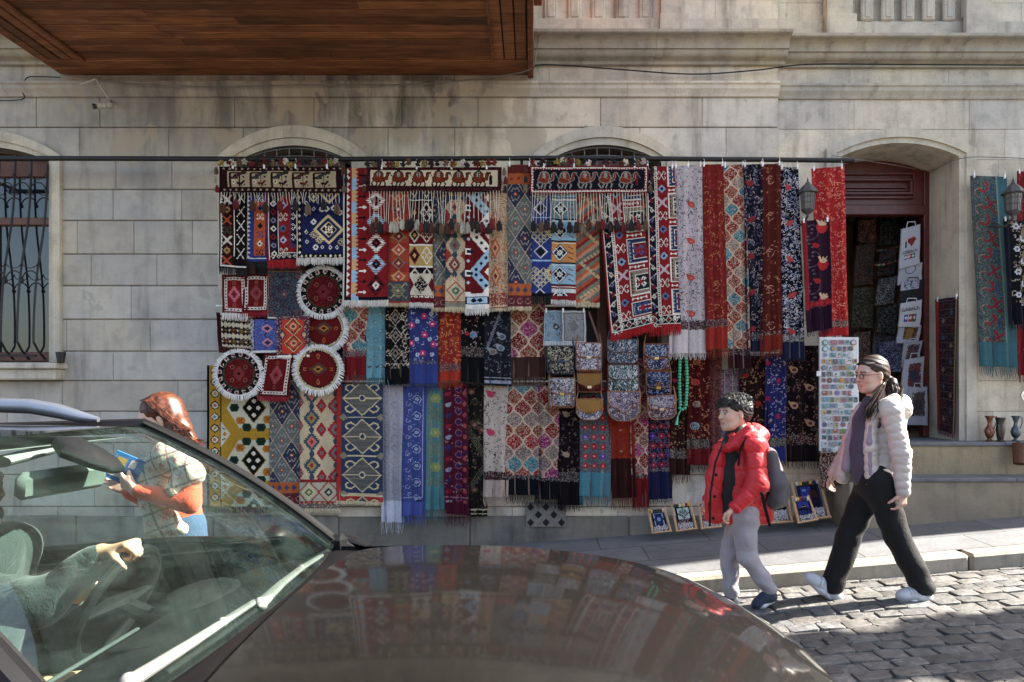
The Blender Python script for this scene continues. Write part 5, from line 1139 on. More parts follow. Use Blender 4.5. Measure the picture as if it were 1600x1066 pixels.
def f_hk(c):
    c.rect(0, 0, 7, c.h, '#a8332c'); c.rect(0, c.h-9, c.w, c.h, '#a8332c'); c.rect(7, 0, c.w, c.h-9, '#324664'); w = c.w; x = w/2+4
    for k in range(4):
        y = 22+k*60; c.dia(x, y, 31, 28, '#c6b794'); c.dia(x, y, 29, 25.6, '#6f6c66')
        for j in range(-8, 9): c.line(x-26*(1-abs(j)/9), y+j*2.8, x+26*(1-abs(j)/9), y+j*2.8, .7, '#5a5c5c')
        c.line(x-30, y, x+30, y, 1.8, '#c6b794'); c.poly([(x-5, y-2.6), (x-2.6, y-5), (x+2.6, y-5), (x+5, y-2.6), (x+5, y+2.6), (x+2.6, y+5), (x-2.6, y+5), (x-5, y+2.6)], '#c6b794'); c.el(x, y, 3.4, 3.6, '#2c4468')
        for sx in (-1, 1):
            for sy in (-1, 1): c.pl([(x+sx*10, y+sy*17), (x+sx*18, y+sy*22), (x+sx*24, y+sy*20), (x+sx*26, y+sy*15), (x+sx*22, y+sy*12)], 2.2, '#c6b794')
        c.line(8, y+30, w, y+30, 1.8, '#c6b794'); c.dia(x-29, y+30, 7, 6, '#8a8474'); c.dia(x+29, y+30, 7, 6, '#8a8474')
    c.rect(7, c.h-11, w, c.h-9, '#c6b794'); [c.rect(0, yy, 3, yy+5, '#20203a') for yy in (30, 140)]; return c
textile('long_kilim', 'slate blue kilim with cream ram-horn diamonds and a red edge', 'rug', G4, (526, 600, 598, 784), TC_-.03, f_hk(Cv(72, 184, '#324664')), 5, '#cdbfa2')
# --- bottom row: shawls
TD = TC_-.01
def pt_wp(c, r): [(c.arc(8+(k % 2)*14, 12+k*17, 6, 1, 6, .9, '#6f6c78', 8, .4), c.arc(22-(k % 2)*14, 14+k*17, 7, 2, 6.5, .9, '#8a7a74', 8, .4)) for k in range(10)]; c.speck(['#8e90a4', '#a39c94'], .3, r)
textile('hanging_shawl', 'pale lilac-white paisley shawl hanging right of the kilims', 'shawl', G5, (594, 602, 630, 816), TD-.0, shawl(35, 214, '#9d9ca8', '#b9bdca', None, 0, 34, pt_wp, 71), 17, '#a8a9b2', True)
def pt_bp(c, r):
    for k in range(7): y = 20+k*26; c.pais(24, y, 7, '#2c3f7a', '#8f98bc', -1); c.arc(24, y, 6.5, 0, 6.2, 1, '#a3abc8'); c.arc(10, y+6, 4.4, 0, 5, 1, '#8f98bc', 8, .4); c.arc(14, y-8, 3.6, 2, 7, 1, '#8f98bc', 8, .4)
    c.rect(33, 0, 34.4, c.h-28, '#8f98bc'); c.rect(2, c.h-29, 34, c.h-27.6, '#8f98bc'); c.scrolls(['#7c88b8', '#5c70b0'], 60, r, (1.2, 2.4), .8, 0, 0, 32, c.h-30); c.rect(24, c.h-24, 33, c.h-20, '#1a1c28')
textile('hanging_shawl', 'periwinkle blue shawl with a column of paisleys and a black label', 'shawl', G5, (627, 604, 668, 806), TD-.01, shawl(40, 202, '#33498e', '#3a55a0', None, 0, 22, pt_bp, 72), 16, '#4a5c9c', True)
def pt_tg(c, r): c.speck(['#7a8a6c', '#5a8a86', '#7a6a6a'], .4, r); [(c.dia(14, 16+k*54, 9, 20, '#3c8288'), c.flower(14, 16+k*54, 8, '#8d9560', '#a8a878')) for k in range(4)]; c.rect(0, 0, 2, c.h, '#4c8288')
textile('hanging_shawl', 'teal green shawl with yellow-green rosettes and plain teal end', 'shawl', G5, (666, 606, 697, 797), TD+.0, shawl(29, 191, '#5c7d72', '#3f8690', None, 0, 38, pt_tg, 73), 16, '#3c7078', True)
def pt_mg(c, r):
    for k in range(11): y = 10+k*17; c.el(22, y, 5, 5.6, '#8c5a6c', 1.1); c.el(22, y, 3, 3.4, '#241a60'); c.pais(6, y+8, 4, ['#8c1c34', '#8a90a4', '#2c2a6c'][k % 3], None, -1); c.el(31, y+6, 3, 3.6, '#a0484c')
    c.scrolls(['#a88a90', '#3c3c80'], 60, r, (1.2, 2.4), .7); c.rect(0, c.h-28, c.w, c.h-26, '#8c5a6c')
textile('hanging_shawl', 'magenta-maroon shawl with indigo flowers and a plain wine end', 'shawl', G5, (693, 598, 731, 804), TD-.012, shawl(36, 206, '#560c2e', '#520a30', None, 0, 18, pt_mg, 74), 20, '#4a1030', True)
def pt_dk(c, r): c.scrolls(['#6e6858', '#54503f', '#8a7a68', '#3c3834'], 190, r, (1.2, 3.4), .8); [c.line(0, 60+k*5, c.w, 110+k*5, .9, '#75705c') for k in range(4)]; [c.line(c.w, 120+k*5, 0, 165+k*5, .9, '#75705c') for k in range(3)]; [c.pais(x, y, 6, '#5c4034', '#8a6a5c') for x, y in ((12, 64), (24, 72), (12, 166), (8, 12))]; c.rect(0, c.h-12, c.w, c.h-10, '#b0a48c'); c.rect(0, c.h-5, c.w, c.h-3.4, '#b0a48c')
textile('hanging_shawl', 'dark brown and black paisley shawl with striped hem, between wine and cream shawls', 'shawl', G5, (728, 600, 760, 808), TD-.0, shawl(31, 208, '#1d1a17', '#201a18', None, 0, 0, pt_dk, 75), 0, '#222222', True)
textile('hanging_shawl', 'cream shawl with two pink birds and a maroon band', 'shawl', G5, (756, 600, 796, 776), TD-.024, shawl(40, 176, '#b5a79c', '#b3a198', '#4c1c2a', 12, 27, lambda c, r: (c.scrolls(['#4a4648', '#6a6264'], 190, r, (1.4, 3), .7), c.pais(11, 16, 6, '#b03c5c'), c.pais(12, 76, 6, '#b03c5c'), c.pais(14, -2, 5, '#b03c5c')), 76), 16, '#b09c92', True)
OG = ['#16828e', '#8c1018', '#8c4428', '#8a7470', '#9c1a20', '#1c8a96']
textile('hanging_shawl', 'turquoise, red and brown lozenge shawl with a navy end above the wall grate', 'shawl', G5, (789, 603, 841, 774), TD-.008, shawl(49, 171, '#7c2420', '#0d1220', '#4c4850', 4, 26, og(OG, 13, 17.5), 77), 16, '#0d0e14', True)
textile('hanging_shawl', 'magenta, brown and cream lozenge shawl with a navy end, below the dark-trimmed satchel', 'shawl', G5, (837, 603, 874, 782), TD-.0, shawl(35, 179, '#7c2420', '#0d1220', '#4c4850', 4, 30, og(['#98206c', '#847070', '#8c5038', '#8c1018', '#8a7a74'], 13, 17.5), 78), 14, '#0d0e14', True)
textile('hanging_shawl', 'very dark plum shawl with beige scrolls under the left handbags', 'shawl', G5, (871, 600, 911, 791), TD-.014, shawl(38, 191, '#1f0c18', '#1c0d19', '#4c4844', 13, 38, lambda c, r: (c.scrolls(['#8c7468', '#6a5460'], 150, r, (1.6, 4), .8), c.pais(14, 48, 5, '#a08878'), c.pais(14, 112, 5, '#a08878')), 79), 10, '#140c12', True)
def pt_tr(c, r): c.speck(['#7c8286', '#54606a'], .4, r); [[c.flower(8+i*13, 10+j*15, 5, ['#a81c28', '#5a30a0', '#b02a3c'][(i+2*j) % 3 if j % 2 else 0], '#c9a0a0') for i in range(3)] for j in range(9)]; c.scrolls(['#4c6a58', '#8c8c90'], 60, r, (1.2, 2.4), .8)
textile('hanging_shawl', 'grey shawl with red and violet flowers and a turquoise end under the tan-flapped handbags', 'shawl', G5, (906, 598, 955, 776), TD-.02, shawl(46, 178, '#586068', '#3d8696', None, 0, 38, pt_tr, 80), 18, '#3c7a88', True)
textile('hanging_shawl', 'plain orange shawl turning to dark brown at its lower end', 'shawl', G5, ((945, 560), (986, 560), (956, 778), (994, 778)), TD-.005, shawl(38, 218, '#8a2808', '#3a1a18', None, 0, 62, lambda c, r: (c.speck(['#9c3008'], .3, r), [c.pais(18, y, 2.2, '#a8886c') for y in (112, 145)]), 81), 18, '#5a2014', True)
textile('hanging_shawl', 'narrow magenta and crimson lozenge shawl beside the plain orange one', 'shawl', G5, ((982, 560), (1012, 560), (990, 792), (1016, 790)), TD-.014, shawl(27, 232, '#7c1420', '#780c18', '#5c2c38', 4, 46, og(['#a02070', '#8c5a54', '#8c1018'], 11, 16), 82), 8, '#6a0c18', True)
textile('hanging_shawl', 'navy shawl with rows of red and violet flowers, below the right-hand handbags', 'shawl', G5, (1012, 596, 1050, 780), TD-.018, shawl(37, 184, '#161430', '#111c4c', '#5c5060', 3, 44, lambda c, r: (pt_tr(c, r), c.a.__imul__(np.array([.62, .5, .8], 'f'))), 83), 8, '#10183c', True)
textile('hanging_shawl', 'brown shawl with beige scrolls behind the green beads', 'shawl', G5, (1046, 556, 1078, 741), TD-.006, shawl(30, 185, '#36180f', '#34180f', '#5c544c', 12, 26, lambda c, r: (c.scrolls(['#8a6a4c', '#a88a64'], 130, r, (1.4, 3), .8), c.el(8, 38, 4, 3, '#a02040')), 84), 16, '#2c140e', True)
textile('hanging_shawl', 'dark red shawl with gold scrolls and rosettes right of the green beads', 'shawl', G5, (1074, 553, 1109, 726), TD-.016, shawl(34, 173, '#52080f', '#6d0a14', '#5c5450', 12, 28, lambda c, r: (c.scrolls(['#b08a68', '#a4603c'], 120, r, (1.8, 4), .9), rose(c, 14, 12, 6, '#b07050', '#6a1a1a'), rose(c, 12, 44, 6, '#b04a40', '#6a1a1a'), rose(c, 14, 78, 6, '#a89080', '#4a2a2a'), rose(c, 12, 112, 7, '#8a9ca4', '#3c4c5a')), 85), 12, '#180f14', True)
textile('hanging_shawl', 'dusty pink narrow shawl above the boy', 'shawl', G5, (1106, 545, 1128, 730), TD+.006, shawl(20, 185, '#6a3a3c', '#6a3a3c', None, 0, 0, lambda c, r: c.speck(['#8a5a54', '#54302f'], .6, r), 86), 8, '#4a2a2c', True)
textile('hanging_shawl', 'grey-lilac shawl behind the head of the boy', 'shawl', G5, (1124, 578, 1160, 740), TD+.0, shawl(34, 162, '#6d5c66', '#5c4c58', None, 0, 20, lambda c, r: (c.speck(['#8c8088', '#4c4048'], .5, r), [c.line(x, 0, x, 150, .9, '#9a8c90') for x in (8, 20)]), 87), 8, '#4a3c44', True)
textile('hanging_shawl', 'black-red shawl with beige scrolls and red flowers right of the head of the boy', 'shawl', G5, (1155, 556, 1199, 745), TD-.01, shawl(42, 189, '#26070a', '#300a10', None, 0, 24, lambda c, r: (c.scrolls(['#9c7a5c', '#8c5a44'], 190, r, (1.8, 4.4), .9), [c.el(10+(k % 2)*18, 30+k*44, 5, 4, '#84141a') for k in range(4)]), 88), 12, '#14080a', True)
textile('hanging_shawl', 'royal blue shawl with white scrolls and a grey band', 'shawl', G5, (1195, 553, 1229, 721), TD-.02, shawl(33, 168, '#1b2368', '#15287c', '#6c6a62', 12, 24, lambda c, r: (c.scrolls(['#8c90b4', '#a89aa4'], 150, r, (1.4, 3), .75), [c.el(5+(k % 2)*16, 14+k*28, 4, 4, '#9c1c50') for k in range(5)]), 89), 10, '#101a4c', True)
textile('hanging_shawl', 'near-black plum shawl with beige bird swirls left of the magnet board', 'shawl', G5, ((1226, 540), (1281, 540), (1230, 722), (1286, 722)), TD-.012, shawl(55, 182, '#1c0a14', '#190a16', '#4c0c18', 14, 28, lambda c, r: (c.scrolls(['#8c7062', '#6a4a50'], 220, r, (1.8, 4.2), .85), [(c.pais(14+(k % 2)*24, 38+k*28-(k % 2)*0, 6, '#b08a70', '#5a3430')) for k in range(4)]), 90), 12, '#0e0a10', True)
# --- right of the doorway
def pt_pz(c, r): c.speck(['#5a6a68', '#6d7c78', '#3c4a50'], .5, r); [(c.arc(18+(k % 2)*2, 16+k*26, 8, -1, 2.4, 3., ['#9c1c28', '#8c2030'][k % 2]), c.arc(38, 22+k*26, 9, 1.5, 5, 2.4, ['#28507c', '#8c1c28'][k % 2]), c.arc(12, 26+k*26, 7, 2, 5, 1.4, '#9c7a64')) for k in range(11)]; c.rect(c.w-16, 0, c.w, c.h, '#2f6a74'); c.rect(c.w-18, 0, c.w-16, c.h, '#6d8a86'); c.rect(c.w-22, c.h-24, c.w-12, c.h-19, '#1a2030')
textile('long_shawl', 'teal shawl with red and blue paisley crescents right of the doorway', 'shawl', 'textiles right of the doorway', ((1517, 274), (1574, 276), (1532, 573), (1592, 573)), 6.2, shawl(56, 298, '#4c5a58', '#2f6f7a', None, 0, 38, pt_pz, 91), 17, '#2c5c64', True, clip=2, amp=.012)
def pt_bw(c, r): c.rect(12, 0, c.w, c.h-34, '#1a1c22'); c.scrolls(['#a89c8c', '#b9b0a4', '#8a7c6c'], 90, r, (2, 4), 1.4, 12, 0, c.w, c.h-36); [c.flower(20+(k % 2)*10, 10+k*18, 5, '#c4c4cc', '#30303c') for k in range(9)]; [c.el(34, 20+k*36, 6, 10, '#8c7a68') for k in range(5)]
textile('hanging_shawl', 'dark navy scarf with a black and white floral panel under the right lantern', 'shawl', 'textiles right of the doorway', ((1567, 342), (1606, 346), (1576, 508), (1612, 508)), 6.12, shawl(40, 165, '#10142a', '#0f1226', None, 0, 30, pt_bw, 92), 10, '#0c1020', True, clip=2, clipup=4)
textile('long_shawl', 'crimson shawl at the right edge of the picture behind the right lantern', 'shawl', 'textiles right of the doorway', ((1588, 268), (1640, 268), (1592, 585), (1645, 585)), 6.22, shawl(50, 316, '#7a0c1c', '#7a0c1c', None, 0, 30, pt_vine(['#a8505c', '#8c2a34'], None), 93), 12, '#6a0c18', True, clip=2)
c = Cv(36, 212, '#2c2230'); r = rgn(94); c.speck(['#5a3038', '#3a3450', '#5c5450', '#241a20'], .8, r); c.rect(0, 0, 5, 212, '#a0343c'); [c.rect(6, y, 36, y+1.2, '#6d5a54') for y in range(4, 212, 13)]; [c.dia(12+(k % 2)*14, 10+k*13, 3.4, 5, ['#6a2c34', '#50607c', '#8a7c6c'][k % 3]) for k in range(16)]; c.rect(33, 0, 34.4, 212, '#a08a6c')
rx0 = 1462
textile('runner_rug', 'narrow faded runner with a pink left edge hanging inside the door reveal', 'rug', None, ((1462, 468), (1497, 463), (1466, 672), (1492, 679)), (6.63, 6.285), c, 7, '#6a4a4c', clip=2, clipup=5, amp=.002)
# rug folded below the magnet board
c = Cv(50, 46, '#3a1c22'); r = rgn(95); c.speck(['#8a7a74', '#5a2c34', '#a09084'], .75, r); [c.dring(8+i*12, 12+j*18, 6, 8, 1.4, '#2c1418') for i in range(5) for j in range(3)]
textile('small_rug', 'maroon and beige speckled rug draped under the magnet board', 'rug', None, ((1280, 702), (1326, 702), (1284, 762), (1340, 748)), 6.0, c, 4, '#4a2c30')
# ---------------------------------------------------------------- rails
def rod(name, label, pts, r, mat, cat='rail', group=None):
    m = MB(); m.tube(pts, r, 10); return tag(m.build(name, mat, smooth=True), label, cat, group)
pr = rod('hanging_pole', 'long black iron pole carrying the top row of rugs', [P(-120, 247, 6.0), P(500, 249, 6.0), P(900, 247, 6.0), P(1334, 251, 6.0)], .021, BLACKM, 'pole')
for px in (-100, 585, 815): m = MB(); x, y, z = P(px, 248, 6.0); m.box(x-.012, 6.0, z-.012, x+.012, DW+.01, z+.012); m.build('bracket', BLACKM, pr)
for yy, x0, x1 in ((478, 338, 935), (596, 410, 1110), (552, 1040, 1290)):
    D = TB+.035 if yy == 478 else TC_+.02
    pr = rod('hanging_rail', {478: 'thin grey rail behind the middle row of shawls', 596: 'thin grey rail behind the bottom row of shawls', 552: 'short grey rail behind the blue and plum shawls at the right'}[yy], [P(x0, yy, D), P(x1, yy, D)], .009, CLIPM)
    for px in (x0+8, (x0+x1)/2, x1-8): m = MB(); x, y, z = P(px, yy, D); m.box(x-.008, D, z-.008, x+.008, DW+.01, z+.008); m.build('bracket', BLACKM, pr)
# ---------------------------------------------------------------- handbags
LEATH = M("bag_leather", (.9, .9, .9), .5, 0, .15, 40, .2, 90, knot=True)
def outline(w, h, rb, rt=3, point=0):
    """px outline centred on 0, top at -h/2; returns list"""
    pts = []
    for cx_, cy_, r, a0 in ((w/2-rt, -h/2+rt, rt, -90), (w/2-rb, h/2-rb, rb, 0), (-w/2+rb, h/2-rb, rb, 90), (-w/2+rt, -h/2+rt, rt, 180)):
        for k in range(7): a = R(a0+15*k); pts.append((cx_+r*math.cos(a), cy_+r*math.sin(a)))
        if a0 == 0 and point: pts.append((0, h/2+point))
    return pts
def inpoly(X, Y, pts):
    m = np.zeros(X.shape, bool)
    for (xa, ya), (xb, yb) in zip(pts, pts[1:]+pts[:1]):
        if ya == yb: continue
        m ^= ((ya > Y) != (yb > Y)) & (X < (xb-xa)*(Y-ya)/(yb-ya)+xa)
    return m
def panel(name, cx_, cy_, pts, cv_, D, th, trim, parent, bulge=.008, rot=0):
    k = D/F; X0, _, Z0 = P(cx_, cy_, D); cr, sr = math.cos(R(rot)), math.sin(R(rot))
    T = lambda x, y, d: (X0+(x*cr-y*sr)*k, d, Z0-(x*sr+y*cr)*k)
    w = max(p[0] for p in pts)-min(p[0] for p in pts); h = max(p[1] for p in pts)-min(p[1] for p in pts); yt = min(p[1] for p in pts)
    m = MB(); n = len(pts); c = srgb(trim); back = [T(*p, D+th) for p in pts]; fr = [T(*p, D) for p in pts]
    m.add(back+fr, [tuple(range(n))]+[(i, (i+1) % n, n+(i+1) % n, n+i) for i in range(n)], tuple(v*.8 for v in c))
    m.tube([T(p[0]*.985, p[1]*.985, D-.001) for p in pts+pts[:2]], .0042, 5, col=c)
    o = m.build(name, LEATH, parent, smooth=False)
    W, H = cv_.W, cv_.H; u = np.linspace(-w/2, w/2, W+1); v = np.linspace(yt, yt+h, H+1); U, V = np.meshgrid(u, v)
    inside = inpoly((U[:-1, :-1]+U[1:, 1:])/2, (V[:-1, :-1]+V[1:, 1:])/2, [(p[0]*.97, p[1]*.97) for p in pts])
    Y = D-.001-bulge*(1-(2*U/w)**2)*(1-((V-yt)/h*2-1)**2)
    co_ = np.stack([X0+(U*cr-V*sr)*k, Y, Z0-(U*sr+V*cr)*k], -1).reshape(-1, 3); idx = np.arange((H+1)*(W+1)).reshape(H+1, W+1)
    f = np.stack([idx[:-1, :-1], idx[1:, :-1], idx[1:, 1:], idx[:-1, 1:]], -1)[inside]; cols = cv_.a[inside]
    me = bpy.data.meshes.new('fabric'); me.from_pydata([tuple(p) for p in co_], [], [tuple(q) for q in f])
    at = me.attributes.new("knot", 'FLOAT_COLOR', 'FACE'); at.data.foreach_set("color", np.concatenate([cols, np.ones((len(f), 1))], 1).astype('f').ravel())
    me.polygons.foreach_set("use_smooth", [True]*len(f)); me.update(); link('fabric_panel', me, o if parent is None or parent.parent is None else None, KS) if parent is not None else None
    return o
def flor(w, h, bg, cols, seed, plain=False):
    c = Cv(w, h, bg); r = rgn(seed)
    if not plain: c.scrolls(cols, w*h/7, r, (1.2, 2.8), 1.0); c.speck(cols, .12, r)
    c.dirt(r, .1); return c
BAGS = [ # cx, cy, w, h, body-bg, flap-bg, thread colours, trim, flap drop, flap point, bottom radius, tilt, clasp, label
 (876, 563, 42, 45, '#2a3040', '#2c3444', ['#b3a68c', '#8f8a78', '#14161f'], '#23262f', .52, 3, 6, 0, '#2c3a5c', 'dark blue and cream floral satchel with a dark trim, top left of the handbags'),
 (878, 614, 41, 47, '#8a8c90', '#93979c', ['#2a3040', '#5a6470', '#7a3c34', '#c4c4c0'], '#7a4a2c', .5, 4, 5, 0, '#c0a050', 'white and grey floral satchel with brown edges, below the dark-trimmed satchel'),
 (920, 558, 40, 45, '#8d8c98', '#a09ea6', ['#4a4a6c', '#c9c4c0', '#6a4c5c'], '#7d4426', .5, 1, 6, 0, '#c9c2b0', 'lilac and white floral satchel with tan sides, beside the grey mat'),
 (921, 598, 38, 30, '#4c1c16', '#8c6a38', ['#7a3a2c', '#34120f'], '#6a3a20', .62, 7, 5, 0, '#d0c8b0', 'small dark red bag with a plain mustard flap'),
 (921, 640, 41, 33, '#8c8c9c', '#9a763e', ['#4a4a7c', '#c4c0bc'], '#8a5a34', .60, 4, 15, 0, '#6a4a24', 'round-bottomed lilac floral bag with a plain golden tan flap'),
 (973, 549, 48, 38, '#5a6474', '#6a7484', ['#242c44', '#b3b3b3', '#3c4c6c'], '#4a342c', .55, 0, 7, 0, None, 'blue-grey floral bag at the top of the middle handbag column'),
 (974, 591, 48, 42, '#6a7474', '#8c949a', ['#1f2a3c', '#c4c8c8', '#2c5c58'], '#4c3224', .55, 0, 7, 0, None, 'white, navy and green floral bag in the middle of its column'),
 (975, 635, 51, 47, '#77707c', '#8a8090', ['#3c3c5c', '#b8a8a8', '#6a4a44'], '#8c5a3c', .55, 9, 20, 0, None, 'largest handbag, lilac floral with a pointed flap and rounded base'),
 (1026, 559, 40, 43, '#7a4020', '#46506c', ['#9aa4b8', '#232c48'], '#7a4020', .50, 2, 10, 0, '#c9b07c', 'tan bag with a blue floral flap and scalloped pocket'),
 (1029, 600, 39, 39, '#28304a', '#2c3858', ['#7c88a4', '#141a30'], '#6a3c22', .66, 0, 6, 0, '#b08a40', 'navy floral bag with a brown strap buckle'),
 (1034, 637, 44, 37, '#705a5c', '#8a8a98', ['#3c3c60', '#b8a8a4', '#6a4448'], '#94583c', .55, 2, 12, -4, '#c9b0a0', 'pinkish floral bag with coppery edges, lowest of the right handbag column'),
]
for i, (cx_, cy_, w, h, bb, fb, cols, trim, fd, pt, rb, tilt, clasp, lb) in enumerate(BAGS):
    D = 6.02-(i % 3)*.008; x, y, z = P(cx_, cy_+h/2, D)
    root = empty('handbag', (x, D, z), lb, 'handbag', 'patterned shoulder bags hanging in four columns')
    body = panel('body', cx_, cy_, outline(w, h, rb, 4), flor(w, h, bb, cols, 200+i), D, .055, trim, root, .012, tilt)
    fh = h*fd; fp = [(px, py) for px, py in outline(w*.99, fh, min(rb+4, fh*.55), 3, pt)]
    flap = panel('flap', cx_, cy_-h/2+fh/2, fp, flor(w, fh+pt, fb, cols, 300+i, plain=(i in (3, 4))), D-.017, .012, trim, root, .006, tilt)
    if i in (0, 1, 2, 8):
        m_ = panel('pocket', cx_, cy_+h*.24, outline(w*.72, h*.42, 4 if i != 8 else 11, 2), flor(w*.72, h*.42, fb, cols, 400+i), D-.016, .008, trim, root, .003, tilt)
    if clasp:
        m = MB(); X, Y, Z = P(cx_, cy_-h/2+fh+pt*.5, D-.026)
        if i == 9: m.box(X-.018, Y-.002, Z-.02, X+.018, Y+.006, Z+.05, .004, srgb('#6a3c1c'))
        m.box(X-.018, Y-.008, Z-.012, X+.018, Y+.002, Z+.012, .003, srgb(clasp)); m.build('clasp', M("brass_knot", (1, 1, 1), .35, .7, .1, knot=True), root)
    for s in (-1, 1):
        m = MB()
        top = max(-h*.5-40, 535-cy_-h*0) if False else -h/2-12
        a = P(cx_+s*w*.49, cy_+h*.2, D+.02); b = P(cx_+s*w*.5, cy_-h/2+2, D+.015); c3 = P(cx_+s*w*.42, cy_-h/2-14, D+.03)
        m.tube([a, b, c3], .006, 6, col=srgb(trim), sq=.4); m.build('strap', LEATH, root)
m = MB(); m.tube([P(920, 487, 6.05), P(930, 515, 6.04), P(938, 541, 6.03)], .010, 6, col=srgb('#5a3420'), sq=.4); tag(m.build('bag_strap', LEATH), 'long brown leather strap slanting down to the lilac and white satchel', 'strap')
# green prayer beads
root = empty('bead_string', P(1069, 655, 6.05), 'looped string of big jade green beads with a tassel, hanging right of the handbags', 'beads')
GB_ = M("jade_beads", (.03, .36, .20), .3, 0, .15, 30)
path = []
for k in range(17): path.append((1063-1.2*math.sin(k*.2), 556+k*4.8))
for k in range(17): path.append((1072+1.5*math.sin(k*.2), 556+k*4.8))
path += [(1062, 638), (1066, 640), (1070, 638)]
for px, py in path:
    b = MB(); b.ball(P(px, py, 6.04), (.0155, .0155, .0145), 10, 8); b.build('bead', GB_, root, smooth=True)
m = MB(); m.tube([P(1064, 640, 6.04), P(1059, 650, 6.04)], .006, 6); m.tube([P(1059, 650, 6.04), P(1057, 664, 6.04)], [.006, .016], 8); m.build('tassel', GB_, root, smooth=True)
# ---------------------------------------------------------------- lanterns
LG = NT("smoky_lantern_glass"); LG.set(Base_Color=(.12, .11, .10), Roughness=.25, Specular_IOR_Level=.6); LG.bump(LG.noise(LG.coord(), 50, 2), .3, .004); LG = LG.m
def lantern(px, py, s, label, D=5.95):
    X, Y, Z = P(px, py, D); k = s*D/F; root = empty('wall_lantern', (X, Y, Z), label, 'lantern', 'old iron wall lanterns')
    IR = M("aged_iron", (.075, .075, .078), .55, .5, .3, 40, .3)
    def ring(prof, n=8, mat=IR, nm='x', sm=False):
        m = MB(); m.lathe([(r*k, z*k) for r, z in prof], (X, Y, Z), n); return m.build(nm, mat, root, smooth=sm)
    ring([(.4, 24), (.8, 21), (1.6, 19), (1.2, 17), (3.5, 15), (4.5, 13), (9, 9), (14, 3), (16, 0), (15.4, -1.4), (12, -1.6)], 8, IR, 'lantern_roof')
    ring([(11.2, -1.6), (9.4, -26)], 8, LG, 'glass')
    m = MB()
    for i in range(8):
        a = 2*math.pi*i/8; m.tube([(X+11.4*k*math.cos(a), Y+11.4*k*math.sin(a), Z-1.6*k), (X+9.6*k*math.cos(a), Y+9.6*k*math.sin(a), Z-26*k)], .9*k, 5)
        a = 2*math.pi*(i+.5)/8; m.tube([(X+10.6*k*math.cos(a), Y+10.6*k*math.sin(a), Z-1.6*k), (X+9*k*math.cos(a), Y+9*k*math.sin(a), Z-26*k)], .45*k, 4)
    for zz in (-8, -17): rr = 11.4-1.8*(-zz/26); m.tube([(X+rr*k*math.cos(a), Y+rr*k*math.sin(a), Z+zz*k) for a in [2*math.pi*j/8 for j in range(9)]], .6*k, 4)
    m.build('glazing_bar', IR, root)
    ring([(10, -26), (10.6, -27), (8, -30), (4, -33), (2, -35), (2.4, -37), (.5, -39)], 8, IR, 'lantern_base')
    m = MB(); m.tube([(X, Y, Z-37*k), (X, Y+.1, Z-45*k), (X, Y+.22, Z-42*k), (X, DW+.02, Z-30*k)], 1.6*k, 8); m.tube([(X, Y+.15, Z-43*k), (X, Y+.2, Z-36*k), (X, Y+.27, Z-34*k)], 1.*k, 6); m.box(X-5*k, DW-.02, Z-42*k, X+5*k, DW+.03, Z-20*k, .004); m.build('bracket', IR, root, smooth=False)
lantern(1262, 301, 1., 'old iron lantern on the wall between the navy and the red shawls', 5.95)
lantern(1583, 302, 1.05, 'old iron lantern at the right edge, in front of the teal and crimson shawls', 5.92)
# ---------------------------------------------------------------- magnet board
root = empty('magnet_board', P(1312, 703, 5.93), 'tall white board covered with small souvenir magnets beside the girl', 'souvenir board')
a = P(1281, 705, 5.93); b = P(1342, 527, 5.93); m = MB(); m.box(a[0], 5.93, a[2], b[0], 5.955, b[2], .003); m.build('board', M("white_board", (.55, .56, .57), .5, 0, .12, 8), root)
rg = random.Random(77); MAG = M("glossy_souvenir", (.9, .9, .9), .25, 0, .35, 160, knot=True); pal = ['#4c7ca0', '#a0b4c0', '#8a4c3c', '#5a7a4c', '#b9a878', '#7c6c9a', '#3c4c5c', '#c0c4c4', '#98586c', '#4c8c94', '#b0843c']
yy = 531
while yy < 700:
    xx = 1283
    while xx < 1338:
        w = rg.choice([9, 11, 13, 8]); h = rg.choice([8, 9, 7.5])
        if xx+w > 1341: break
        m = MB(); x0, _, z0 = P(xx, yy+h, 5.93); x1, _, z1 = P(xx+w-1.3, yy, 5.93); c1 = srgb(rg.choice(pal)); q = rg.random()
        if q < .25: m.tube([((x0+x1)/2, 5.918, (z0+z1)/2), ((x0+x1)/2, 5.929, (z0+z1)/2)], (z1-z0)*.52, 12, col=c1); m.tube([((x0+x1)/2, 5.915, (z0+z1)/2), ((x0+x1)/2, 5.918, (z0+z1)/2)], (z1-z0)*.36, 10, col=srgb(rg.choice(pal)))
        else:
            m.box(x0, 5.919, z0, x1, 5.9292, z1, .003, srgb('#b4bcc0')); m.box(x0+.004, 5.917, z0+.004, x1-.004, 5.9192, z1-.004, .001, c1)
            for _ in range(4):
                cx_ = rg.uniform(x0+.01, x1-.018); cz = rg.uniform(z0+.008, z1-.016); m.box(cx_, 5.9145, cz, cx_+rg.uniform(.006, .016), 5.9168, cz+rg.uniform(.005, .014), 0, srgb(rg.choice(pal)))
        m.build('magnet', MAG, root); xx += w
    yy += 9.9
m = MB(); a = P(1279, 588, 5.92); b = P(1286, 580, 5.92); m.box(a[0]-.02, 5.91, a[2], b[0]-.02, 5.914, b[2]); m.build('price_tag', M("paper", (.7, .7, .7), .8), root)
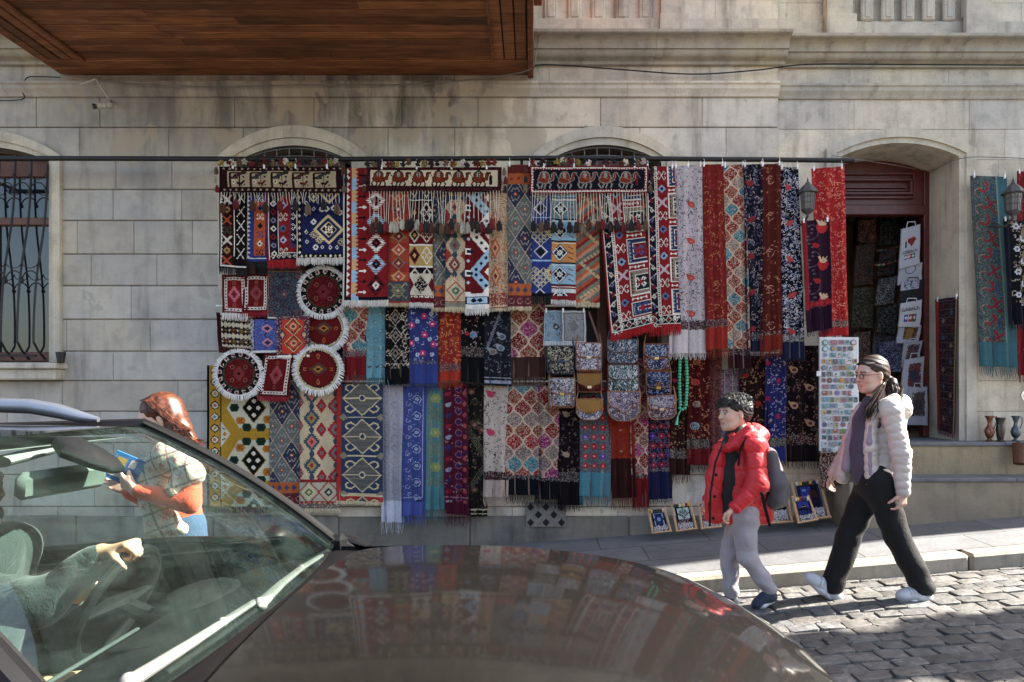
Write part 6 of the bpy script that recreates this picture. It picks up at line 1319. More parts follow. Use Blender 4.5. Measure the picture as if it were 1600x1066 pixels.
# ---------------------------------------------------------------- toy looms standing on the pavement
PINE = M("pale_pine", (.42, .25, .13), .6, 0, .2, 30, .15)
def loom(label, tl, tr, bl, br, D0, D1, pat, ww=4.2):
    """frame leaning on the wall: px corners of bottom (at D0) and top (at D1)"""
    B0 = Vector(P(*bl, D0)); B1 = Vector(P(*br, D0)); T0 = Vector(P(*tl, D1)); T1 = Vector(P(*tr, D1))
    root = empty('toy_loom', B0, label, 'loom', 'toy looms with half-woven rugs leaning on the wall'); w = ww*D0/F/2
    m = MB()
    for a, b in ((B0, T0), (B1, T1)): m.tube([a+(a-b)*.02, b+(b-a)*.02], w, 4, sq=.8)
    m.tube([B0+(B0-B1)*.06, B1+(B1-B0)*.06], w*.9, 4); m.tube([T0+(B0-T0)*.06, T1+(B1-T1)*.06], w*.7, 6)
    m.build('loom_frame', PINE, root)
    W = max(8, int((B1-B0).length/.006)); H = max(8, int((T0-B0).length/.006)); wpx = (B1-B0).length*F/D0; hpx = (T0-B0).length*F/D0
    c = Cv(wpx, hpx, '#a8a4a0'); pat(c, rgn(int(tl[0]))); H, W = c.H, c.W; vs = []; off = Vector((0, -w*.3, 0))
    for j in range(H+1):
        for i in range(W+1):
            u = .12+.76*i/W; v = .04+.93*(1-j/H); a = B0.lerp(B1, u); b = T0.lerp(T1, u); vs.append(a.lerp(b, v)+off+Vector((0, .003*math.sin(i*2.2), 0)))
    m = MB(); n = W+1
    for j in range(H):
        for i in range(W): pass
    m.v = [tuple(v) for v in vs]; m.f = [(j*n+i, (j+1)*n+i, (j+1)*n+i+1, j*n+i+1) for j in range(H) for i in range(W)]; m.c = [tuple(c.a[j, i]) for j in range(H) for i in range(W)]; m.mi = [0]*len(m.f)
    m.build('woven_rug', KN, root)
    m = MB(); rg = random.Random(int(tl[0]))
    for i in range(7):
        a = T0.lerp(T1, .15+.7*i/6)+(B0-T0)*.10; m.ball(tuple(a+Vector((0, -.015, 0))), (.016, .014, .018), 7, 5, srgb(rg.choice(['#c4c0b8', '#8c1f24', '#1c2c6c', '#c9a040', '#c4c0b8', '#20402c'])))
    m.build('yarn', TASM, root); return root
def lp(bg, f):
    def g(c, r): c.rect(0, 0, c.w, c.h*.14, '#7a7674'); c.speck(['#2c3c6c', '#8c2c2c', '#c4c0b8'], .5, r, 0, 0, c.w, c.h*.14); c.rect(0, c.h*.14, c.w, c.h*.78, bg); f(c, r); c.rect(0, c.h*.78, c.w, c.h, '#a8a4a4'); c.speck(['#6a6668', '#c4c0c0'], .5, r, 0, c.h*.78, c.w, c.h); c.speck(['#2a2424'], .3, r, 0, c.h*.93, c.w, c.h)
    return g
def l1(c, r): c.rect(c.w*.12, c.h*.2, c.w*.88, c.h*.74, '#8f9cc0'); c.rect(c.w*.2, c.h*.22, c.w*.8, c.h*.72, '#1c2c5c'); c.dia(c.w/2, c.h*.47, c.w*.42, c.h*.26, '#24386c'); c.star(c.w/2, c.h*.47, c.w*.16, '#7fa0c8', '#4c7cac')
def l2(c, r): c.rect(c.w*.1, c.h*.18, c.w*.9, c.h*.62, '#aebcb8'); [c.dring(c.w*(.5+.15*(i-j)), c.h*(.4+.075*(i+j-2)), c.w*.12, c.h*.06, 1.6, '#123c3c') for i in range(3) for j in range(3)]; c.speck(['#8c7474'], .4, r, c.w*.15, c.h*.66, c.w*.85, c.h*.74)
def l3(c, r): c.speck(['#b04a2c', '#2a3a90', '#7a3a80', '#c07a3c'], .7, r, 0, c.h*.14, c.w, c.h*.78); c.rect(c.w*.6, c.h*.2, c.w*.7, c.h*.7, '#8c8cc0')
def l4(c, r): c.rect(c.w*.1, c.h*.15, c.w*.9, c.h*.6, '#26262c'); [c.poly([(c.w*(.06), c.h*(.15+.07*k)), (c.w*.14, c.h*(.185+.07*k)), (c.w*.06, c.h*(.22+.07*k))], '#b0acb0') or c.poly([(c.w*(.94), c.h*(.15+.07*k)), (c.w*.86, c.h*(.185+.07*k)), (c.w*.94, c.h*(.22+.07*k))], '#b0acb0') for k in range(9)]; c.teeth(0, c.h*.76, c.w, c.h*.76, 8, 4, '#b0acb0'); c.rect(c.w*.1, c.h*.6, c.w*.9, c.h*.68, '#4c1c28')
def l5(c, r): c.frame(2, 2, '#2a3c70'); c.rect(c.w*.12, c.h*.18, c.w*.6, c.h*.5, '#1c3690'); c.rect(c.w*.2, c.h*.24, c.w*.4, c.h*.3, '#7c8cc0'); c.rect(c.w*.52, c.h*.3, c.w*.86, c.h*.5, '#4c2c24'); [c.rect(c.w*.14, c.h*(.54+.04*k), c.w*.86, c.h*(.55+.04*k), '#3a2c4c') for k in range(5)]
def l6(c, r): c.rect(c.w*.08, c.h*.16, c.w*.92, c.h*.5, '#24389c'); c.el(c.w/2, c.h*.45, c.w*.24, c.h*.12, '#141a40'); c.rect(c.w*.3, c.h*.40, c.w*.7, c.h*.42, '#a09a80'); c.rect(c.w*.05, c.h*.54, c.w*.95, c.h*.555, '#a09a80'); [c.rect(c.w*(.1+.2*k), c.h*.58, c.w*(.2+.2*k), c.h*.74, '#2a3c90') for k in range(4)]
LM = [('small toy loom with a navy and pale blue medallion, leftmost on the pavement', (1013, 796), (1038, 793), (1020, 833), (1048, 830), 5.98, 6.16, lp('#14182c', l1), 3.4),
      ('toy loom with dark green knot lattice on a pale ground', (1049, 787), (1078, 783), (1058, 830), (1088, 826), 5.98, 6.18, lp('#1c1014', l2), 3.6),
      ('toy loom with an orange and blue picture behind the hand of the boy', (1091, 785), (1118, 792), (1097, 826), (1126, 823), 5.98, 6.16, lp('#1a1440', l3), 3.4),
      ('large toy loom with a charcoal rug edged in white teeth, beside the boy', (1184, 748), (1225, 745), (1195, 818), (1238, 815), 5.96, 6.2, lp('#0f1018', l4), 4.2),
      ('large toy loom with a blue and brown woven picture beside the steps', (1236, 751), (1281, 746), (1250, 813), (1296, 808), 5.97, 6.2, lp('#161c38', l5), 4.2),
      ('small toy loom with a bright blue picture in front of a larger one', (1238, 776), (1263, 775), (1248, 817), (1277, 812), 5.88, 5.98, lp('#101540', l6), 3.8)]
for lb, tl, tr, bl, br, D0, D1, pf, ww in LM: loom(lb, tl, tr, bl, br, D0, D1, pf, ww)
# ---------------------------------------------------------------- jugs on the top step
def lathe_thing(name, label, cat, group, px, pyb, D, prof, mat, handle=None, n=20):
    X, Y, Z = P(px, pyb, D); root = empty(name, (X, Y, Z), label, cat, group); k = D/F
    m = MB(); m.lathe([(r*k, z*k) for r, z in prof], (X, Y, Z), n); m.build('vessel_body', mat, root, smooth=True)
    if handle:
        m = MB(); m.tube([(X+r*k, Y, Z+z*k) for r, z in handle], .9*k, 7); m.build('handle', mat, root, smooth=True)
    return root
COPP = M("aged_copper", (.20, .085, .055), .38, .85, .35, 40, .2); BRON = M("dark_bronze", (.06, .055, .05), .35, .8, .3, 40, .2); STEE = M("blue_grey_metal", (.09, .11, .13), .4, .7, .3, 40, .2)
jug = [(6, 0), (6.4, 1), (3.4, 3), (2.6, 5), (5.6, 9), (7, 15), (6, 20), (3, 25), (2.6, 30), (4, 35), (6.4, 39), (6.6, 40), (5.8, 40), (2.6, 34)]
GJ = 'metal vessels standing on the top step'
lathe_thing('metal_jug', 'reddish copper jug with a high handle, nearest the door reveal', 'jug', GJ, 1546, 690, 6.2, jug, COPP, [(5, 38), (11, 39), (11, 30), (7, 20)])
lathe_thing('metal_vase', 'dark bronze flared vase in the middle of the three vessels', 'vase', GJ, 1563, 691, 6.18, [(7, 0), (7.2, 1.5), (4, 4), (5.4, 10), (6.4, 20), (5, 27), (5, 30), (7, 37), (7.4, 38.4), (6.6, 38.4), (4.4, 30)], BRON)
lathe_thing('metal_jug', 'blue-grey metal jug with a handle, rightmost of the three vessels', 'jug', GJ, 1587, 690, 6.2, jug, STEE, [(5, 38), (10, 38), (10, 28), (6, 19)])
m = MB(); m.tube([P(1592, 725, 6.0), P(1593, 694, 6.05)], [.045, .055], 14); tag(m.build('woven_basket', M("dark_wicker", (.09, .035, .015), .8, 0, .5, 90, .6, 120), smooth=True), 'small dark brown wicker basket at the right edge of the steps', 'basket')
x, y, z = P(1603, 618, 6.22); m = MB(); m.tube([(x, y, z), (x, y-.02, z)], .055, 24); m.tube([(x, y-.02, z), (x, y-.03, z)], .03, 16); tag(m.build('metal_dish', CHROME), 'small polished metal dish on the wall at the right edge', 'dish')
# cup on the sill
X, Y, Z = P(95, 567.5, 6.2); m = MB(); m.lathe([(.028, 0), (.040, .085), (.043, .10), (.040, .10), (.034, .06)], (X, Y, Z), 16); c_ = m.build('paper_cup', DARKP, smooth=True); tag(c_, 'black paper cup left on the window sill', 'cup')
# security camera under the bay
X, Y, Z = P(160, 165, 5.95); root = empty('security_camera', (X, Y, Z), 'off-white security camera on a pipe bracket under the wooden bay', 'camera'); CW = M("offwhite_plastic", (.38, .35, .31), .5)
m = MB(); m.tube([P(150, 166, 5.9), P(164, 165, 5.95)], .028, 12); m.build('camera_housing', CW, root); m = MB(); m.tube([P(145, 166.5, 5.89), P(149.9, 166, 5.899)], .022, 12); m.build('lens', DARKP, root)
m = MB(); m.tube([P(170, 165, 5.97), P(172, 160, 6.1), P(172, 158, DW)], .012, 8); m.ball(P(171, 165, 5.97), .032, 10, 8); m.tube([P(169, 153, 6.1), P(160, 139, 6.1), P(150, 124, 6.1)], .008, 6); m.tube([P(150, 124, 6.1), P(126, 132, 6.1)], .011, 6); m.build('bracket', CW, root)
# ---------------------------------------------------------------- tote bags hung in the doorway
CANV = M("tote_canvas", (1, 1, 1), .9, 0, .06, 60, .2, 200, knot=True)
def tote(label, q, D, bg, pat=None, text=None, dim=1., group='printed tote bags stacked down the right side of the doorway'):
    w = abs(q[1][0]-q[0][0]); h = abs(q[2][1]-q[0][1]); c = Cv(w, h, bg)
    if pat: pat(c, rgn(int(q[0][0]+q[0][1])))
    c.a *= dim; o = sheet('tote_bag', q, D, c, CANV, None, .8, .006, .02, edge=bg); del o["_ph"]; tag(o, label, 'tote bag', group)
    m = MB(); a = warp(q, D-.004, .25, .02); b = warp(q, D-.004, .75, .02); ms = warp(q, D-.02, .5, -.12)
    m.tube([(a[0], D-.006, a[1]), (a[0]+.01, D-.01, ms[1]), (b[0]-.01, D-.01, ms[1]), (b[0], D-.006, b[1])], .005, 5, col=srgb(bg), sq=.4); m.build('handle', CANV, o)
    if text:
        for s, u, v, size, colr in text:
            cu = bpy.data.curves.new('t', 'FONT'); cu.body = s; cu.size = size*D/F; cu.extrude = .0006; cu.align_x = 'CENTER'
            to = bpy.data.objects.new('t', cu); COL.objects.link(to); x, z = warp(q, D-.012, u, v); ang = math.atan2(-(q[1][1]-q[0][1]), q[1][0]-q[0][0])
            bpy.context.view_layer.update(); me = bpy.data.meshes.new_from_object(to.evaluated_get(bpy.context.evaluated_depsgraph_get())); bpy.data.objects.remove(to)
            me.transform(Matrix.Translation((x, D-.012, z)) @ Matrix.Rotation(-ang, 4, 'Y') @ Matrix.Rotation(R(90), 4, 'X')); link('lettering', me, o, M("print_"+colr, srgb(colr), .8))
    return o
def sq3(y, h=10):
    def f(c, r):
        for k, q in enumerate(('#2c4c9c', '#b0202c', '#1c6a3c')): x = c.w*.2+k*c.w*.2; c.rect(x, y, x+c.w*.18, y+h, q); c.el(x+c.w*.09, y+h*.45, 2.2, 2, '#c4c4c4')
    return f
def heart(c, r):
    x, y = c.w*.56, 22; c.el(x-3, y, 3.6, 4, '#8c0f14'); c.el(x+3, y-1, 3.6, 4, '#8c0f14'); c.poly([(x-6.4, y+1), (x+6.4, y), (x+.6, y+10)], '#8c0f14'); c.rect(c.w*.22, 22, c.w*.29, 32, '#20222c'); sq3(44, 7)(c, r)
def pict(c, r, cols=('#5a3c1c', '#8c6a2c', '#1c1410')): c.rect(c.w*.28, c.h*.15, c.w*.82, c.h*.72, cols[0]); c.speck(cols, .7, r, c.w*.28, c.h*.15, c.w*.82, c.h*.72); c.el(c.w*.5, c.h*.45, 6, 9, cols[1])
tote('tattered white souvenir tote printed with a red heart and coloured squares, topmost in the doorway', ((1409, 358), (1438, 350), (1405, 421), (1437, 412)), 6.73, '#b4b4bc', heart, [('GABALA', .52, .66, 6.2, '#20222c')])
tote('white tote printed with a grey circle, under the heart tote', ((1406, 415), (1441, 410), (1403, 446), (1440, 438)), 6.75, '#a8aab4', lambda c, r: c.el(c.w*.5, 8, 8, 8, '#4a4c58', 1.))
tote('black tote with a narrow white top, below the circle tote', ((1409, 440), (1444, 436), (1405, 480), (1441, 472)), 6.74, '#15161d', lambda c, r: (c.rect(0, 0, c.w*.8, 14, '#a8aab8'), c.speck(['#3c3e5a'], .3, r, 4, 0, c.w*.7, 12)))
tote('white tote with black capital letters above three coloured squares, middle of the doorway stack', ((1408, 474), (1441, 468), (1404, 511), (1438, 511)), 6.71, '#b8b8bc', sq3(19, 10), [('GABALA', .5, .36, 7.4, '#1c1c22')])
tote('cream tote with a small brown picture, under the lettered tote', ((1405, 508), (1440, 508), (1401, 536), (1435, 538)), 6.73, '#a4a4ac', lambda c, r: pict(c, r))
tote('white tote with a dark violet figure picture', ((1413, 536), (1442, 532), (1409, 574), (1432, 576)), 6.71, '#98989f', lambda c, r: pict(c, r, ('#3c3440', '#5c3c3c', '#2c2430')))
tote('white tote with a red and blue printed scene', ((1414, 562), (1445, 557), (1407, 619), (1441, 622)), 6.68, '#a4a4ac', lambda c, r: pict(c, r, ('#5a2418', '#2a2c4c', '#8c3a1c')))
tote('white tote with a dark figure print, lowest in the doorway stack', ((1420, 608), (1449, 604), (1414, 664), (1450, 665)), 6.66, '#9ca0a8', lambda c, r: pict(c, r, ('#4c4034', '#3c3848', '#6a5440')))
for i, (q, bg, cols, lb) in enumerate([
  (((1376, 392), (1400, 388), (1370, 432), (1398, 430)), '#14181a', ['#3a4444', '#0a0c0e', '#5a2424'], 'dark striped tote hanging behind the white totes'),
  (((1374, 436), (1402, 430), (1367, 478), (1396, 474)), '#4c4e50', ['#17181a', '#7c7e80'], 'grey and black patterned tote in the middle of the doorway'),
  (((1371, 480), (1402, 476), (1370, 520), (1400, 522)), '#28282a', ['#5a5c58', '#101012'], 'dark patterned tote under the grey one'),
  (((1374, 536), (1409, 530), (1372, 578), (1408, 582)), '#5c6080', ['#2c3454', '#8c8ca4', '#3a3a4c'], 'blue and white patterned tote behind the ponytail of the girl'),
  (((1338, 384), (1368, 380), (1334, 446), (1364, 444)), '#2c2420', ['#4c4038', '#5a2c24', '#1a1614'], 'brown woven bag at the left of the doorway'),
  (((1334, 450), (1366, 448), (1330, 512), (1364, 512)), '#2a2a1c', ['#4c3c24', '#5a5a4c', '#14140f'], 'olive and brown woven bag, lower left of the doorway'),
  (((1366, 520), (1396, 520), (1362, 572), (1394, 574)), '#4a4a54', ['#242430', '#6a6a78'], 'grey printed bag at the centre of the doorway'),
  (((1334, 520), (1360, 518), (1332, 570), (1360, 572)), '#4a3a34', ['#242020', '#7a6a58'], 'brown patterned bag low at the left of the doorway'),
  (((1342, 344), (1370, 342), (1340, 378), (1368, 380)), '#4c3430', ['#2a1a1c', '#7a5a4a'], 'reddish patterned bag just under the transom'),
  (((1376, 346), (1404, 344), (1374, 384), (1402, 382)), '#2a3030', ['#4c5a58', '#141818'], 'dark green patterned bag under the transom'),
  (((1372, 586), (1410, 588), (1372, 640), (1408, 642)), '#5a3028', ['#8a5a3c', '#2a1a1c'], 'rust patterned bag low in the doorway, beside the scene print tote')]):
    tote(lb, q, 7.15+.03*i, bg, lambda c, r, cols=cols: (c.scrolls(cols, 60, r, (1.5, 3), 1.2), c.speck(cols, .4, r)), None, 2.2, 'dark patterned bags hanging deeper in the doorway')
m = MB(); rg = random.Random(4)
for k in range(26):
    a = P(1326+k*4.4, 334+rg.uniform(-2, 4), 7.6); L = rg.uniform(.1, .45); c = srgb(rg.choice(['#2c1814', '#1a1412', '#4c443a', '#3a1c1c', '#6a6458'])); m.tube([a, (a[0]+rg.uniform(-.02, .02), a[1], a[2]-L)], [.012, .02], 6, col=c)
o_ = m.build('hanging_strap_bundle', LEATH); tag(o_, 'row of dim straps and trinkets hanging from the ceiling of the shop', 'trinkets', kind='stuff')
def garland(label, a, b, n, D, sag):
    root = empty('bead_garland', P(*a, D), label, 'garland', 'bead garlands in the doorway'); rg = random.Random(n); m = MB(); w_ = MB(); pts = []
    for i in range(n):
        u = i/(n-1); x, y, z = P(a[0]+(b[0]-a[0])*u, a[1]+(b[1]-a[1])*u+sag*4*u*(1-u), D); pts.append((x, y, z)); m.ball((x, y, z), .013, 6, 5, srgb(rg.choice(['#b04a4a', '#c9b88a', '#5a7a54', '#7c2430', '#c9a0a0'])))
    w_.tube(pts, .002, 4); w_.build('string', BLACKM, root); m.build('bead', MAG, root)
garland('upper garland of small red and cream beads in the dark doorway', (1370, 392), (1408, 384), 12, 7.2, 2); garland('lower garland of small red and cream beads in the dark doorway', (1366, 414), (1406, 405), 12, 7.1, 3)
# ---------------------------------------------------------------- cables on the facade
def wire(label, pts, r=.006, mat=None):
    m = MB(); Pn = [Vector(P(*p)) for p in pts]; out = []
    for i in range(len(Pn)-1):
        p0, p1, p2, p3 = Pn[max(0, i-1)], Pn[i], Pn[i+1], Pn[min(len(Pn)-1, i+2)]
        for k in range(6): t = k/6; out.append(.5*((2*p1)+(-p0+p2)*t+(2*p0-5*p1+4*p2-p3)*t*t+(-p0+3*p1-3*p2+p3)*t**3))
    m.tube(out+[Pn[-1]], r, 6); return tag(m.build('cable', mat or M("cable_grey", (.16, .15, .14), .7), smooth=True), label, 'cable')
wire('long grey cable sagging under the wooden bay and rising at its right corner', [(95, 116, 6.15), (190, 130, 6.2), (330, 136, 6.2), (480, 133, 6.2), (650, 132, 6.2), (770, 120, 6.2), (828, 108, 6.1), (838, 80, 6.1), (845, 52, 6.1)])
wire('thin black cable looping across the wall above the left window', [(-40, 156, 6.27), (33, 156, 6.27), (34, 140, 6.27), (42, 122, 6.27), (60, 120, 6.26), (94, 121, 6.25)], .005, BLACKM)
wire('dark cable strung along the wall under the cornice at the right', [(832, 110, 6.2), (850, 101, 6.2), (960, 108, 6.22), (1080, 116, 6.25), (1180, 110, 6.25), (1260, 101, 6.22), (1400, 101, 6.24), (1600, 102, 6.24), (1700, 103, 6.24)], .006, BLACKM)
wire('thin grey cable running right from the doorway arch', [(1300, 243, 6.2), (1420, 262, 6.75), (1447, 270, 6.8), (1500, 248, 6.25), (1560, 246, 6.25), (1640, 250, 6.25)], .004)
# ---------------------------------------------------------------- the car (local frame: x forward, y away from the camera, z up)
TH = math.atan(.085); CT, ST = math.cos(TH), math.sin(TH); CD = 1.87
CM = Matrix(((CT, 0, -ST, 0), (0, 1, 0, CD), (ST, 0, CT, 0), (0, 0, 0, 1)))
CAR = empty('parked_car', (CM @ Vector((-1.2, 0, 0))), 'dark brown-grey car passing in the foreground, seen over its bonnet and windscreen', 'car')
CAR.name = 'passing_car'
t = NT("brown_metallic_paint"); v = t.coord(); fl = t.noise(v, 900, 2)
t.set(Base_Color=t.ramp(fl, [(.35, (.0045, .0040, .0036)), (.65, (.0085, .0075, .0068))]), Metallic=.0, Specular_IOR_Level=.1, Roughness=.5, Coat_Weight=1., Coat_Roughness=.06, Coat_IOR=1.5)
du = t.noise(v, 2.4, 4, .6); nb = t.n("Bump"); nb.inputs['Strength'].default_value = .10; nb.inputs['Distance'].default_value = .006; t.l(du, nb.inputs['Height']); t.l(nb.outputs[0], t.b.inputs['Coat Normal'])
dust = t.math('MULTIPLY', t.ramp(t.noise(v, 320, 3, .7), [(.60, 0.), (.72, 1.)]), .35)
PAINT = t.m
TRIM = M("black_trim", (.005, .005, .006), .5, 0, .2, 12, spec=.18); RUBB = M("tyre_rubber", (.009, .009, .009), .85, 0, .2, 30, .2, spec=.2)
SILV = M("satin_alloy", (.52, .55, .60), .28, .85, .08, 8); INTD = M("interior_black", (.0065, .0075, .008), .75, 0, .25, 25, .2, spec=.12); INTG = M("headliner_grey", (.20, .21, .20), .85, 0, .1, 20)
g = NT("car_glass"); g.t.nodes.remove(g.b); tr = g.n("BsdfTransparent"); tr.inputs[0].default_value = (.74, .86, .82, 1); gl = g.n("BsdfGlossy"); gl.inputs['Roughness'].default_value = .02; gl.inputs[0].default_value = (.9, 1, .97, 1)
fr = g.n("Fresnel"); fr.inputs[0].default_value = 1.55; mx = g.n("MixShader"); ds = g.n("BsdfDiffuse"); ds.inputs[0].default_value = (.30, .46, .42, 1); mx2 = g.n("MixShader")
sm = g.math('ADD', g.math('MULTIPLY', g.ramp(g.noise(g.coord((1.5, 1.5, 5)), 3.2, 4, .6, .8), [(.4, 0.), (.75, 1.)]), .022), .005)
g.l(fr.outputs[0], mx.inputs[0]); g.l(tr.outputs[0], mx.inputs[1]); g.l(gl.outputs[0], mx.inputs[2]); g.l(sm, mx2.inputs[0]); g.l(mx.outputs[0], mx2.inputs[1]); g.l(ds.outputs[0], mx2.inputs[2]); g.l(mx2.outputs[0], g.out.inputs[0])
CGLASS = g.m
def CB(): m = MB(); m.m = CM; return m
def subd(o, lv=2):
    md = o.modifiers.new('s', 'SUBSURF'); md.levels = lv; md.render_levels = lv
    me = bpy.data.meshes.new_from_object(o.evaluated_get(bpy.context.evaluated_depsgraph_get())); o.modifiers.clear(); old = o.data; o.data = me; bpy.data.meshes.remove(old); return o
# stations: x, half width, shoulder z, centre z, bottom z
ST_ = [(-3.52, .62, .86, .88, .42), (-3.48, .80, .98, 1.0, .30), (-3.2, .88, 1.06, 1.07, .24), (-2.6, .91, 1.08, 1.08, .22), (-1.9, .915, 1.09, 1.09, .22), (-1.3, .915, 1.085, 1.085, .22), (-.9, .91, 1.055, 1.055, .22),
       (-.66, .905, 1.022, 1.045, .22), (-.55, .90, 1.012, 1.058, .22), (-.25, .90, .995, 1.04, .22), (.05, .90, .965, 1.01, .22), (.35, .89, .905, .955, .22), (.58, .87, .84, .90, .22), (.74, .84, .755, .835, .24), (.83, .79, .675, .765, .26), (.885, .73, .59, .67, .28), (.92, .65, .50, .55, .30)]
def section(s):
    x, w, zs, zc, zb_ = s; h = zs-zb_
    P_ = [(w*.55, zb_), (w*.93, zb_+.02), (w*.985, zb_+.18*h), (w, zb_+.5*h), (w*.99, zb_+.78*h), (w*.955, zs-.05), (w*.90, zs-.008), (w*.80, zs+.012)]
    top = [(w*.52, zs+(zc-zs)*.55+.012), (w*.25, zs+(zc-zs)*.9+.01), (0, zc+.01)]
    return P_, top
secs = [section(s) for s in ST_]
m = CB(); n = 8
for sgn in (-1, 1):
    vs = []; 
    for s, (P_, top) in zip(ST_, secs): vs += [(s[0], sgn*y, z) for y, z in P_]
    fs = [(i*n+j, i*n+j+1, (i+1)*n+j+1, (i+1)*n+j) for i in range(len(ST_)-1) for j in range(n-1)]
    m.add(vs, fs)
body = subd(m.build('body_side', PAINT, CAR, smooth=True))
def top_patch(name, i0, i1, mat):
    m = CB(); vs = []; k = 0
    for s, (P_, top) in list(zip(ST_, secs))[i0:i1]:
        r = [P_[-1]]+top; row = [(s[0], -y, z) for y, z in r]+[(s[0], y, z) for y, z in r[-2::-1]]; vs += row; k = len(row)
    fs = [(i*k+j, i*k+j+1, (i+1)*k+j+1, (i+1)*k+j) for i in range(i1-i0-1) for j in range(k-1)]; m.add(vs, fs); return subd(m.build(name, mat, CAR, smooth=True))
hood = top_patch('bonnet', 8, 15, PAINT)
top_patch('front_panel', 14, len(ST_), PAINT); top_patch('tail_panel', 0, 3, PAINT)
m = CB(); s0 = ST_[-1]; P_, top = secs[-1]; r = P_+top; row = [(s0[0], -y, z) for y, z in r]+[(s0[0], y, z) for y, z in r[-2::-1]]; m.add([(x+.001, y, z) for x, y, z in row], [tuple(range(len(row)))]); 
s0 = ST_[0]; P_, top = secs[0]; r = P_+top; row = [(s0[0], -y, z) for y, z in r]+[(s0[0], y, z) for y, z in r[-2::-1]]; m.add([(x-.001, y, z) for x, y, z in row], [tuple(range(len(row)))])
m.build('bumper', TRIM, CAR)
m = CB()
for k in range(6): m.box(.88, -.46, .40+k*.02, .935, .46, .408+k*.02, .003)
m.build('grille', SILV, CAR)
for sy in (-1, 1):
    m = CB(); m.ball((.80, sy*.60, .63), (.13, .15, .05), 14, 8); hl = m.build('headlight', M("headlight_lens", (.5, .52, .55), .1, .3, .1), CAR, smooth=True)
    m = CB(); m.ball((-3.46, sy*.70, .95), (.08, .12, .10), 12, 8); m.build('tail_light', M("red_lens", (.3, .01, .01), .2), CAR, smooth=True)
m = CB(); m.box(.921, -.26, .32, .94, .26, .39, .004); m.build('number_plate', M("plate_white", (.7, .7, .7), .4), CAR)
m = CB(); m.box(-3.3, -.75, .20, .85, .75, .26); m.box(-3.3, -.86, .22, -.4, .86, .30); m.build('underbody', TRIM, CAR)
# cowl strip between bonnet and glass
def wbase(y): return (-.585-.075*(y/.72)**2, y, 1.052-.012*(y/.72)**2)
def wtop(y): return (-1.13-.15*(y/.60)**2, y, 1.556-.004*(y/.6)**2)
def wsurf(u, v):      # u -1..1 across, v 0 base..1 top
    a = Vector(wbase(u*.735)); b = Vector(wtop(u*.605)); p = a.lerp(b, v); k = math.sin(math.pi*v)*.030; return p+Vector((k*.62, 0, k*.78))
m = CB(); N = 24
A = [wbase(-.80+1.6*i/N) for i in range(N+1)]
vs = [(x-.06, y, z-.035) for x, y, z in A]+[(x+.0, y, z-.020) for x, y, z in A]+[(x+.09, y*1.0, z-.030+.0*y) for x, y, z in A]
m.add(vs, [(r*(N+1)+i, r*(N+1)+i+1, (r+1)*(N+1)+i+1, (r+1)*(N+1)+i) for r in range(2) for i in range(N)]); m.build('cowl', TRIM, CAR, smooth=True)
for sy in (-1, 1): m = CB(); m.tube([(-.80, sy*.79, 1.075), (-.70, sy*.80, 1.055), (-.60, sy*.79, 1.035), (-.54, sy*.76, 1.015)], [.02, .036, .036, .016], 10, sq=.5); m.build('cowl_end', TRIM, CAR, smooth=True)
m = CB(); NU, NV = 26, 14
m.add([wsurf(-1+2*i/NU, j/NV) for j in range(NV+1) for i in range(NU+1)], [(j*(NU+1)+i, j*(NU+1)+i+1, (j+1)*(NU+1)+i+1, (j+1)*(NU+1)+i) for j in range(NV) for i in range(NU)]); m.build('windscreen', CGLASS, CAR, smooth=True)
def ribbon(mb, pts, wv, th, side):
    """flat strap along pts, width vector wv, thickness th inwards"""
    pts = [Vector(p) for p in pts]; vs = []
    for p in pts: w_ = Vector(wv); t_ = Vector(th); vs += [p, p+w_, p+w_+t_, p+t_]
    mb.add(vs, [(4*i+a, 4*i+(a+1) % 4, 4*i+4+(a+1) % 4, 4*i+4+a) for i in range(len(pts)-1) for a in range(4)]+[(0, 1, 2, 3), (4*len(pts)-4, 4*len(pts)-3, 4*len(pts)-2, 4*len(pts)-1)])
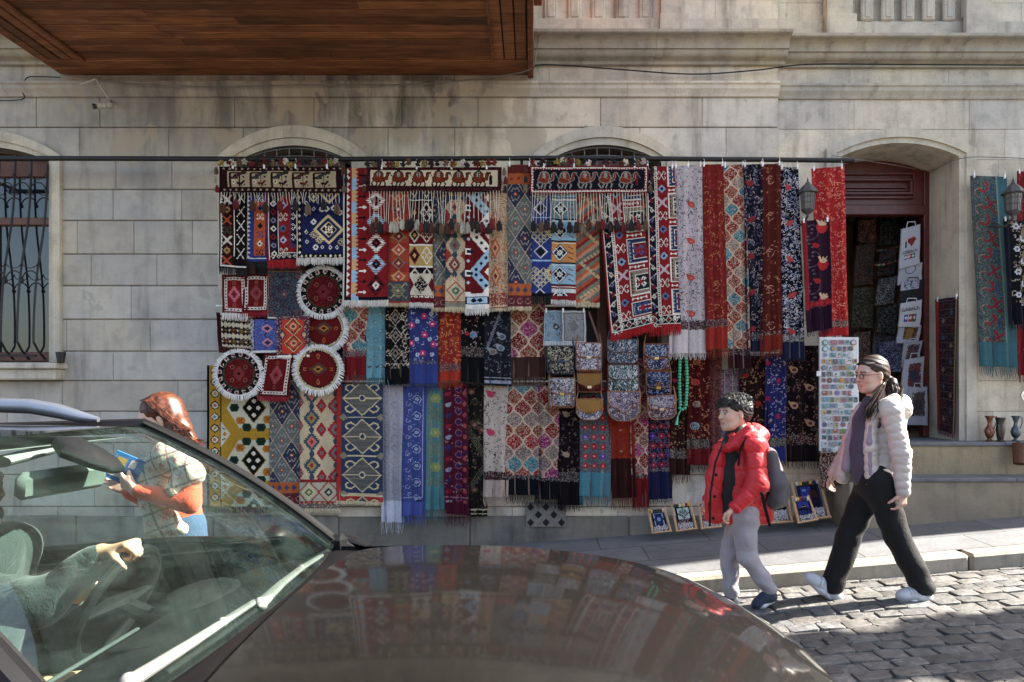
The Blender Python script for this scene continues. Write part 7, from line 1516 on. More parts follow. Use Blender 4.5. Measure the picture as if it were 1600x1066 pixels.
for sy in (-1, 1):
    m = CB(); pts = [wsurf(sy, j/12) for j in range(13)]; pts = [pts[0]+Vector((.10, sy*.02, -.065)), pts[0]+Vector((.05, sy*.01, -.03))]+pts
    rl = [(-1.9, sy*.625, 1.583), (-2.5, sy*.62, 1.56), (-3.0, sy*.60, 1.50)]
    m.tube([Vector(p)+Vector((-.005, sy*.018, .0)) for p in pts]+rl, [.030]*2+[.027]*13+[.03]*3, 8, sq=1.0); m.build('pillar', TRIM, CAR, smooth=True)
    m = CB(); m.tube([Vector(p)+Vector((.006, -sy*.004, .012)) for p in pts[2:]], .0065, 6); m.build('pillar_trim', RUBB, CAR, smooth=True)
    m = CB(); m.tube([(-2.03, sy*.62, 1.57), (-2.05, sy*.80, 1.08)], .035, 6); m.tube([(-3.0, sy*.6, 1.52), (-3.25, sy*.74, 1.09)], .06, 6); m.build('pillar', TRIM, CAR, smooth=True)
    # side glass
    m = CB(); top = [(-1.38, 1.545), (-1.7, 1.575), (-2.05, 1.572), (-2.6, 1.55), (-3.0, 1.50)]; bot = [(-.74, 1.045), (-1.3, 1.09), (-2.05, 1.095), (-2.6, 1.09), (-3.25, 1.085)]
    vs = [(x, sy*.625, z) for x, z in top]+[(x, sy*(.80), z) for x, z in bot]; m.add(vs, [(i, i+1, 6+i, 5+i) for i in range(4) if sy < 0 or i > 1]); m.build('side_window', CGLASS, CAR, smooth=True)
    m = CB(); m.tube([(-.66, sy*.80, 1.04), (-1.3, sy*.83, 1.088), (-2.05, sy*.83, 1.098), (-3.2, sy*.80, 1.09)], .018, 6); m.build('window_sill', TRIM, CAR, smooth=True)
    # doors inside
    m = CB(); m.box(-3.2, sy*.78 if sy < 0 else .72, .3, -.62, sy*.72 if sy < 0 else .78, 1.075, .02); m.build('door_panel', INTD, CAR)
# roof with rails
m = CB(); NX, NY = 16, 14; vs = []
for i in range(NX+1):
    u = i/NX; x0 = -1.13-(3.05-1.13)*u
    for j in range(NY+1):
        y = -.635+1.27*j/NY; q = (y/.635)**2; xx = x0-.15*q*(1-u); z = 1.556+.070*math.sin(math.pi*min(1, u/.45)*.5)-.06*max(0, u-.6)**1.5*4-.004*q-.034*q*min(1, u*5)-.015*q**4*min(1, u*5); vs.append((xx, y, z))
m.add(vs, [(i*(NY+1)+j, i*(NY+1)+j+1, (i+1)*(NY+1)+j+1, (i+1)*(NY+1)+j) for i in range(NX) for j in range(NY)]); m.build('roof', PAINT, CAR, smooth=True)
m = CB(); m.add([(x-.03, y*.96, z-.035) for x, y, z in vs], [(i*(NY+1)+j, i*(NY+1)+j+1, (i+1)*(NY+1)+j+1, (i+1)*(NY+1)+j) for i in range(NX) for j in range(NY)]); m.build('headliner', INTG, CAR, smooth=True)
m = CB(); m.add([(-3.05, -.6, 1.49), (-3.05, .6, 1.49), (-3.42, .72, 1.03), (-3.42, -.72, 1.03)], [(0, 1, 2, 3)]); m.build('rear_window', CGLASS, CAR)
for sy in (-1, 1):
    m = CB(); pr_ = [(-1.42, 1.588, .010), (-1.48, 1.602, .022), (-1.56, 1.630, .028), (-1.66, 1.656, .028), (-1.80, 1.672, .027), (-2.3, 1.672, .026), (-2.7, 1.65, .026), (-2.85, 1.60, .022), (-2.95, 1.55, .010)]
    m.tube([(x, sy*.575, z) for x, z, r in pr_], [r for _, _, r in pr_], 12, sq=.95); m.build('roof_rail', M("satin_blue_alloy", (.25, .275, .32), .35, .8, .06, 8), CAR, smooth=True)
# wipers
WIP = M("wiper_grey", (.20, .19, .18), .5, .2, .2, 30)
def wiper(pts, blade):
    m = MB(); m.m = Matrix.Translation((0, -.008, .010)); m.tube([P(*p) for p in pts], [.010, .012, .014, .018][:len(pts)] if len(pts) <= 4 else .012, 8, sq=.7); m.ball(P(*pts[-1]), .019, 10, 6); m.ball(P(*pts[1]), .013, 8, 6)
    o = m.build('wiper', WIP, CAR, smooth=True); b = MB(); b.tube([P(*p) for p in blade], .007, 6); b.build('wiper_blade', RUBB, o, smooth=True)
wiper([(503, 872, 2.40), (472, 892, 2.19), (440, 918, 1.96), (409, 949, 1.77)], [(512, 860, 2.47), (470, 885, 2.21), (420, 928, 1.87)])
wiper([(400, 945, 1.77), (350, 978, 1.60), (302, 1010, 1.475), (205, 1072, 1.29)], [(430, 932, 1.86), (350, 990, 1.585), (260, 1052, 1.40)])
# dashboard, wheel, seats
m = CB(); prof = [(-.68, .99), (-.80, 1.0), (-.95, .985), (-1.04, .96), (-1.10, .90), (-1.08, .70), (-1.0, .45), (-.68, .45)]; n = len(prof); vs = [(x, -.70, z) for x, z in prof]+[(x, .70, z) for x, z in prof]
m.add(vs, [tuple(range(n)), tuple(range(2*n-1, n-1, -1))]+[(i, (i+1) % n, n+(i+1) % n, n+i) for i in range(n)]); dash = m.build('dashboard', INTD, CAR, smooth=True)
m = CB(); m.ball((-1.0, .36, .975), (.12, .19, .045), 14, 8); m.build('instrument_hood', INTD, dash, smooth=True)
m = CB(); m.box(-1.062, -.66, .967, -1.050, .10, .975, .002); m.build('dash_trim', M("pale_dash_trim", (.05, .06, .058), .5), dash)
m = CB(); m.box(-1.0, -.14, .982, -.72, .16, .992, .004); m.build('vent_panel', INTD, dash)
wc = Vector((-1.27, .36, .985)); ax = Vector((-math.cos(R(28)), 0, math.sin(R(28)))); e1 = Vector((0, 1, 0)); e2 = Vector((-math.sin(R(28)), 0, -math.cos(R(28))))*-1
e2 = Vector((ax.z, 0, -ax.x)); e2 = e2 if e2.z > 0 else -e2
m = CB(); m.tube([wc+(e1*math.cos(a)+e2*math.sin(a))*.185 for a in [2*math.pi*k/28 for k in range(29)]], .016, 8, cap=False); m.tube([wc+e1*-.18, wc, wc+e1*.18], [.016, .05, .016], 8, sq=.5); m.tube([wc, wc-e2*.18], [.04, .016], 8, sq=.5); m.tube([wc, wc-ax*.22], .03, 8); m.build('steering_wheel', INTD, dash, smooth=True)
for y in (-.36, .36):
    m = CB(); m.ball((-1.62, y, .50), (.27, .25, .10), 14, 8); m.tube([(-1.84, y, .48), (-1.93, y, .75), (-2.0, y, 1.08)], [.22, .235, .19], 12, sq=.42); m.tube([(-2.0, y, 1.1), (-2.02, y, 1.22)], .02, 6)
    m.ball((-2.02, y, 1.27), (.06, .13, .09), 12, 8); m.build('seat', INTD, CAR, smooth=True)
m = CB(); m.ball((-2.75, 0, .55), (.35, .66, .12), 16, 8); m.tube([(-3.02, -.6, .8), (-3.02, .6, .8)], .22, 10, sq=.5); m.build('rear_seat', INTD, CAR, smooth=True)
# interior mirror and sensor housing behind the glass
m = MB(); cx_, _, cz = P(97, 750, 1.82)
for k in range(1): pass
pts = [P(28, 765, 1.70), P(60, 757, 1.76), P(97, 749, 1.82), P(135, 742, 1.88), P(164, 735, 1.93)]
_a, _b = Vector(P(24, 762, 1.72)), Vector(P(164, 740, 1.93)); _d = (_b-_a).normalized(); _u = Vector((.25, 0, 1)).normalized(); _w = _d.cross(_u).normalized(); _u = _w.cross(_d).normalized() if _w.cross(_d).z > 0 else -(_w.cross(_d).normalized()); m.m = Matrix(((_d.x, _w.x, _u.x, _a.x), (_d.y, _w.y, _u.y, _a.y), (_d.z, _w.z, _u.z, _a.z), (0, 0, 0, 1))); m.box(0, -.018, -.036, (_b-_a).length, .018, .036, .014); m.build('mirror', M("pale_mirror_shell", (.13, .16, .145), .45, 0, .1, 9), CAR, smooth=True)
m = MB(); m.tube([P(92, 690, 1.80), P(112, 700, 1.80), P(150, 716, 1.82), P(178, 728, 1.84), P(192, 733, 1.86)], [.03, .06, .055, .04, .015], 10, sq=.5); m.build('sensor_housing', INTD, CAR, smooth=True)
m = MB(); m.tube([P(0, 722, 1.70), P(75, 703, 1.86)], [.03, .028], 10, sq=.5); m.build('sun_visor', INTG, CAR, smooth=True)
for sy, zz in ((-1, 1.10), (1, 1.04)):
    m = CB(); m.tube([(-.95, sy*.84, zz-.03), (-.97, sy*.93, zz)], .02, 6); m.ball((-.98, sy*1.0, zz), (.06, .10, .065 if sy < 0 else .05), 12, 8); m.build('door_mirror', TRIM, CAR, smooth=True)
# wheels
for x in (.14, -2.52):
    for sy in (-1, 1):
        m = CB(); y = sy*.82
        m.tube([(x, y-.11, .335), (x, y-.10, .335), (x, y+.10, .335), (x, y+.11, .335)], [.30, .335, .335, .30], 32); wh = m.build('tyre', RUBB, CAR, smooth=True)
        m = CB(); m.tube([(x, sy*.90, .335), (x, sy*.934, .335)], [.225, .215], 28)
        m.build('rim', SILV, wh, smooth=False)
        m = CB(); m.tube([(x+.37*math.cos(a), sy*.905, .335+.37*math.sin(a)) for a in [R(12*k-20) for k in range(19)]], .022, 6); m.build('arch_trim', TRIM, CAR, smooth=True)
# ---------------------------------------------------------------- figures: smooth-blended implicit bodies meshed once (one continuous surface per body / garment)
def surf_nets(fn, lo, hi, h):
    lo = np.array(lo, float); hi = np.array(hi, float); n = np.ceil((hi-lo)/h).astype(int)+1
    xs = [lo[i]+h*np.arange(n[i]) for i in range(3)]
    X, Y, Z = np.meshgrid(*xs, indexing='ij'); V = fn(X.astype('f'), Y.astype('f'), Z.astype('f')).astype('f'); S = V < 0
    cs = tuple(np.array(V.shape)-1); acc = np.zeros(cs+(3,), 'f'); cnt = np.zeros(cs, 'f')
    for ax in range(3):
        a = [slice(None)]*3; b = [slice(None)]*3; a[ax] = slice(0, -1); b[ax] = slice(1, None)
        va, vb = V[tuple(a)], V[tuple(b)]; cr = S[tuple(a)] != S[tuple(b)]; t = np.where(cr, va/np.where(cr, va-vb, 1), 0)
        o = [i for i in range(3) if i != ax]
        for d0 in (0, 1):
            for d1 in (0, 1):
                sl = [slice(None)]*3; sl[o[0]] = slice(d0, d0+cs[o[0]]); sl[o[1]] = slice(d1, d1+cs[o[1]])
                c = cr[tuple(sl)]; tt = t[tuple(sl)]; acc[..., ax] += c*tt; acc[..., o[0]] += c*d0; acc[..., o[1]] += c*d1; cnt += c
    m = cnt > 0; idx = -np.ones(cs, 'i'); idx[m] = np.arange(m.sum()); p = np.argwhere(m)+acc[m]/cnt[m][:, None]; co_ = lo+p*h
    F_ = []
    for ax in range(3):
        o = [(1, 2), (2, 0), (0, 1)][ax]
        a = [slice(None)]*3; b = [slice(None)]*3; a[ax] = slice(0, -1); b[ax] = slice(1, None)
        cr = S[tuple(a)] != S[tuple(b)]; q = np.argwhere(cr); q = q[(q[:, o[0]] > 0) & (q[:, o[1]] > 0) & (q[:, o[0]] < cs[o[0]]) & (q[:, o[1]] < cs[o[1]])]
        if not len(q): continue
        def at(d0, d1): r = q.copy(); r[:, o[0]] -= d0; r[:, o[1]] -= d1; return idx[r[:, 0], r[:, 1], r[:, 2]]
        f = np.stack([at(1, 1), at(0, 1), at(0, 0), at(1, 0)], -1); s = S[tuple(a)][tuple(q.T)]; f[~s] = f[~s][:, ::-1]; F_.append(f)
    return co_, np.concatenate(F_)
def A3(p): return np.array(p, float)
class SDF:
    def __init__(s): s.p = []; s.mods = []
    def cap(s, a, b, r1, r2=None, k=.02, sq=None, op='u'): s.p.append(('c', A3(a), A3(b), r1, r1 if r2 is None else r2, k, sq, op)); return s
    def ell(s, c, r, k=.02, ax=None, op='u'): s.p.append(('e', A3(c), A3(r), ax, 0, k, None, op)); return s
    def chain(s, pts, rs, k=.02, sq=None):
        for i in range(len(pts)-1): s.cap(pts[i], pts[i+1], rs[i], rs[i+1], k if i == 0 else min(k, .02), sq)
        return s
    def __call__(s, X0, Y0, Z0):
        D0 = np.full(X0.shape, 9., 'f'); xs, ys, zs = X0[:, 0, 0], Y0[0, :, 0], Z0[0, 0, :]
        for p in s.p:
            k = p[5]
            if p[0] == 'c': rr = max(p[3], p[4])*(1/min(1, p[6] or 1)); lo, hi = np.minimum(p[1], p[2])-rr, np.maximum(p[1], p[2])+rr
            else: rr = p[2].max(); lo, hi = p[1]-rr, p[1]+rr
            pd = k+.03 if p[7] == 'u' else k+.012; sl = []
            for q, a0, b0 in ((xs, lo[0], hi[0]), (ys, lo[1], hi[1]), (zs, lo[2], hi[2])): sl.append(slice(int(np.searchsorted(q, a0-pd)), int(np.searchsorted(q, b0+pd))))
            sl = tuple(sl); X, Y, Z, D = X0[sl], Y0[sl], Z0[sl], D0[sl]
            if D.size == 0: continue
            if p[0] == 'c':
                a, b, r1, r2 = p[1:5]; ba = b-a; L = ba@ba+1e-9; sy = p[6] or 1.
                h = np.clip(((X-a[0])*ba[0]+(Y-a[1])*ba[1]+(Z-a[2])*ba[2])/L, 0, 1)
                d = np.sqrt((X-a[0]-h*ba[0])**2+((Y-a[1]-h*ba[1])*sy)**2+(Z-a[2]-h*ba[2])**2)-(r1+(r2-r1)*h)
            else:
                c, r = p[1], p[2]; x, y, z = X-c[0], Y-c[1], Z-c[2]
                if p[3] is not None:
                    M_ = p[3]; x, y, z = M_[0][0]*x+M_[0][1]*y+M_[0][2]*z, M_[1][0]*x+M_[1][1]*y+M_[1][2]*z, M_[2][0]*x+M_[2][1]*y+M_[2][2]*z
                q = np.sqrt((x/r[0])**2+(y/r[1])**2+(z/r[2])**2); d = (q-1)*min(r)*np.where(q > 1, 1., 1.)
                d = np.where(q > 1, (q-1)*r.mean()*.9, (q-1)*r.min())
            if p[7] == 'u': h = np.clip(.5+.5*(D-d)/k, 0, 1); D0[sl] = D*(1-h)+d*h-k*h*(1-h)
            else: h = np.clip(.5-.5*(D+d)/k, 0, 1); D0[sl] = D*(1-h)+(-d)*h+k*h*(1-h)
        if s.mods:
            w_ = np.abs(D0) < .06; X, Y, Z, D = X0[w_], Y0[w_], Z0[w_], D0[w_]
            for m in s.mods: D = m(X, Y, Z, D)
            D0[w_] = D
        return D0
def bake(name, sdf, lo, hi, h, mat, parent, colf=None, label=None):
    v, f = surf_nets(sdf, lo, hi, h)
    me = bpy.data.meshes.new(name); nf = len(f); me.vertices.add(len(v)); me.vertices.foreach_set("co", v.astype('f').ravel())
    me.loops.add(nf*4); me.loops.foreach_set("vertex_index", f.astype('i').ravel()); me.polygons.add(nf); me.polygons.foreach_set("loop_start", np.arange(nf, dtype='i')*4); me.polygons.foreach_set("use_smooth", np.ones(nf, bool))
    c = np.ones((len(v), 4), 'f')
    if colf is not None: c[:, :3] = colf(v)
    at = me.attributes.new("knot", 'FLOAT_COLOR', 'POINT'); at.data.foreach_set("color", c.ravel()); me.update(calc_edges=True)
    o = link(name, me, parent, mat)
    if label: o["label"] = label
    return o
SKIN = NT("skin"); _a = SKIN.n("Attribute", attribute_name="knot"); _n = SKIN.noise(SKIN.coord(), 130, 3)
SKIN.set(Base_Color=SKIN.mix(1., _a.outputs['Color'], SKIN.ramp(_n, [(.3, .93), (.7, 1.05)]), 'MULTIPLY'), Roughness=.5, Subsurface_Weight=.12, Subsurface_Scale=.01, Specular_IOR_Level=.4)
SKIN.b.inputs['Subsurface Radius'].default_value = (1, .35, .2); SKIN = SKIN.m
def hairmat(name, c1, c2):
    t = NT(name); v = t.coord(); at = t.n("Attribute", attribute_name="knot"); n = t.noise(v, 60, 4)
    t.set(Base_Color=t.mix(1., t.ramp(n, [(.35, c1), (.65, c2)]), at.outputs['Color'], 'MULTIPLY'), Roughness=.46, Specular_IOR_Level=.35); return t.m
def cloth(name, c, rough=.8, sheen=.15, bump=.3, bs=300, var=.12, spec=.3):
    t = NT(name); v = t.coord(); at = t.n("Attribute", attribute_name="knot")
    col = t.ramp(t.noise(v, 9, 4), [(.3, tuple(x*(1-var) for x in c)), (.7, tuple(x*(1+var) for x in c))])
    t.set(Base_Color=t.mix(1., col, at.outputs['Color'], 'MULTIPLY'), Roughness=rough, Sheen_Weight=sheen, Specular_IOR_Level=spec)
    w1 = t.noise(v, bs, 2); w2 = t.noise(v, 22, 4, .6, 1.2); t.bump(t.math('ADD', t.math('MULTIPLY', w1, .12), w2), bump, .012); return t.m
class Frame:
    """local frame of a head: f forward, l left-side axis, u up"""
    def __init__(s, o, yaw, pitch=0., roll=0., sc_=1.):
        s.o = A3(o); cy, sy = math.cos(yaw), math.sin(yaw); f = A3((cy, sy, 0)); u = A3((0, 0, 1)); l = np.cross(u, f)
        f2 = f*math.cos(pitch)+u*math.sin(pitch); u2 = np.cross(f2, l); s.f, s.l, s.u, s.s = f2, l, u2, sc_
    def __call__(s, f, l, u): return s.o+(s.f*f+s.l*l+s.u*u)*s.s
    def ax(s): return np.array([s.f, s.l, s.u])
    def inv(s, v): d = (v-s.o)/s.s; return d@s.f, d@s.l, d@s.u
def head_sdf(S, H, jaw=1., hair=True):
    """face in head frame (metres, adult): origin at ear level centre; face towards +f"""
    a = H.ax(); s = H.s; E = lambda c, r, k=.02, op='u': S.ell(H(*c), A3(r)*s, k*s, a, op)
    E((-.012, 0, .035), (.096, .076, .090), .02)            # cranium
    E((.040, 0, -.010), (.056, .062, .078), .03)          # face mass
    S.cap(H(.052, .024, -.075), H(.052, -.024, -.075), .030*s, .030*s, .03*s)   # jaw
    S.cap(H(.072, .008, -.092), H(.072, -.008, -.092), .019*s*jaw, .019*s*jaw, .02*s)     # chin
    S.cap(H(-.002, .052, -.040), H(.045, .036, -.078), .020*s, .020*s, .03*s); S.cap(H(-.002, -.052, -.040), H(.045, -.036, -.078), .020*s, .020*s, .03*s)
    E((.082, 0, .034), (.012, .050, .012), .02)             # brow
    for y in (-1, 1):
        E((.105, y*.031, .008), (.016, .017, .012), .014, 's')    # socket
        S.ell(H(.080, y*.031, .007), A3((.0125,)*3)*s, .003*s, None)  # eyeball
        S.cap(H(.0905, y*.042, .013), H(.0935, y*.022, .014), .003*s, .003*s, .004*s)   # lid
        E((.066, y*.040, -.024), (.024, .020, .020), .02)          # cheek
        E((-.004, y*.078, -.004), (.017, .008, .029), .008); E((.001, y*.086, -.002), (.009, .005, .018), .004, 's')   # ear
    S.cap(H(.093, 0, .016), H(.114, 0, -.018), .0065*s, .0095*s, .012*s); S.cap(H(.110, 0, -.020), H(.094, 0, -.026), .009*s, .009*s, .008*s)
    for y in (-1, 1): S.ell(H(.100, y*.011, -.022), A3((.009, .007, .006))*s, .006*s, a)
    S.cap(H(.091, .018, -.050), H(.0985, 0, -.046), .0042*s, .0052*s, .006*s); S.cap(H(.091, -.018, -.050), H(.0985, 0, -.046), .0042*s, .0052*s, .006*s)
    S.cap(H(.089, .015, -.058), H(.096, 0, -.058), .004*s, .0062*s, .006*s); S.cap(H(.089, -.015, -.058), H(.096, 0, -.058), .004*s, .0062*s, .006*s)
    S.cap(H(.098, .013, -.0535), H(.103, 0, -.0525), .0012*s, .0016*s, .003*s, op='s'); S.cap(H(.098, -.013, -.0535), H(.103, 0, -.0525), .0012*s, .0016*s, .003*s, op='s')
def face_colour(H, skin, lip=(.42, .14, .12), brow=(.03, .02, .016), iris=(.02, .012, .008)):
    def f(v):
        x, y, z = H.inv(v); c = np.tile(np.array(skin, 'f'), (len(v), 1)); ay = np.abs(y)
        near = (x > .06) & (np.abs(z) < .14) & (ay < .07)
        m = near & (z > -.066) & (z < -.044) & (ay < .021) & (x > .086); c[m] = c[m]*.35+np.array(lip)*.65
        ch = near & (z < .0) & (z > -.05) & (ay > .018); c[ch] *= np.array([1.04, .94, .93])
        d = np.hypot(ay-.031, z-.0075); m = near & (d < .0125) & (np.abs(z-.0065) < .0045) & (x > .082); c[m] = (.45, .42, .40)
        m = near & (np.hypot(ay-.032, z-.0065) < .0056) & (x > .084); c[m] = iris
        m = near & (np.abs(z-.0145) < .0022) & (ay > .018) & (ay < .046); c[m] = np.array(brow)*1.5
        zb = .031-(ay-.030)**2*5; m = near & (np.abs(z-zb) < .0042) & (ay > .012) & (ay < .052); c[m] = c[m]*.18+np.array(brow)*.82
        m = near & (z < -.026) & (z > -.031) & (ay > .004) & (ay < .012) & (x > .09); c[m] *= .5
        return c
    return f
def hand(S, w, d, palm_n, side, s=1., curl=.5, spread=.12, k=.006):
    """w wrist point, d direction of fingers, palm_n palm normal, side unit vector to the thumb side; five fingers of unequal length"""
    w, d, n_, t_ = A3(w), A3(d)/np.linalg.norm(d), A3(palm_n)/np.linalg.norm(palm_n), A3(side)/np.linalg.norm(side)
    kn = w+d*.085*s
    for q, r1, r2 in ((-.026, .013, .012), (-.009, .0145, .0125), (.009, .015, .0125), (.024, .0145, .012)): S.cap(w+t_*q*.55*s+d*.008*s, kn+t_*q*s, r1*s, r2*s, .012*s)
    for i, (q, L, r) in enumerate(((.027, .070, .0088), (.009, .078, .0092), (-.009, .073, .0088), (-.026, .056, .0078))):
        p = kn+t_*q*s; a = curl*(.75+.12*i); dd = d+t_*spread*(q/.027)
        for j, fr_ in enumerate((.45, .30, .25)):
            v_ = dd*math.cos(a)+n_*math.sin(a); v_ /= np.linalg.norm(v_); p2 = p+v_*L*fr_*s; rr = r*(1-.12*j)*s; S.cap(p, p2, rr, rr*.92, k*s if j == 0 else .004*s); p = p2; a += curl*(1.0 if j == 0 else .8)
    p = w+t_*.024*s+d*.020*s; v1 = d*.62+t_*(.62-.28*min(1, curl))+n_*.35*min(1, curl+.2); v1 /= np.linalg.norm(v1); p2 = p+v1*.042*s; S.cap(w+d*.01*s, p2, .014*s, .0125*s, .012*s); s = s*(.72 if curl > 1 else 1)
    v2 = d*(.85-.35*min(1, curl))+t_*.08+n_*(.35+.6*curl); v2 /= np.linalg.norm(v2); p3 = p2+v2*.030*s; S.cap(p2, p3, .0112*s, .0100*s, .005*s); S.cap(p3, p3+(v2+n_*.25*curl)*.022*s, .0098*s, .0085*s, .004*s)
def strands_hair(name, roots, mat, parent, rad, n=7, seed=1, tint=(.8, 1.25)):
    """roots: list of polylines; builds tapered locks"""
    rg = random.Random(seed); m = MB()
    for pts in roots:
        k = rg.uniform(*tint); c = (k, k, k); L = len(pts); m.tube(pts, [rad*(.55+.45*math.sin(math.pi*(i+.6)/(L+.4))) if i < L-1 else rad*.15 for i in range(L)], 5, cap=False, col=c)
    return m.build(name, mat, parent, smooth=True)
def quilt(segs, pitch, depth, phase=0.):
    """pinched seams across limbs / torso: segs list of (a,b) axes"""
    segs = [(A3(a), A3(b), ph) for a, b, ph in segs]
    def f(X, Y, Z, D):
        best = np.full(X.shape, 9., 'f'); tt = np.zeros(X.shape, 'f')
        for a, b, ph in segs:
            ba = b-a; L = np.linalg.norm(ba); h = np.clip(((X-a[0])*ba[0]+(Y-a[1])*ba[1]+(Z-a[2])*ba[2])/L/L, -.15, 1.1)
            d = np.sqrt((X-a[0]-h*ba[0])**2+(Y-a[1]-h*ba[1])**2+(Z-a[2]-h*ba[2])**2); m = d < best; best = np.where(m, d, best); tt = np.where(m, h*L/pitch+ph, tt)
        tt = tt+.06*np.sin(X*31+Z*17)+.05*np.sin(Y*43); w_ = np.abs(np.sin(np.pi*tt)); return D+depth*(1-w_**.38)+.0012*np.sin(X*140+Z*60)*np.sin(Z*120+Y*90)
    return f
def wrinkle(amp, fx=26, fz=34):
    return lambda X, Y, Z, D: D+amp*(np.sin(X*fx+Z*fz+2*np.sin(Z*13+Y*9))*.5+.5*np.sin(X*fx*1.7-Z*fz*.7+1.5*np.sin(X*19)+Y*15))
def PW(px, py, D): return A3(P(px, py, D))
# =============================================================== the boy (walking left, in profile)
DB = 4.60; sB = .92
bx = lambda px, py, dy=0.: PW(px, py, DB+dy*DB*0+dy)
B = empty('person', tuple(bx(1160, 945)), 'boy in a puffy red hooded jacket and grey trousers walking left with a grey backpack', 'person', 'pedestrians walking past the display')
HB = Frame(bx(1147, 647), math.pi+R(18), R(-3), 0, .99)
S = SDF(); head_sdf(S, HB, .95); neck = bx(1160, 690); S.chain([HB(-.02, 0, -.05), neck], [.050, .055], .03)
S.chain([neck, bx(1168, 730)], [.07, .11], .05)
# legs (under trousers) and arms end in hands
hipN, hipF = bx(1162, 806, -.075), bx(1160, 806, .075)
kN, kF = bx(1167, 868, -.08), bx(1140, 864, .075); aN, aF = bx(1201, 924, -.08), bx(1142, 930, .075)
S.chain([bx(1168, 730), bx(1162, 800)], [.10, .10], .05)
for a, b, c in ((hipN, kN, aN), (hipF, kF, aF)): S.chain([a, b, c], [.06, .045, .032], .03)
shN, elN, wrN = bx(1177, 694, -.15), bx(1184, 757, -.20), bx(1147, 795, -.22)
shF, elF, wrF = bx(1160, 694, .15), bx(1136, 752, .19), bx(1104, 782, .18)
for a, b, c in ((shN, elN, wrN), (shF, elF, wrF)): S.chain([a, b, c], [.04, .034, .026], .03)
hand(S, wrN, (-.72, -.05, -.62), (.35, .2, -.62), (-.3, -.55, .45), .86, .85)
hand(S, wrF, (-.45, 0, -.9), (.6, -.3, -.3), (-.5, -.6, .3), .84, .75)
bake('body', S, (.9, 4.2, .2), (1.75, 4.95, 1.70), .0055, SKIN, B, face_colour(HB, (.56, .35, .26), (.40, .15, .12), (.02, .016, .013)))
# hair: short, black, full
BLK = hairmat("black_hair", (.006, .006, .007), (.022, .020, .020)); rg = random.Random(21)
S = SDF(); a = HB.ax(); S.ell(HB(-.024, 0, .052), A3((.108, .090, .088))*1.03, .01, a); S.ell(HB(-.058, 0, .005), A3((.068, .082, .075)), .02, a); S.ell(HB(.052, 0, .093), A3((.052, .068, .034)), .03, a)
S.ell(HB(.11, 0, -.008), A3((.075, .12, .066)), .012, a, 's'); S.ell(HB(.02, 0, -.095), A3((.10, .14, .075)), .012, a, 's')
for y in (-1, 1): S.ell(HB(.012, y*.088, -.004), A3((.022, .022, .036)), .008, a, 's')
S.mods.append(lambda X, Y, Z, D: D+.0035*np.sin(X*150+9*np.sin(Z*40))*np.sin(Y*130+Z*60)); hb = bake('hair', S, (.98, 4.4, 1.33), (1.6, 4.85, 1.64), .0045, BLK, B)
lk = []
for i in range(700):
    th = rg.uniform(0, 6.28); ph = rg.uniform(.0, 1.15); d = (math.sin(ph)*math.cos(th), math.sin(ph)*math.sin(th), math.cos(ph))
    p = HB(-.022+.106*d[0], .090*d[1], .055+.088*d[2]); o_ = HB.f*(.55 if d[0] > -.2 else -.35)+HB.l*d[1]*.7-HB.u*.55; o_ = o_+A3((rg.gauss(0, .3), rg.gauss(0, .3), rg.gauss(0, .25))); L = rg.uniform(.018, .036); nrm = HB.f*d[0]+HB.l*d[1]+HB.u*d[2]
    q = p+nrm*.003; lk.append([tuple(q), tuple(q+o_*L*.5+nrm*.006), tuple(q+o_*L+nrm*.003)])
for i in range(60):
    y = rg.uniform(-.062, .062); p = HB(.070, y, .088); lk.append([tuple(p), tuple(HB(.093, y*1.05, .072)), tuple(HB(.101, y*1.1+rg.gauss(0, .004), rg.uniform(.040, .056)))])
strands_hair('hair_lock', lk, BLK, hb, .0034, seed=3)
# jacket
REDJ = cloth("red_nylon", (.50, .006, .012), .52, .1, .35, 240, .10, .5)
S = SDF(); S.chain([bx(1172, 700), bx(1162, 735), bx(1155, 800)], [.125, .136, .138], .05, 1.0)
for p_, r in ((shN, .085), (shF, .085)): S.ell(p_, (r, r*.9, r), .05)
S.cap(shN, elN, .074, .070, .03); S.cap(elN, wrN+(elN-wrN)*.10, .069, .048, .025); S.cap(shF, elF, .072, .066, .03); S.cap(elF, wrF+(elF-wrF)*.10, .066, .046, .025)
S.chain([bx(1124, 704, -.03), bx(1117, 745, -.03), bx(1116, 805, -.03)], [.05, .062, .066], .05); S.cap(bx(1128, 740, .08), bx(1122, 800, .08), .07, .075, .05)
S.chain([bx(1190, 760, 0), bx(1192, 805, 0)], [.07, .075], .05)
S.cap(bx(1150, 688, -.02), bx(1176, 680, .0), .075, .085, .04); S.ell(bx(1180, 680, 0), (.085, .13, .062), .03); S.cap(bx(1138, 700, -.09), bx(1170, 672, -.10), .034, .040, .03); S.cap(bx(1128, 694, .09), bx(1166, 668, .11), .034, .040, .03)
S.cap(neck+A3((-.02, 0, .13)), bx(1146, 700, 0), .078, .05, .02, op='s')
S.cap(bx(1122, 690, -.02), bx(1103, 840, -.09), .016, .013, .010, op='s')
S.cap(bx(1100, 835, 0), bx(1215, 832, 0), .065, .055, .01, 0.3, op='s')
S.mods.append(quilt([(bx(1168, 690), bx(1154, 822), .1), (shN, elN, .35), (elN, wrN, .1), (shF, elF, .3), (elF, wrF, .2)], .098, .010)); S.mods.append(wrinkle(.0028))
bake('red_jacket', S, (.95, 4.15, .5), (1.85, 5.0, 1.5), .0062, REDJ, B)
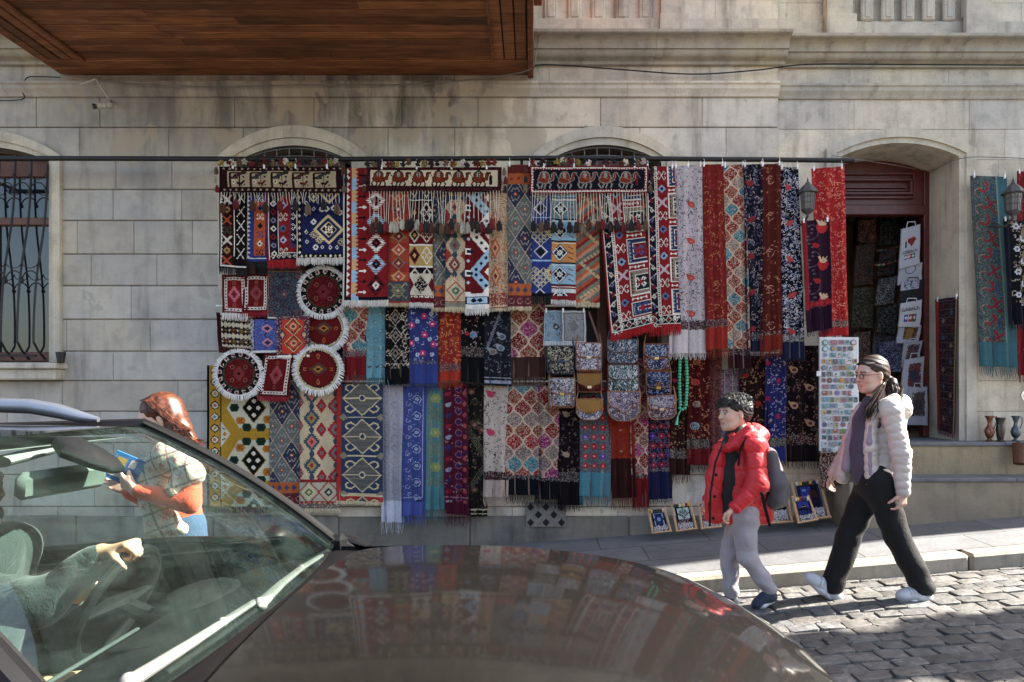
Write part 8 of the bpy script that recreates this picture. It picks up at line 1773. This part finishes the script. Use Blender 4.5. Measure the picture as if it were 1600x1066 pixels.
m = MB(); m.tube([bx(1131, 690, -.115), bx(1118, 722, -.155), bx(1110, 770, -.165), bx(1109, 822, -.16)], .007, 6); [m.ball(tuple(bx(1119-(k*2.2), 742+k*34, -.165)), .011, 8, 6) for k in range(3)]; m.build('zip', TRIM, B)
S = SDF(); S.chain([bx(1146, 700, -.01), bx(1141, 745, -.01), bx(1140, 795, -.01)], [.075, .095, .098], .03); S.cap(HB(-.01, 0, -.10), bx(1146, 694), .062, .075, .03); bake('dark_shirt', S, (.95, 4.3, .6), (1.6, 4.9, 1.5), .009, cloth("black_shirt", (.012, .012, .013)), B)
# trousers, shoes, backpack
GREY = cloth("grey_tracksuit", (.33, .30, .32), .75, .1, .5, 260)
S = SDF(); S.cap(bx(1162, 790, 0), bx(1161, 808, 0), .11, .112, .04); S.chain([hipN, kN, aN+A3((0, 0, .02))], [.092, .064, .052], .04); S.chain([hipF, kF, aF+A3((0, 0, .02))], [.092, .064, .052], .04); S.mods.append(wrinkle(.006, 22, 52)); bake('trousers', S, (1.0, 4.2, .12), (1.85, 5.0, .90), .0062, GREY, B)
NAVY = cloth("navy_shoe", (.02, .03, .05), .6); WSOLE = M("white_sole", (.55, .56, .58), .6)
def shoe(ankle, toe, mat, sole, parent, r=.04, name='shoe', h=.06):
    a_, t_ = A3(ankle), A3(toe); S = SDF(); heel = a_+(a_-t_)*.18+A3((0, 0, -h*.75)); S.cap(a_+A3((0, 0, .0)), a_+A3((0, 0, -h*.5)), r*.95, r*1.05, .02); S.cap(heel, t_*.85+a_*.15+A3((0, 0, -.0)), r*.85, r*.82, .03); S.cap(a_*.5+t_*.5+A3((0, 0, .01)), t_, r*.8, r*.72, .03)
    S2 = SDF(); off = A3((0, 0, -r*.62)); S2.cap(heel+off, (a_+t_)/2+off+A3((0, 0, -h*.28)), r*.55, r*.52, .02, .62); S2.cap((a_+t_)/2+off+A3((0, 0, -h*.28)), t_+off*.75, r*.52, r*.38, .02, .62)
    lo = np.minimum(a_, t_)-.13; hi = np.maximum(a_, t_)+.13; 
    def sc_(v):
        c = np.ones((len(v), 3), 'f'); ax_ = (t_-a_)/np.linalg.norm(t_-a_); u = (v-a_)@ax_; L = np.linalg.norm(t_-a_)
        c[(np.abs(((u/L*7) % 1)-.5) < .16) & (u > L*.18) & (u < L*.72) & (v[:, 2] > (a_[2]+t_[2])/2-.004)] = .55
        c[(u < L*.12)] *= .72; c[(v[:, 2] < min(a_[2], t_[2])+.004) & (u > L*.35)] *= .8; return c
    o = bake(name, S, lo, hi, .005, mat, parent, sc_); bake('sole', S2, lo, hi, .0045, sole, o); return o
shoe(aN+A3((.005, 0, -.005)), aN+A3((-.02, -.01, -.085))+A3((-.07, 0, -.005)), NAVY, WSOLE, B, .037)
shoe(aF+A3((0, 0, -.01)), aF+A3((-.15, 0, -.075)), NAVY, WSOLE, B, .037)
PACK = cloth("grey_backpack_cloth", (.085, .08, .088), .7, .1, .4)
S = SDF(); S.chain([bx(1199, 712, .0), bx(1207, 752, .0), bx(1206, 778, .0)], [.060, .088, .080], .04, .62); S.cap(bx(1222, 760, 0), bx(1220, 782, 0), .05, .045, .02, .7); S.mods.append(wrinkle(.003)); pk = bake('backpack', S, (1.38, 4.25, .6), (1.95, 4.95, 1.45), .007, PACK, B)
m = MB(); st_ = [bx(1196, 700, -.10), bx(1180, 679, -.155), bx(1165, 684, -.175), bx(1156, 704, -.185), bx(1154, 728, -.195)]; m.tube(st_, .020, 8, sq=.35); m.tube([bx(1197, 762, -.17), bx(1190, 770, -.27), bx(1201, 815, -.20)], .010, 6, sq=.4); m.tube([bx(1202, 770, -.10), bx(1194, 790, -.2), bx(1203, 822, -.18)], .009, 6, sq=.4); m.build('pack_strap', TRIM, pk, smooth=True)
# =============================================================== the girl (striding left)
DG = 4.52; gx = lambda px, py, dy=0.: PW(px, py, DG+dy)
G = empty('person', tuple(gx(1360, 940)), 'girl with glasses and ponytail in a pale puffer jacket and black trousers striding left', 'person', 'pedestrians walking past the display')
HG = Frame(gx(1362, 587), math.pi+R(14), R(-6), 0, 1.0)
S = SDF(); head_sdf(S, HG, .85); S.chain([HG(-.02, 0, -.05), gx(1372, 632)], [.046, .052], .03)
hN, hF = gx(1372, 752, -.085), gx(1364, 752, .085); k1, k2 = gx(1326, 838, .085), gx(1401, 836, -.085); a1, a2 = gx(1298, 915, .085), gx(1441, 916, -.085)
S.chain([gx(1372, 632), gx(1370, 700), gx(1368, 750)], [.075, .10, .11], .05)
for a, b, c in ((hF, k1, a1), (hN, k2, a2)): S.chain([a, b, c], [.075, .05, .035], .03)
sN, eN, wN = gx(1392, 640, -.165), gx(1408, 708, -.20), gx(1411, 768, -.20); sF, eF, wF = gx(1362, 640, .16), gx(1328, 700, .20), gx(1304, 740, .20)
for a, b, c in ((sN, eN, wN), (sF, eF, wF)): S.chain([a, b, c], [.042, .036, .026], .03)
hand(S, wN, (-.05, .03, -1), (-.7, .5, 0), (-.85, -.3, 0), .92, .55)
hand(S, wF, (-.45, .05, -.85), (.7, -.4, -.2), (-.6, -.6, .2), .92, .55)
bake('body', S, (1.85, 4.1, .15), (2.8, 4.95, 1.95), .0055, SKIN, G, face_colour(HG, (.55, .34, .26), (.45, .15, .14), (.02, .015, .012)))
BRN = hairmat("brown_hair", (.012, .0065, .0045), (.045, .022, .013)); a = HG.ax()
S = SDF(); S.ell(HG(-.020, 0, .046), A3((.103, .083, .090)), .01, a); S.ell(HG(-.052, 0, .005), A3((.062, .074, .070)), .02, a); S.ell(HG(-.108, 0, .012), A3((.032, .030, .030)), .02, a)
S.ell(HG(.120, 0, .0), A3((.086, .12, .082)), .010, a, 's'); S.ell(HG(.02, 0, -.09), A3((.10, .14, .062)), .012, a, 's')
for y in (-1, 1): S.ell(HG(.006, y*.082, -.004), A3((.020, .02, .030)), .008, a, 's')
S.chain([gx(1385, 588, 0), gx(1394, 598, -.03), gx(1398, 612, -.06), gx(1394, 627, -.09)], [.018, .030, .032, .014], .012); S.chain([gx(1384, 592, -.02), gx(1369, 622, -.10), gx(1359, 642, -.122)], [.014, .013, .008], .01)
S.mods.append(lambda X, Y, Z, D: D+.0016*np.sin(Y*210+Z*30)*np.sin(X*20)+.0012*np.sin(Z*190+X*60)); hg = bake('hair', S, (1.95, 4.25, 1.5), (2.7, 4.8, 1.9), .0045, BRN, G)
rg = random.Random(8); lk = []
for i in range(420):
    th = rg.uniform(-1.5, 1.5); y = math.sin(th); p = HG(.066+rg.uniform(-.006, .004), y*.050, .078+.016*math.cos(th)); p1 = HG(-.02, y*.080, .108+.022*math.cos(th)-.05*abs(y)); p2 = HG(-.085, y*.055, .075-.02*abs(y)); p3 = HG(-.122, y*.012, .018); lk.append([tuple(p), tuple(p1*.5+p*.5+HG.u*.010), tuple(p1), tuple(p2), tuple(p3)])
for i in range(420):   # ponytail, falling back and over the near shoulder in waves
    s0 = A3((rg.gauss(0, .0085), rg.gauss(0, .0085), rg.gauss(0, .006))); q = rg.uniform(0, 6.3); pts = []
    fw = rg.random() < .10; T = [gx(1384, 588, 0), gx(1393, 596, -.03), gx(1399, 610, -.06), gx(1397, 624, -.09), gx(1390+rg.uniform(-10, 10), 633+rg.uniform(-8, 6), -.12)]
    if fw: T = [gx(1384, 590, 0), gx(1377, 606, -.06), gx(1367, 624, -.105), gx(1360, 640, -.125), gx(1354+rg.uniform(-4, 4), 655+rg.uniform(-6, 6), -.135)]
    for j, t_ in enumerate(T): k = .35+.32*j; pts.append(tuple(t_+s0*k*1.4+A3((.007*math.sin(q+j*2.1), .006*math.cos(q+j*1.7), 0))*j*.8))
    lk.append(pts)
strands_hair('hair_lock', lk, BRN, hg, .0034, seed=5, tint=(.75, 1.3))
m = MB(); c_ = gx(1384, 588, 0); m.tube([c_+A3((.02*math.cos(t_)*.6, .026*math.sin(t_), .02*math.cos(t_))) for t_ in [k*.45 for k in range(15)]], .010, 8); m.build('hair_tie', M("magenta_scrunchie", (.42, .02, .14), .8), hg, smooth=True)
m = MB()
for y in (-1, 1): m.tube([HG(.104+.002*math.cos(t_), y*.032+.023*math.cos(t_), .004+.017*math.sin(t_)) for t_ in [2*math.pi*k/16 for k in range(17)]], .0022, 6, cap=False); m.tube([HG(.103, y*.055, .010), HG(.06, y*.076, .010), HG(.0, y*.080, .008)], .0022, 6)
m.tube([HG(.107, .010, .008), HG(.107, -.010, .008)], .002, 6); m.build('glasses', M("dark_red_frames", (.10, .012, .02), .3), G, smooth=True)
PUFF = cloth("champagne_nylon", (.50, .43, .385), .36, .15, .15, 240, .08, .6)
S = SDF(); S.chain([gx(1384, 655, 0), gx(1380, 700, 0), gx(1374, 748, 0)], [.125, .128, .135], .05)
for p_, r in ((sN, .075), (sF, .07)): S.ell(p_, (r, r*.9, r), .05)
S.cap(sN, eN, .066, .060, .03); S.cap(eN, wN+A3((0, 0, .0)), .060, .045, .02); S.cap(sF, eF, .064, .058, .03); S.cap(eF, wF+A3((.0, 0, .0)), .058, .044, .02)
S.chain([gx(1345, 640, .06), gx(1330, 690, .10), gx(1318, 742, .12)], [.04, .055, .062], .04)
S.chain([gx(1362, 645, -.08), gx(1360, 700, -.10), gx(1362, 756, -.10)], [.035, .042, .045], .04)
S.cap(gx(1392, 640, -.05), gx(1408, 630, .0), .06, .06, .03); S.ell(gx(1404, 640, 0), (.072, .115, .070), .03); S.cap(gx(1366, 640, -.10), gx(1398, 624, -.11), .030, .038, .03); S.cap(gx(1356, 640, .10), gx(1392, 622, .11), .03, .035, .03)
S.cap(gx(1372, 600, 0), gx(1372, 640, 0), .062, .066, .02, op='s')
S.chain([gx(1356, 640, -.005), gx(1342, 700, -.005)], [.055, .07], .01); S.p[-1] = S.p[-1][:7]+('s',); S.cap(gx(1342, 700, -.005), gx(1338, 790, -.005), .072, .09, .012, op='s')
S.cap(gx(1300, 782, 0), gx(1430, 788, 0), .085, .085, .01, .25, op='s') if False else None
S.mods.append(quilt([(gx(1384, 640), gx(1374, 765), .0), (sN, eN, .2), (eN, wN, .6), (sF, eF, .1), (eF, wF, .3)], .052, .0065)); S.mods.append(wrinkle(.002, 40, 30))
S.mods.append(lambda X, Y, Z, D: np.maximum(D, np.minimum(gx(0, 762)[2]-Z, .2+0*X) if False else np.where(np.abs(Y-DG) < .155, gx(0, 763)[2]-Z, -1.)))
bake('puffer_jacket', S, (1.85, 4.1, .80), (2.85, 4.95, 1.70), .0058, PUFF, G)
FL = cloth("lilac_fleece", (.27, .23, .27), .95, .3, .9, 160)
S = SDF(); S.chain([gx(1362, 636, -.085), gx(1358, 690, -.120), gx(1360, 742, -.126)], [.013, .015, .013], .02, .8); S.chain([gx(1345, 632, .05), gx(1328, 690, .055), gx(1322, 732, .06)], [.016, .028, .030], .03, .8); bake('fleece_lining', S, (1.9, 4.25, .85), (2.5, 4.8, 1.6), .006, FL, G)
TOP = cloth("dark_mauve_top", (.065, .055, .085), .85, .1, .4)
S = SDF(); S.chain([gx(1364, 632, 0), gx(1358, 660, 0), gx(1354, 700, 0), gx(1358, 745, 0)], [.070, .098, .105, .108], .03); S.mods.append(wrinkle(.002)); bake('top', S, (1.9, 4.2, .85), (2.6, 4.85, 1.62), .007, TOP, G)
BTR = cloth("black_trousers", (.006, .006, .0065), .8, .05, .5, 240)
S = SDF(); S.cap(gx(1364, 740, 0), gx(1366, 756, 0), .115, .125, .04); S.chain([hF, k1, a1+A3((.015, 0, .0))], [.098, .080, .072], .05); S.chain([hN, k2, a2+A3((.0, 0, .0))], [.098, .080, .074], .05); S.mods.append(wrinkle(.0055, 16, 30)); bake('trousers', S, (1.75, 4.15, .12), (2.9, 4.95, 1.10), .0065, BTR, G)
WHS = cloth("white_trainer", (.50, .50, .52), .55, 0, .3)
shoe(a1+A3((.02, 0, -.028)), gx(1264, 906, .085)+A3((0, 0, .012)), WHS, WSOLE, G, .046)
shoe(a2+A3((0, 0, -.03)), gx(1408, 932, -.085), WHS, WSOLE, G, .046)
# =============================================================== the red-haired woman reading a leaflet (behind the car)
DWm = 3.42; wx = lambda px, py, dy=0.: PW(px, py, DWm+dy)
W_ = empty('person', tuple(wx(270, 1090)), 'red-haired woman in an orange jumper and cream patterned shawl looking down at a blue booklet', 'person')
HW = Frame(wx(252, 655), math.pi+R(22), R(-24), 0, .98)
S = SDF(); head_sdf(S, HW, .85); S.chain([HW(-.02, 0, -.05), wx(272, 705)], [.046, .052], .03); S.chain([wx(272, 705), wx(270, 780), wx(280, 840), wx(283, 900)], [.08, .105, .10, .12], .05)
sh1, el1, wr1 = wx(292, 728, -.15), wx(296, 786, -.20), wx(213, 768, -.22); sh2, el2, wr2 = wx(262, 728, .15), wx(250, 790, .2), wx(205, 770, .12)
for a, b, c in ((sh1, el1, wr1), (sh2, el2, wr2)): S.chain([a, b, c], [.042, .036, .025], .03)
for dy in (-.08, .08): S.chain([wx(283, 900, dy), wx(280, 1000, dy), wx(284, 1110, dy)], [.08, .055, .035], .03)
hand(S, wr1, (-.8, .1, .55), (-.1, .9, .1), (.1, -.2, .9), .95, .55); hand(S, wr2, (-.7, -.3, .5), (-.2, -.8, .2), (.2, .1, .9), .92, .4)
bake('body', S, (-2.25, 3.0, -.15), (-1.45, 3.8, 1.75), .007, SKIN, W_, face_colour(HW, (.60, .37, .28), (.42, .14, .12), (.10, .045, .025)))
AUB = hairmat("auburn_hair", (.026, .008, .0045), (.105, .031, .012)); a = HW.ax()
S = SDF(); S.ell(HW(-.020, 0, .044), A3((.100, .083, .088)), .01, a); S.ell(HW(-.052, 0, -.01), A3((.060, .078, .080)), .02, a); S.ell(HW(.124, 0, -.004), A3((.088, .12, .088)), .010, a, 's'); S.ell(HW(.03, 0, -.10), A3((.07, .06, .07)), .012, a, 's')
S.chain([HW(-.04, -.01, .03), wx(280, 668, -.02), wx(294, 690, -.05), wx(306, 706, -.07)], [.076, .055, .042, .018], .03); S.mods.append(lambda X, Y, Z, D: D+.0012*np.sin(X*170+Z*60+2*np.sin(Z*20))); hw = bake('hair', S, (-2.1, 3.0, 1.15), (-1.4, 3.75, 1.7), .006, AUB, W_)
rg = random.Random(31); lk = []
for i in range(1150):
    th = rg.uniform(-1.5, 1.5); y = math.sin(th); q = rg.uniform(0, 6.3); f0 = rg.uniform(-.02, .055); dy = -abs(y)*.10 if rg.random() < .7 else y*.1
    T = [HW(.020+f0*.45, y*.02, .124), HW(.0+f0*.4, y*.060, .112), HW(f0*.4-.02-.03*(1-abs(y)), y*.090, .062), HW(-.045-.05*(1-abs(y))+f0*.3, y*.096, -.01), wx(283+rg.uniform(-12, 14), 672, dy), wx(294+rg.uniform(-14, 12), 692+rg.uniform(-5, 5), dy*1.1), wx(306+rg.uniform(-17, 12), 712+rg.uniform(-26, 16), dy*1.1)]
    lk.append([tuple(A3(p)+A3((.006*math.sin(q+j*1.8), .005*math.cos(q+j*2.3), 0))*j*.4) for j, p in enumerate(T)])
strands_hair('hair_lock', lk, AUB, hw, .0046, seed=6, tint=(.55, 1.8))
ORJ = cloth("orange_knit", (.62, .085, .035), .9, .3, .5, 150)
S = SDF(); S.chain([wx(280, 722, 0), wx(282, 770, 0), wx(286, 818, 0)], [.105, .094, .090], .05); S.cap(sh1, el1, .056, .048, .04); S.cap(el1, wr1+A3((.01, 0, 0)), .047, .034, .03); S.cap(sh2, el2, .06, .056, .04); S.cap(el2, wr2, .055, .04, .03); S.cap(HW(-.02, 0, -.02), wx(272, 700), .06, .07, .02, op='s'); S.mods.append(wrinkle(.004, 30, 20)); bake('jumper', S, (-2.3, 3.0, .7), (-1.4, 3.85, 1.4), .007, ORJ, W_)
JEAN = cloth("blue_denim", (.03, .065, .12), .85, .1, .4)
S = SDF(); S.cap(wx(286, 822, 0), wx(284, 890, 0), .108, .13, .04)
for dy in (-.085, .085): S.chain([wx(284, 890, dy), wx(280, 1000, dy), wx(284, 1098, dy)], [.10, .075, .06], .04)
S.mods.append(wrinkle(.004)); bake('jeans', S, (-2.2, 3.0, -.1), (-1.3, 3.85, 1.0), .009, JEAN, W_)
for dy in (-.085, .085): shoe(wx(284, 1112, dy)+A3((0, 0, .04)), wx(284, 1112, dy)+A3((-.16, 0, -.02)), NAVY, WSOLE, W_, .044)
def shawl_col(v):
    x = (v[:, 0]+v[:, 2]*.35)/.085; z = (v[:, 2]-v[:, 0]*.35)/.085; c = np.tile(np.array([.56, .50, .37], 'f'), (len(v), 1)); fx, fz = np.abs(x-np.round(x)), np.abs(z-np.round(z))
    c[(fx < .055) | (fz < .055)] = (.20, .13, .11); cx_, cz_ = np.abs(x-np.floor(x)-.5), np.abs(z-np.floor(z)-.5); m_ = (np.abs(cx_-cz_) < .05) & (cx_ < .16); c[m_] = (.50, .12, .09); return c
SHW = cloth("cream_shawl", (1, 1, 1), .9, .2, .4)
S = SDF(); S.cap(wx(262, 712, -.14), wx(300, 740, -.19), .06, .055, .05); S.cap(wx(262, 712, -.14), wx(240, 735, -.08), .055, .06, .05); S.chain([wx(240, 735, -.09), wx(238, 780, -.12), wx(248, 822, -.14), wx(256, 838, -.14)], [.07, .065, .062, .045], .05, 1.3); S.cap(wx(248, 790, -.13), wx(281, 826, -.15), .05, .034, .05); S.cap(wx(300, 738, -.17), wx(272, 765, -.22), .05, .035, .04); S.cap(wx(262, 715, -.1), wx(290, 715, .12), .06, .05, .05)
S.mods.append(wrinkle(.006, 38, 12)); bake('shawl', S, (-2.3, 2.95, .6), (-1.4, 3.75, 1.4), .006, SHW, W_, shawl_col)
bk = MB(); Pq = [wx(160, 744, -.22), wx(184, 704, -.22), wx(232, 724, -.14), wx(210, 764, -.14)]; nn = Vector(Pq[1]-Pq[0]).cross(Vector(Pq[2]-Pq[0])).normalized()*.008; vs = [tuple(Vector(p)) for p in Pq]+[tuple(Vector(p)+nn) for p in Pq]
bk.add(vs, [(0, 1, 2, 3), (7, 6, 5, 4), (0, 4, 5, 1), (1, 5, 6, 2), (2, 6, 7, 3), (3, 7, 4, 0)], srgb('#3c86c8')); b0 = bk.build('booklet', MAG); tag(b0, 'blue illustrated booklet held open by the red-haired woman', 'booklet')
bk = MB(); e0 = Vector(Pq[0]); u_ = Vector(Pq[3])-e0; v_ = Vector(Pq[1])-e0
for (a0, a1_, c0, c1, q) in ((.08, .45, .15, .45, '#e0e4dc'), (.5, .9, .1, .5, '#1c4c8c'), (.1, .4, .55, .85, '#c8a850'), (.5, .7, .6, .9, '#d8dce0'), (.75, .92, .6, .85, '#58a0c8')):
    bk.add([tuple(e0+u_*a+v_*b-nn*.12) for a, b in ((a0, c0), (a1_, c0), (a1_, c1), (a0, c1))]+[tuple(e0+u_*a+v_*b+nn*1.12) for a, b in ((a0, c0), (a1_, c0), (a1_, c1), (a0, c1))], [(0, 1, 2, 3), (7, 6, 5, 4)], srgb(q))
bk.build('picture', MAG, b0)
m = MB(); m.ball(tuple(HW(-.004, -.084, -.050)) if False else tuple(HW(-.004, .085, -.048)), .006, 8, 6); m.ball(tuple(HW(-.004, .087, -.066)), .008, 8, 6); m.build('earring', CHROME, W_, smooth=True)
# =============================================================== the driver
dx = lambda px, py, D: PW(px, py, D)
Dr = empty('person', tuple((CM @ Vector((-1.75, .36, .6)))), 'driver in a dark green shirt behind the windscreen, one hand on the wheel', 'person')
HD = Frame(dx(-58, 762, 2.25), R(4), R(-2), 0, 1.08)
S = SDF(); head_sdf(S, HD, 1.1); nk = dx(-52, 850, 2.25); S.chain([HD(-.02, 0, -.05), nk], [.056, .062], .03)
seat = A3(CM @ Vector((-1.86, .38, .66))); S.chain([nk, seat], [.10, .15], .05)
sN, sF = nk+A3((-.01, -.20, -.06)), nk+A3((-.01, .20, -.06)); wN = dx(158, 866, 2.03); eN = dx(58, 945, 2.00); wF = dx(120, 930, 2.42); eF = dx(20, 975, 2.45)
for a, b, c in ((sN, eN, wN), (sF, eF, wF)): S.chain([a, b, c], [.055, .045, .031], .03)
for y in (.24, .48): S.chain([seat+A3((0, y-.36, -.05)), A3(CM @ Vector((-1.38, y, .66))), A3(CM @ Vector((-1.15, y, .40)))], [.09, .075, .05], .04)
hand(S, wN, (.90, .05, .30), (.40, .15, -.90), (.0, -.95, .0), 1.08, 1.45, .06); hand(S, wF, (.6, -.3, .3), (.5, -.5, -.7), (.2, .2, .9), 1.0, 1.3)
bake('body', S, (-2.2, 1.75, .1), (-1.0, 2.75, 1.6), .0072, SKIN, Dr, face_colour(HD, (.62, .36, .24), (.34, .13, .10)))
SHT = cloth("dark_green_shirt", (.018, .029, .028), .85, .2, .6, 200)
S = SDF(); S.chain([nk+A3((0, 0, -.05)), seat], [.145, .175], .06, .85); S.ell(sN, (.095, .085, .09), .05); S.ell(sF, (.095, .085, .09), .05); S.cap(sN, eN, .078, .066, .04); S.cap(eN, wN+(eN-wN)*.12, .066, .046, .03); S.cap(sF, eF, .078, .064, .04); S.cap(eF, wF+(eF-wF)*.12, .064, .046, .03); S.mods.append(wrinkle(.006, 34, 30)); bake('shirt', S, (-2.3, 1.65, .3), (-1.0, 2.85, 1.4), .0085, SHT, Dr)
S = SDF(); a = HD.ax(); S.ell(HD(-.02, 0, .05), A3((.112, .088, .090))*1.05, .01, a); S.ell(HD(.11, 0, .0), A3((.075, .12, .085)), .012, a, 's'); S.ell(HD(.03, 0, -.08), A3((.11, .14, .08)), .012, a, 's'); bake('hair', S, (-2.2, 2.0, 1.1), (-1.5, 2.5, 1.7), .007, BLK, Dr)
S = SDF(); S.cap(HD(.07, .03, -.085), HD(.07, -.03, -.085), .030, .030, .02); S.cap(HD(.01, .058, -.05), HD(.06, .035, -.08), .02, .024, .02); S.cap(HD(.01, -.058, -.05), HD(.06, -.035, -.08), .02, .024, .02); bake('beard', S, (-2.2, 2.0, 1.0), (-1.5, 2.5, 1.6), .006, BLK, Dr)
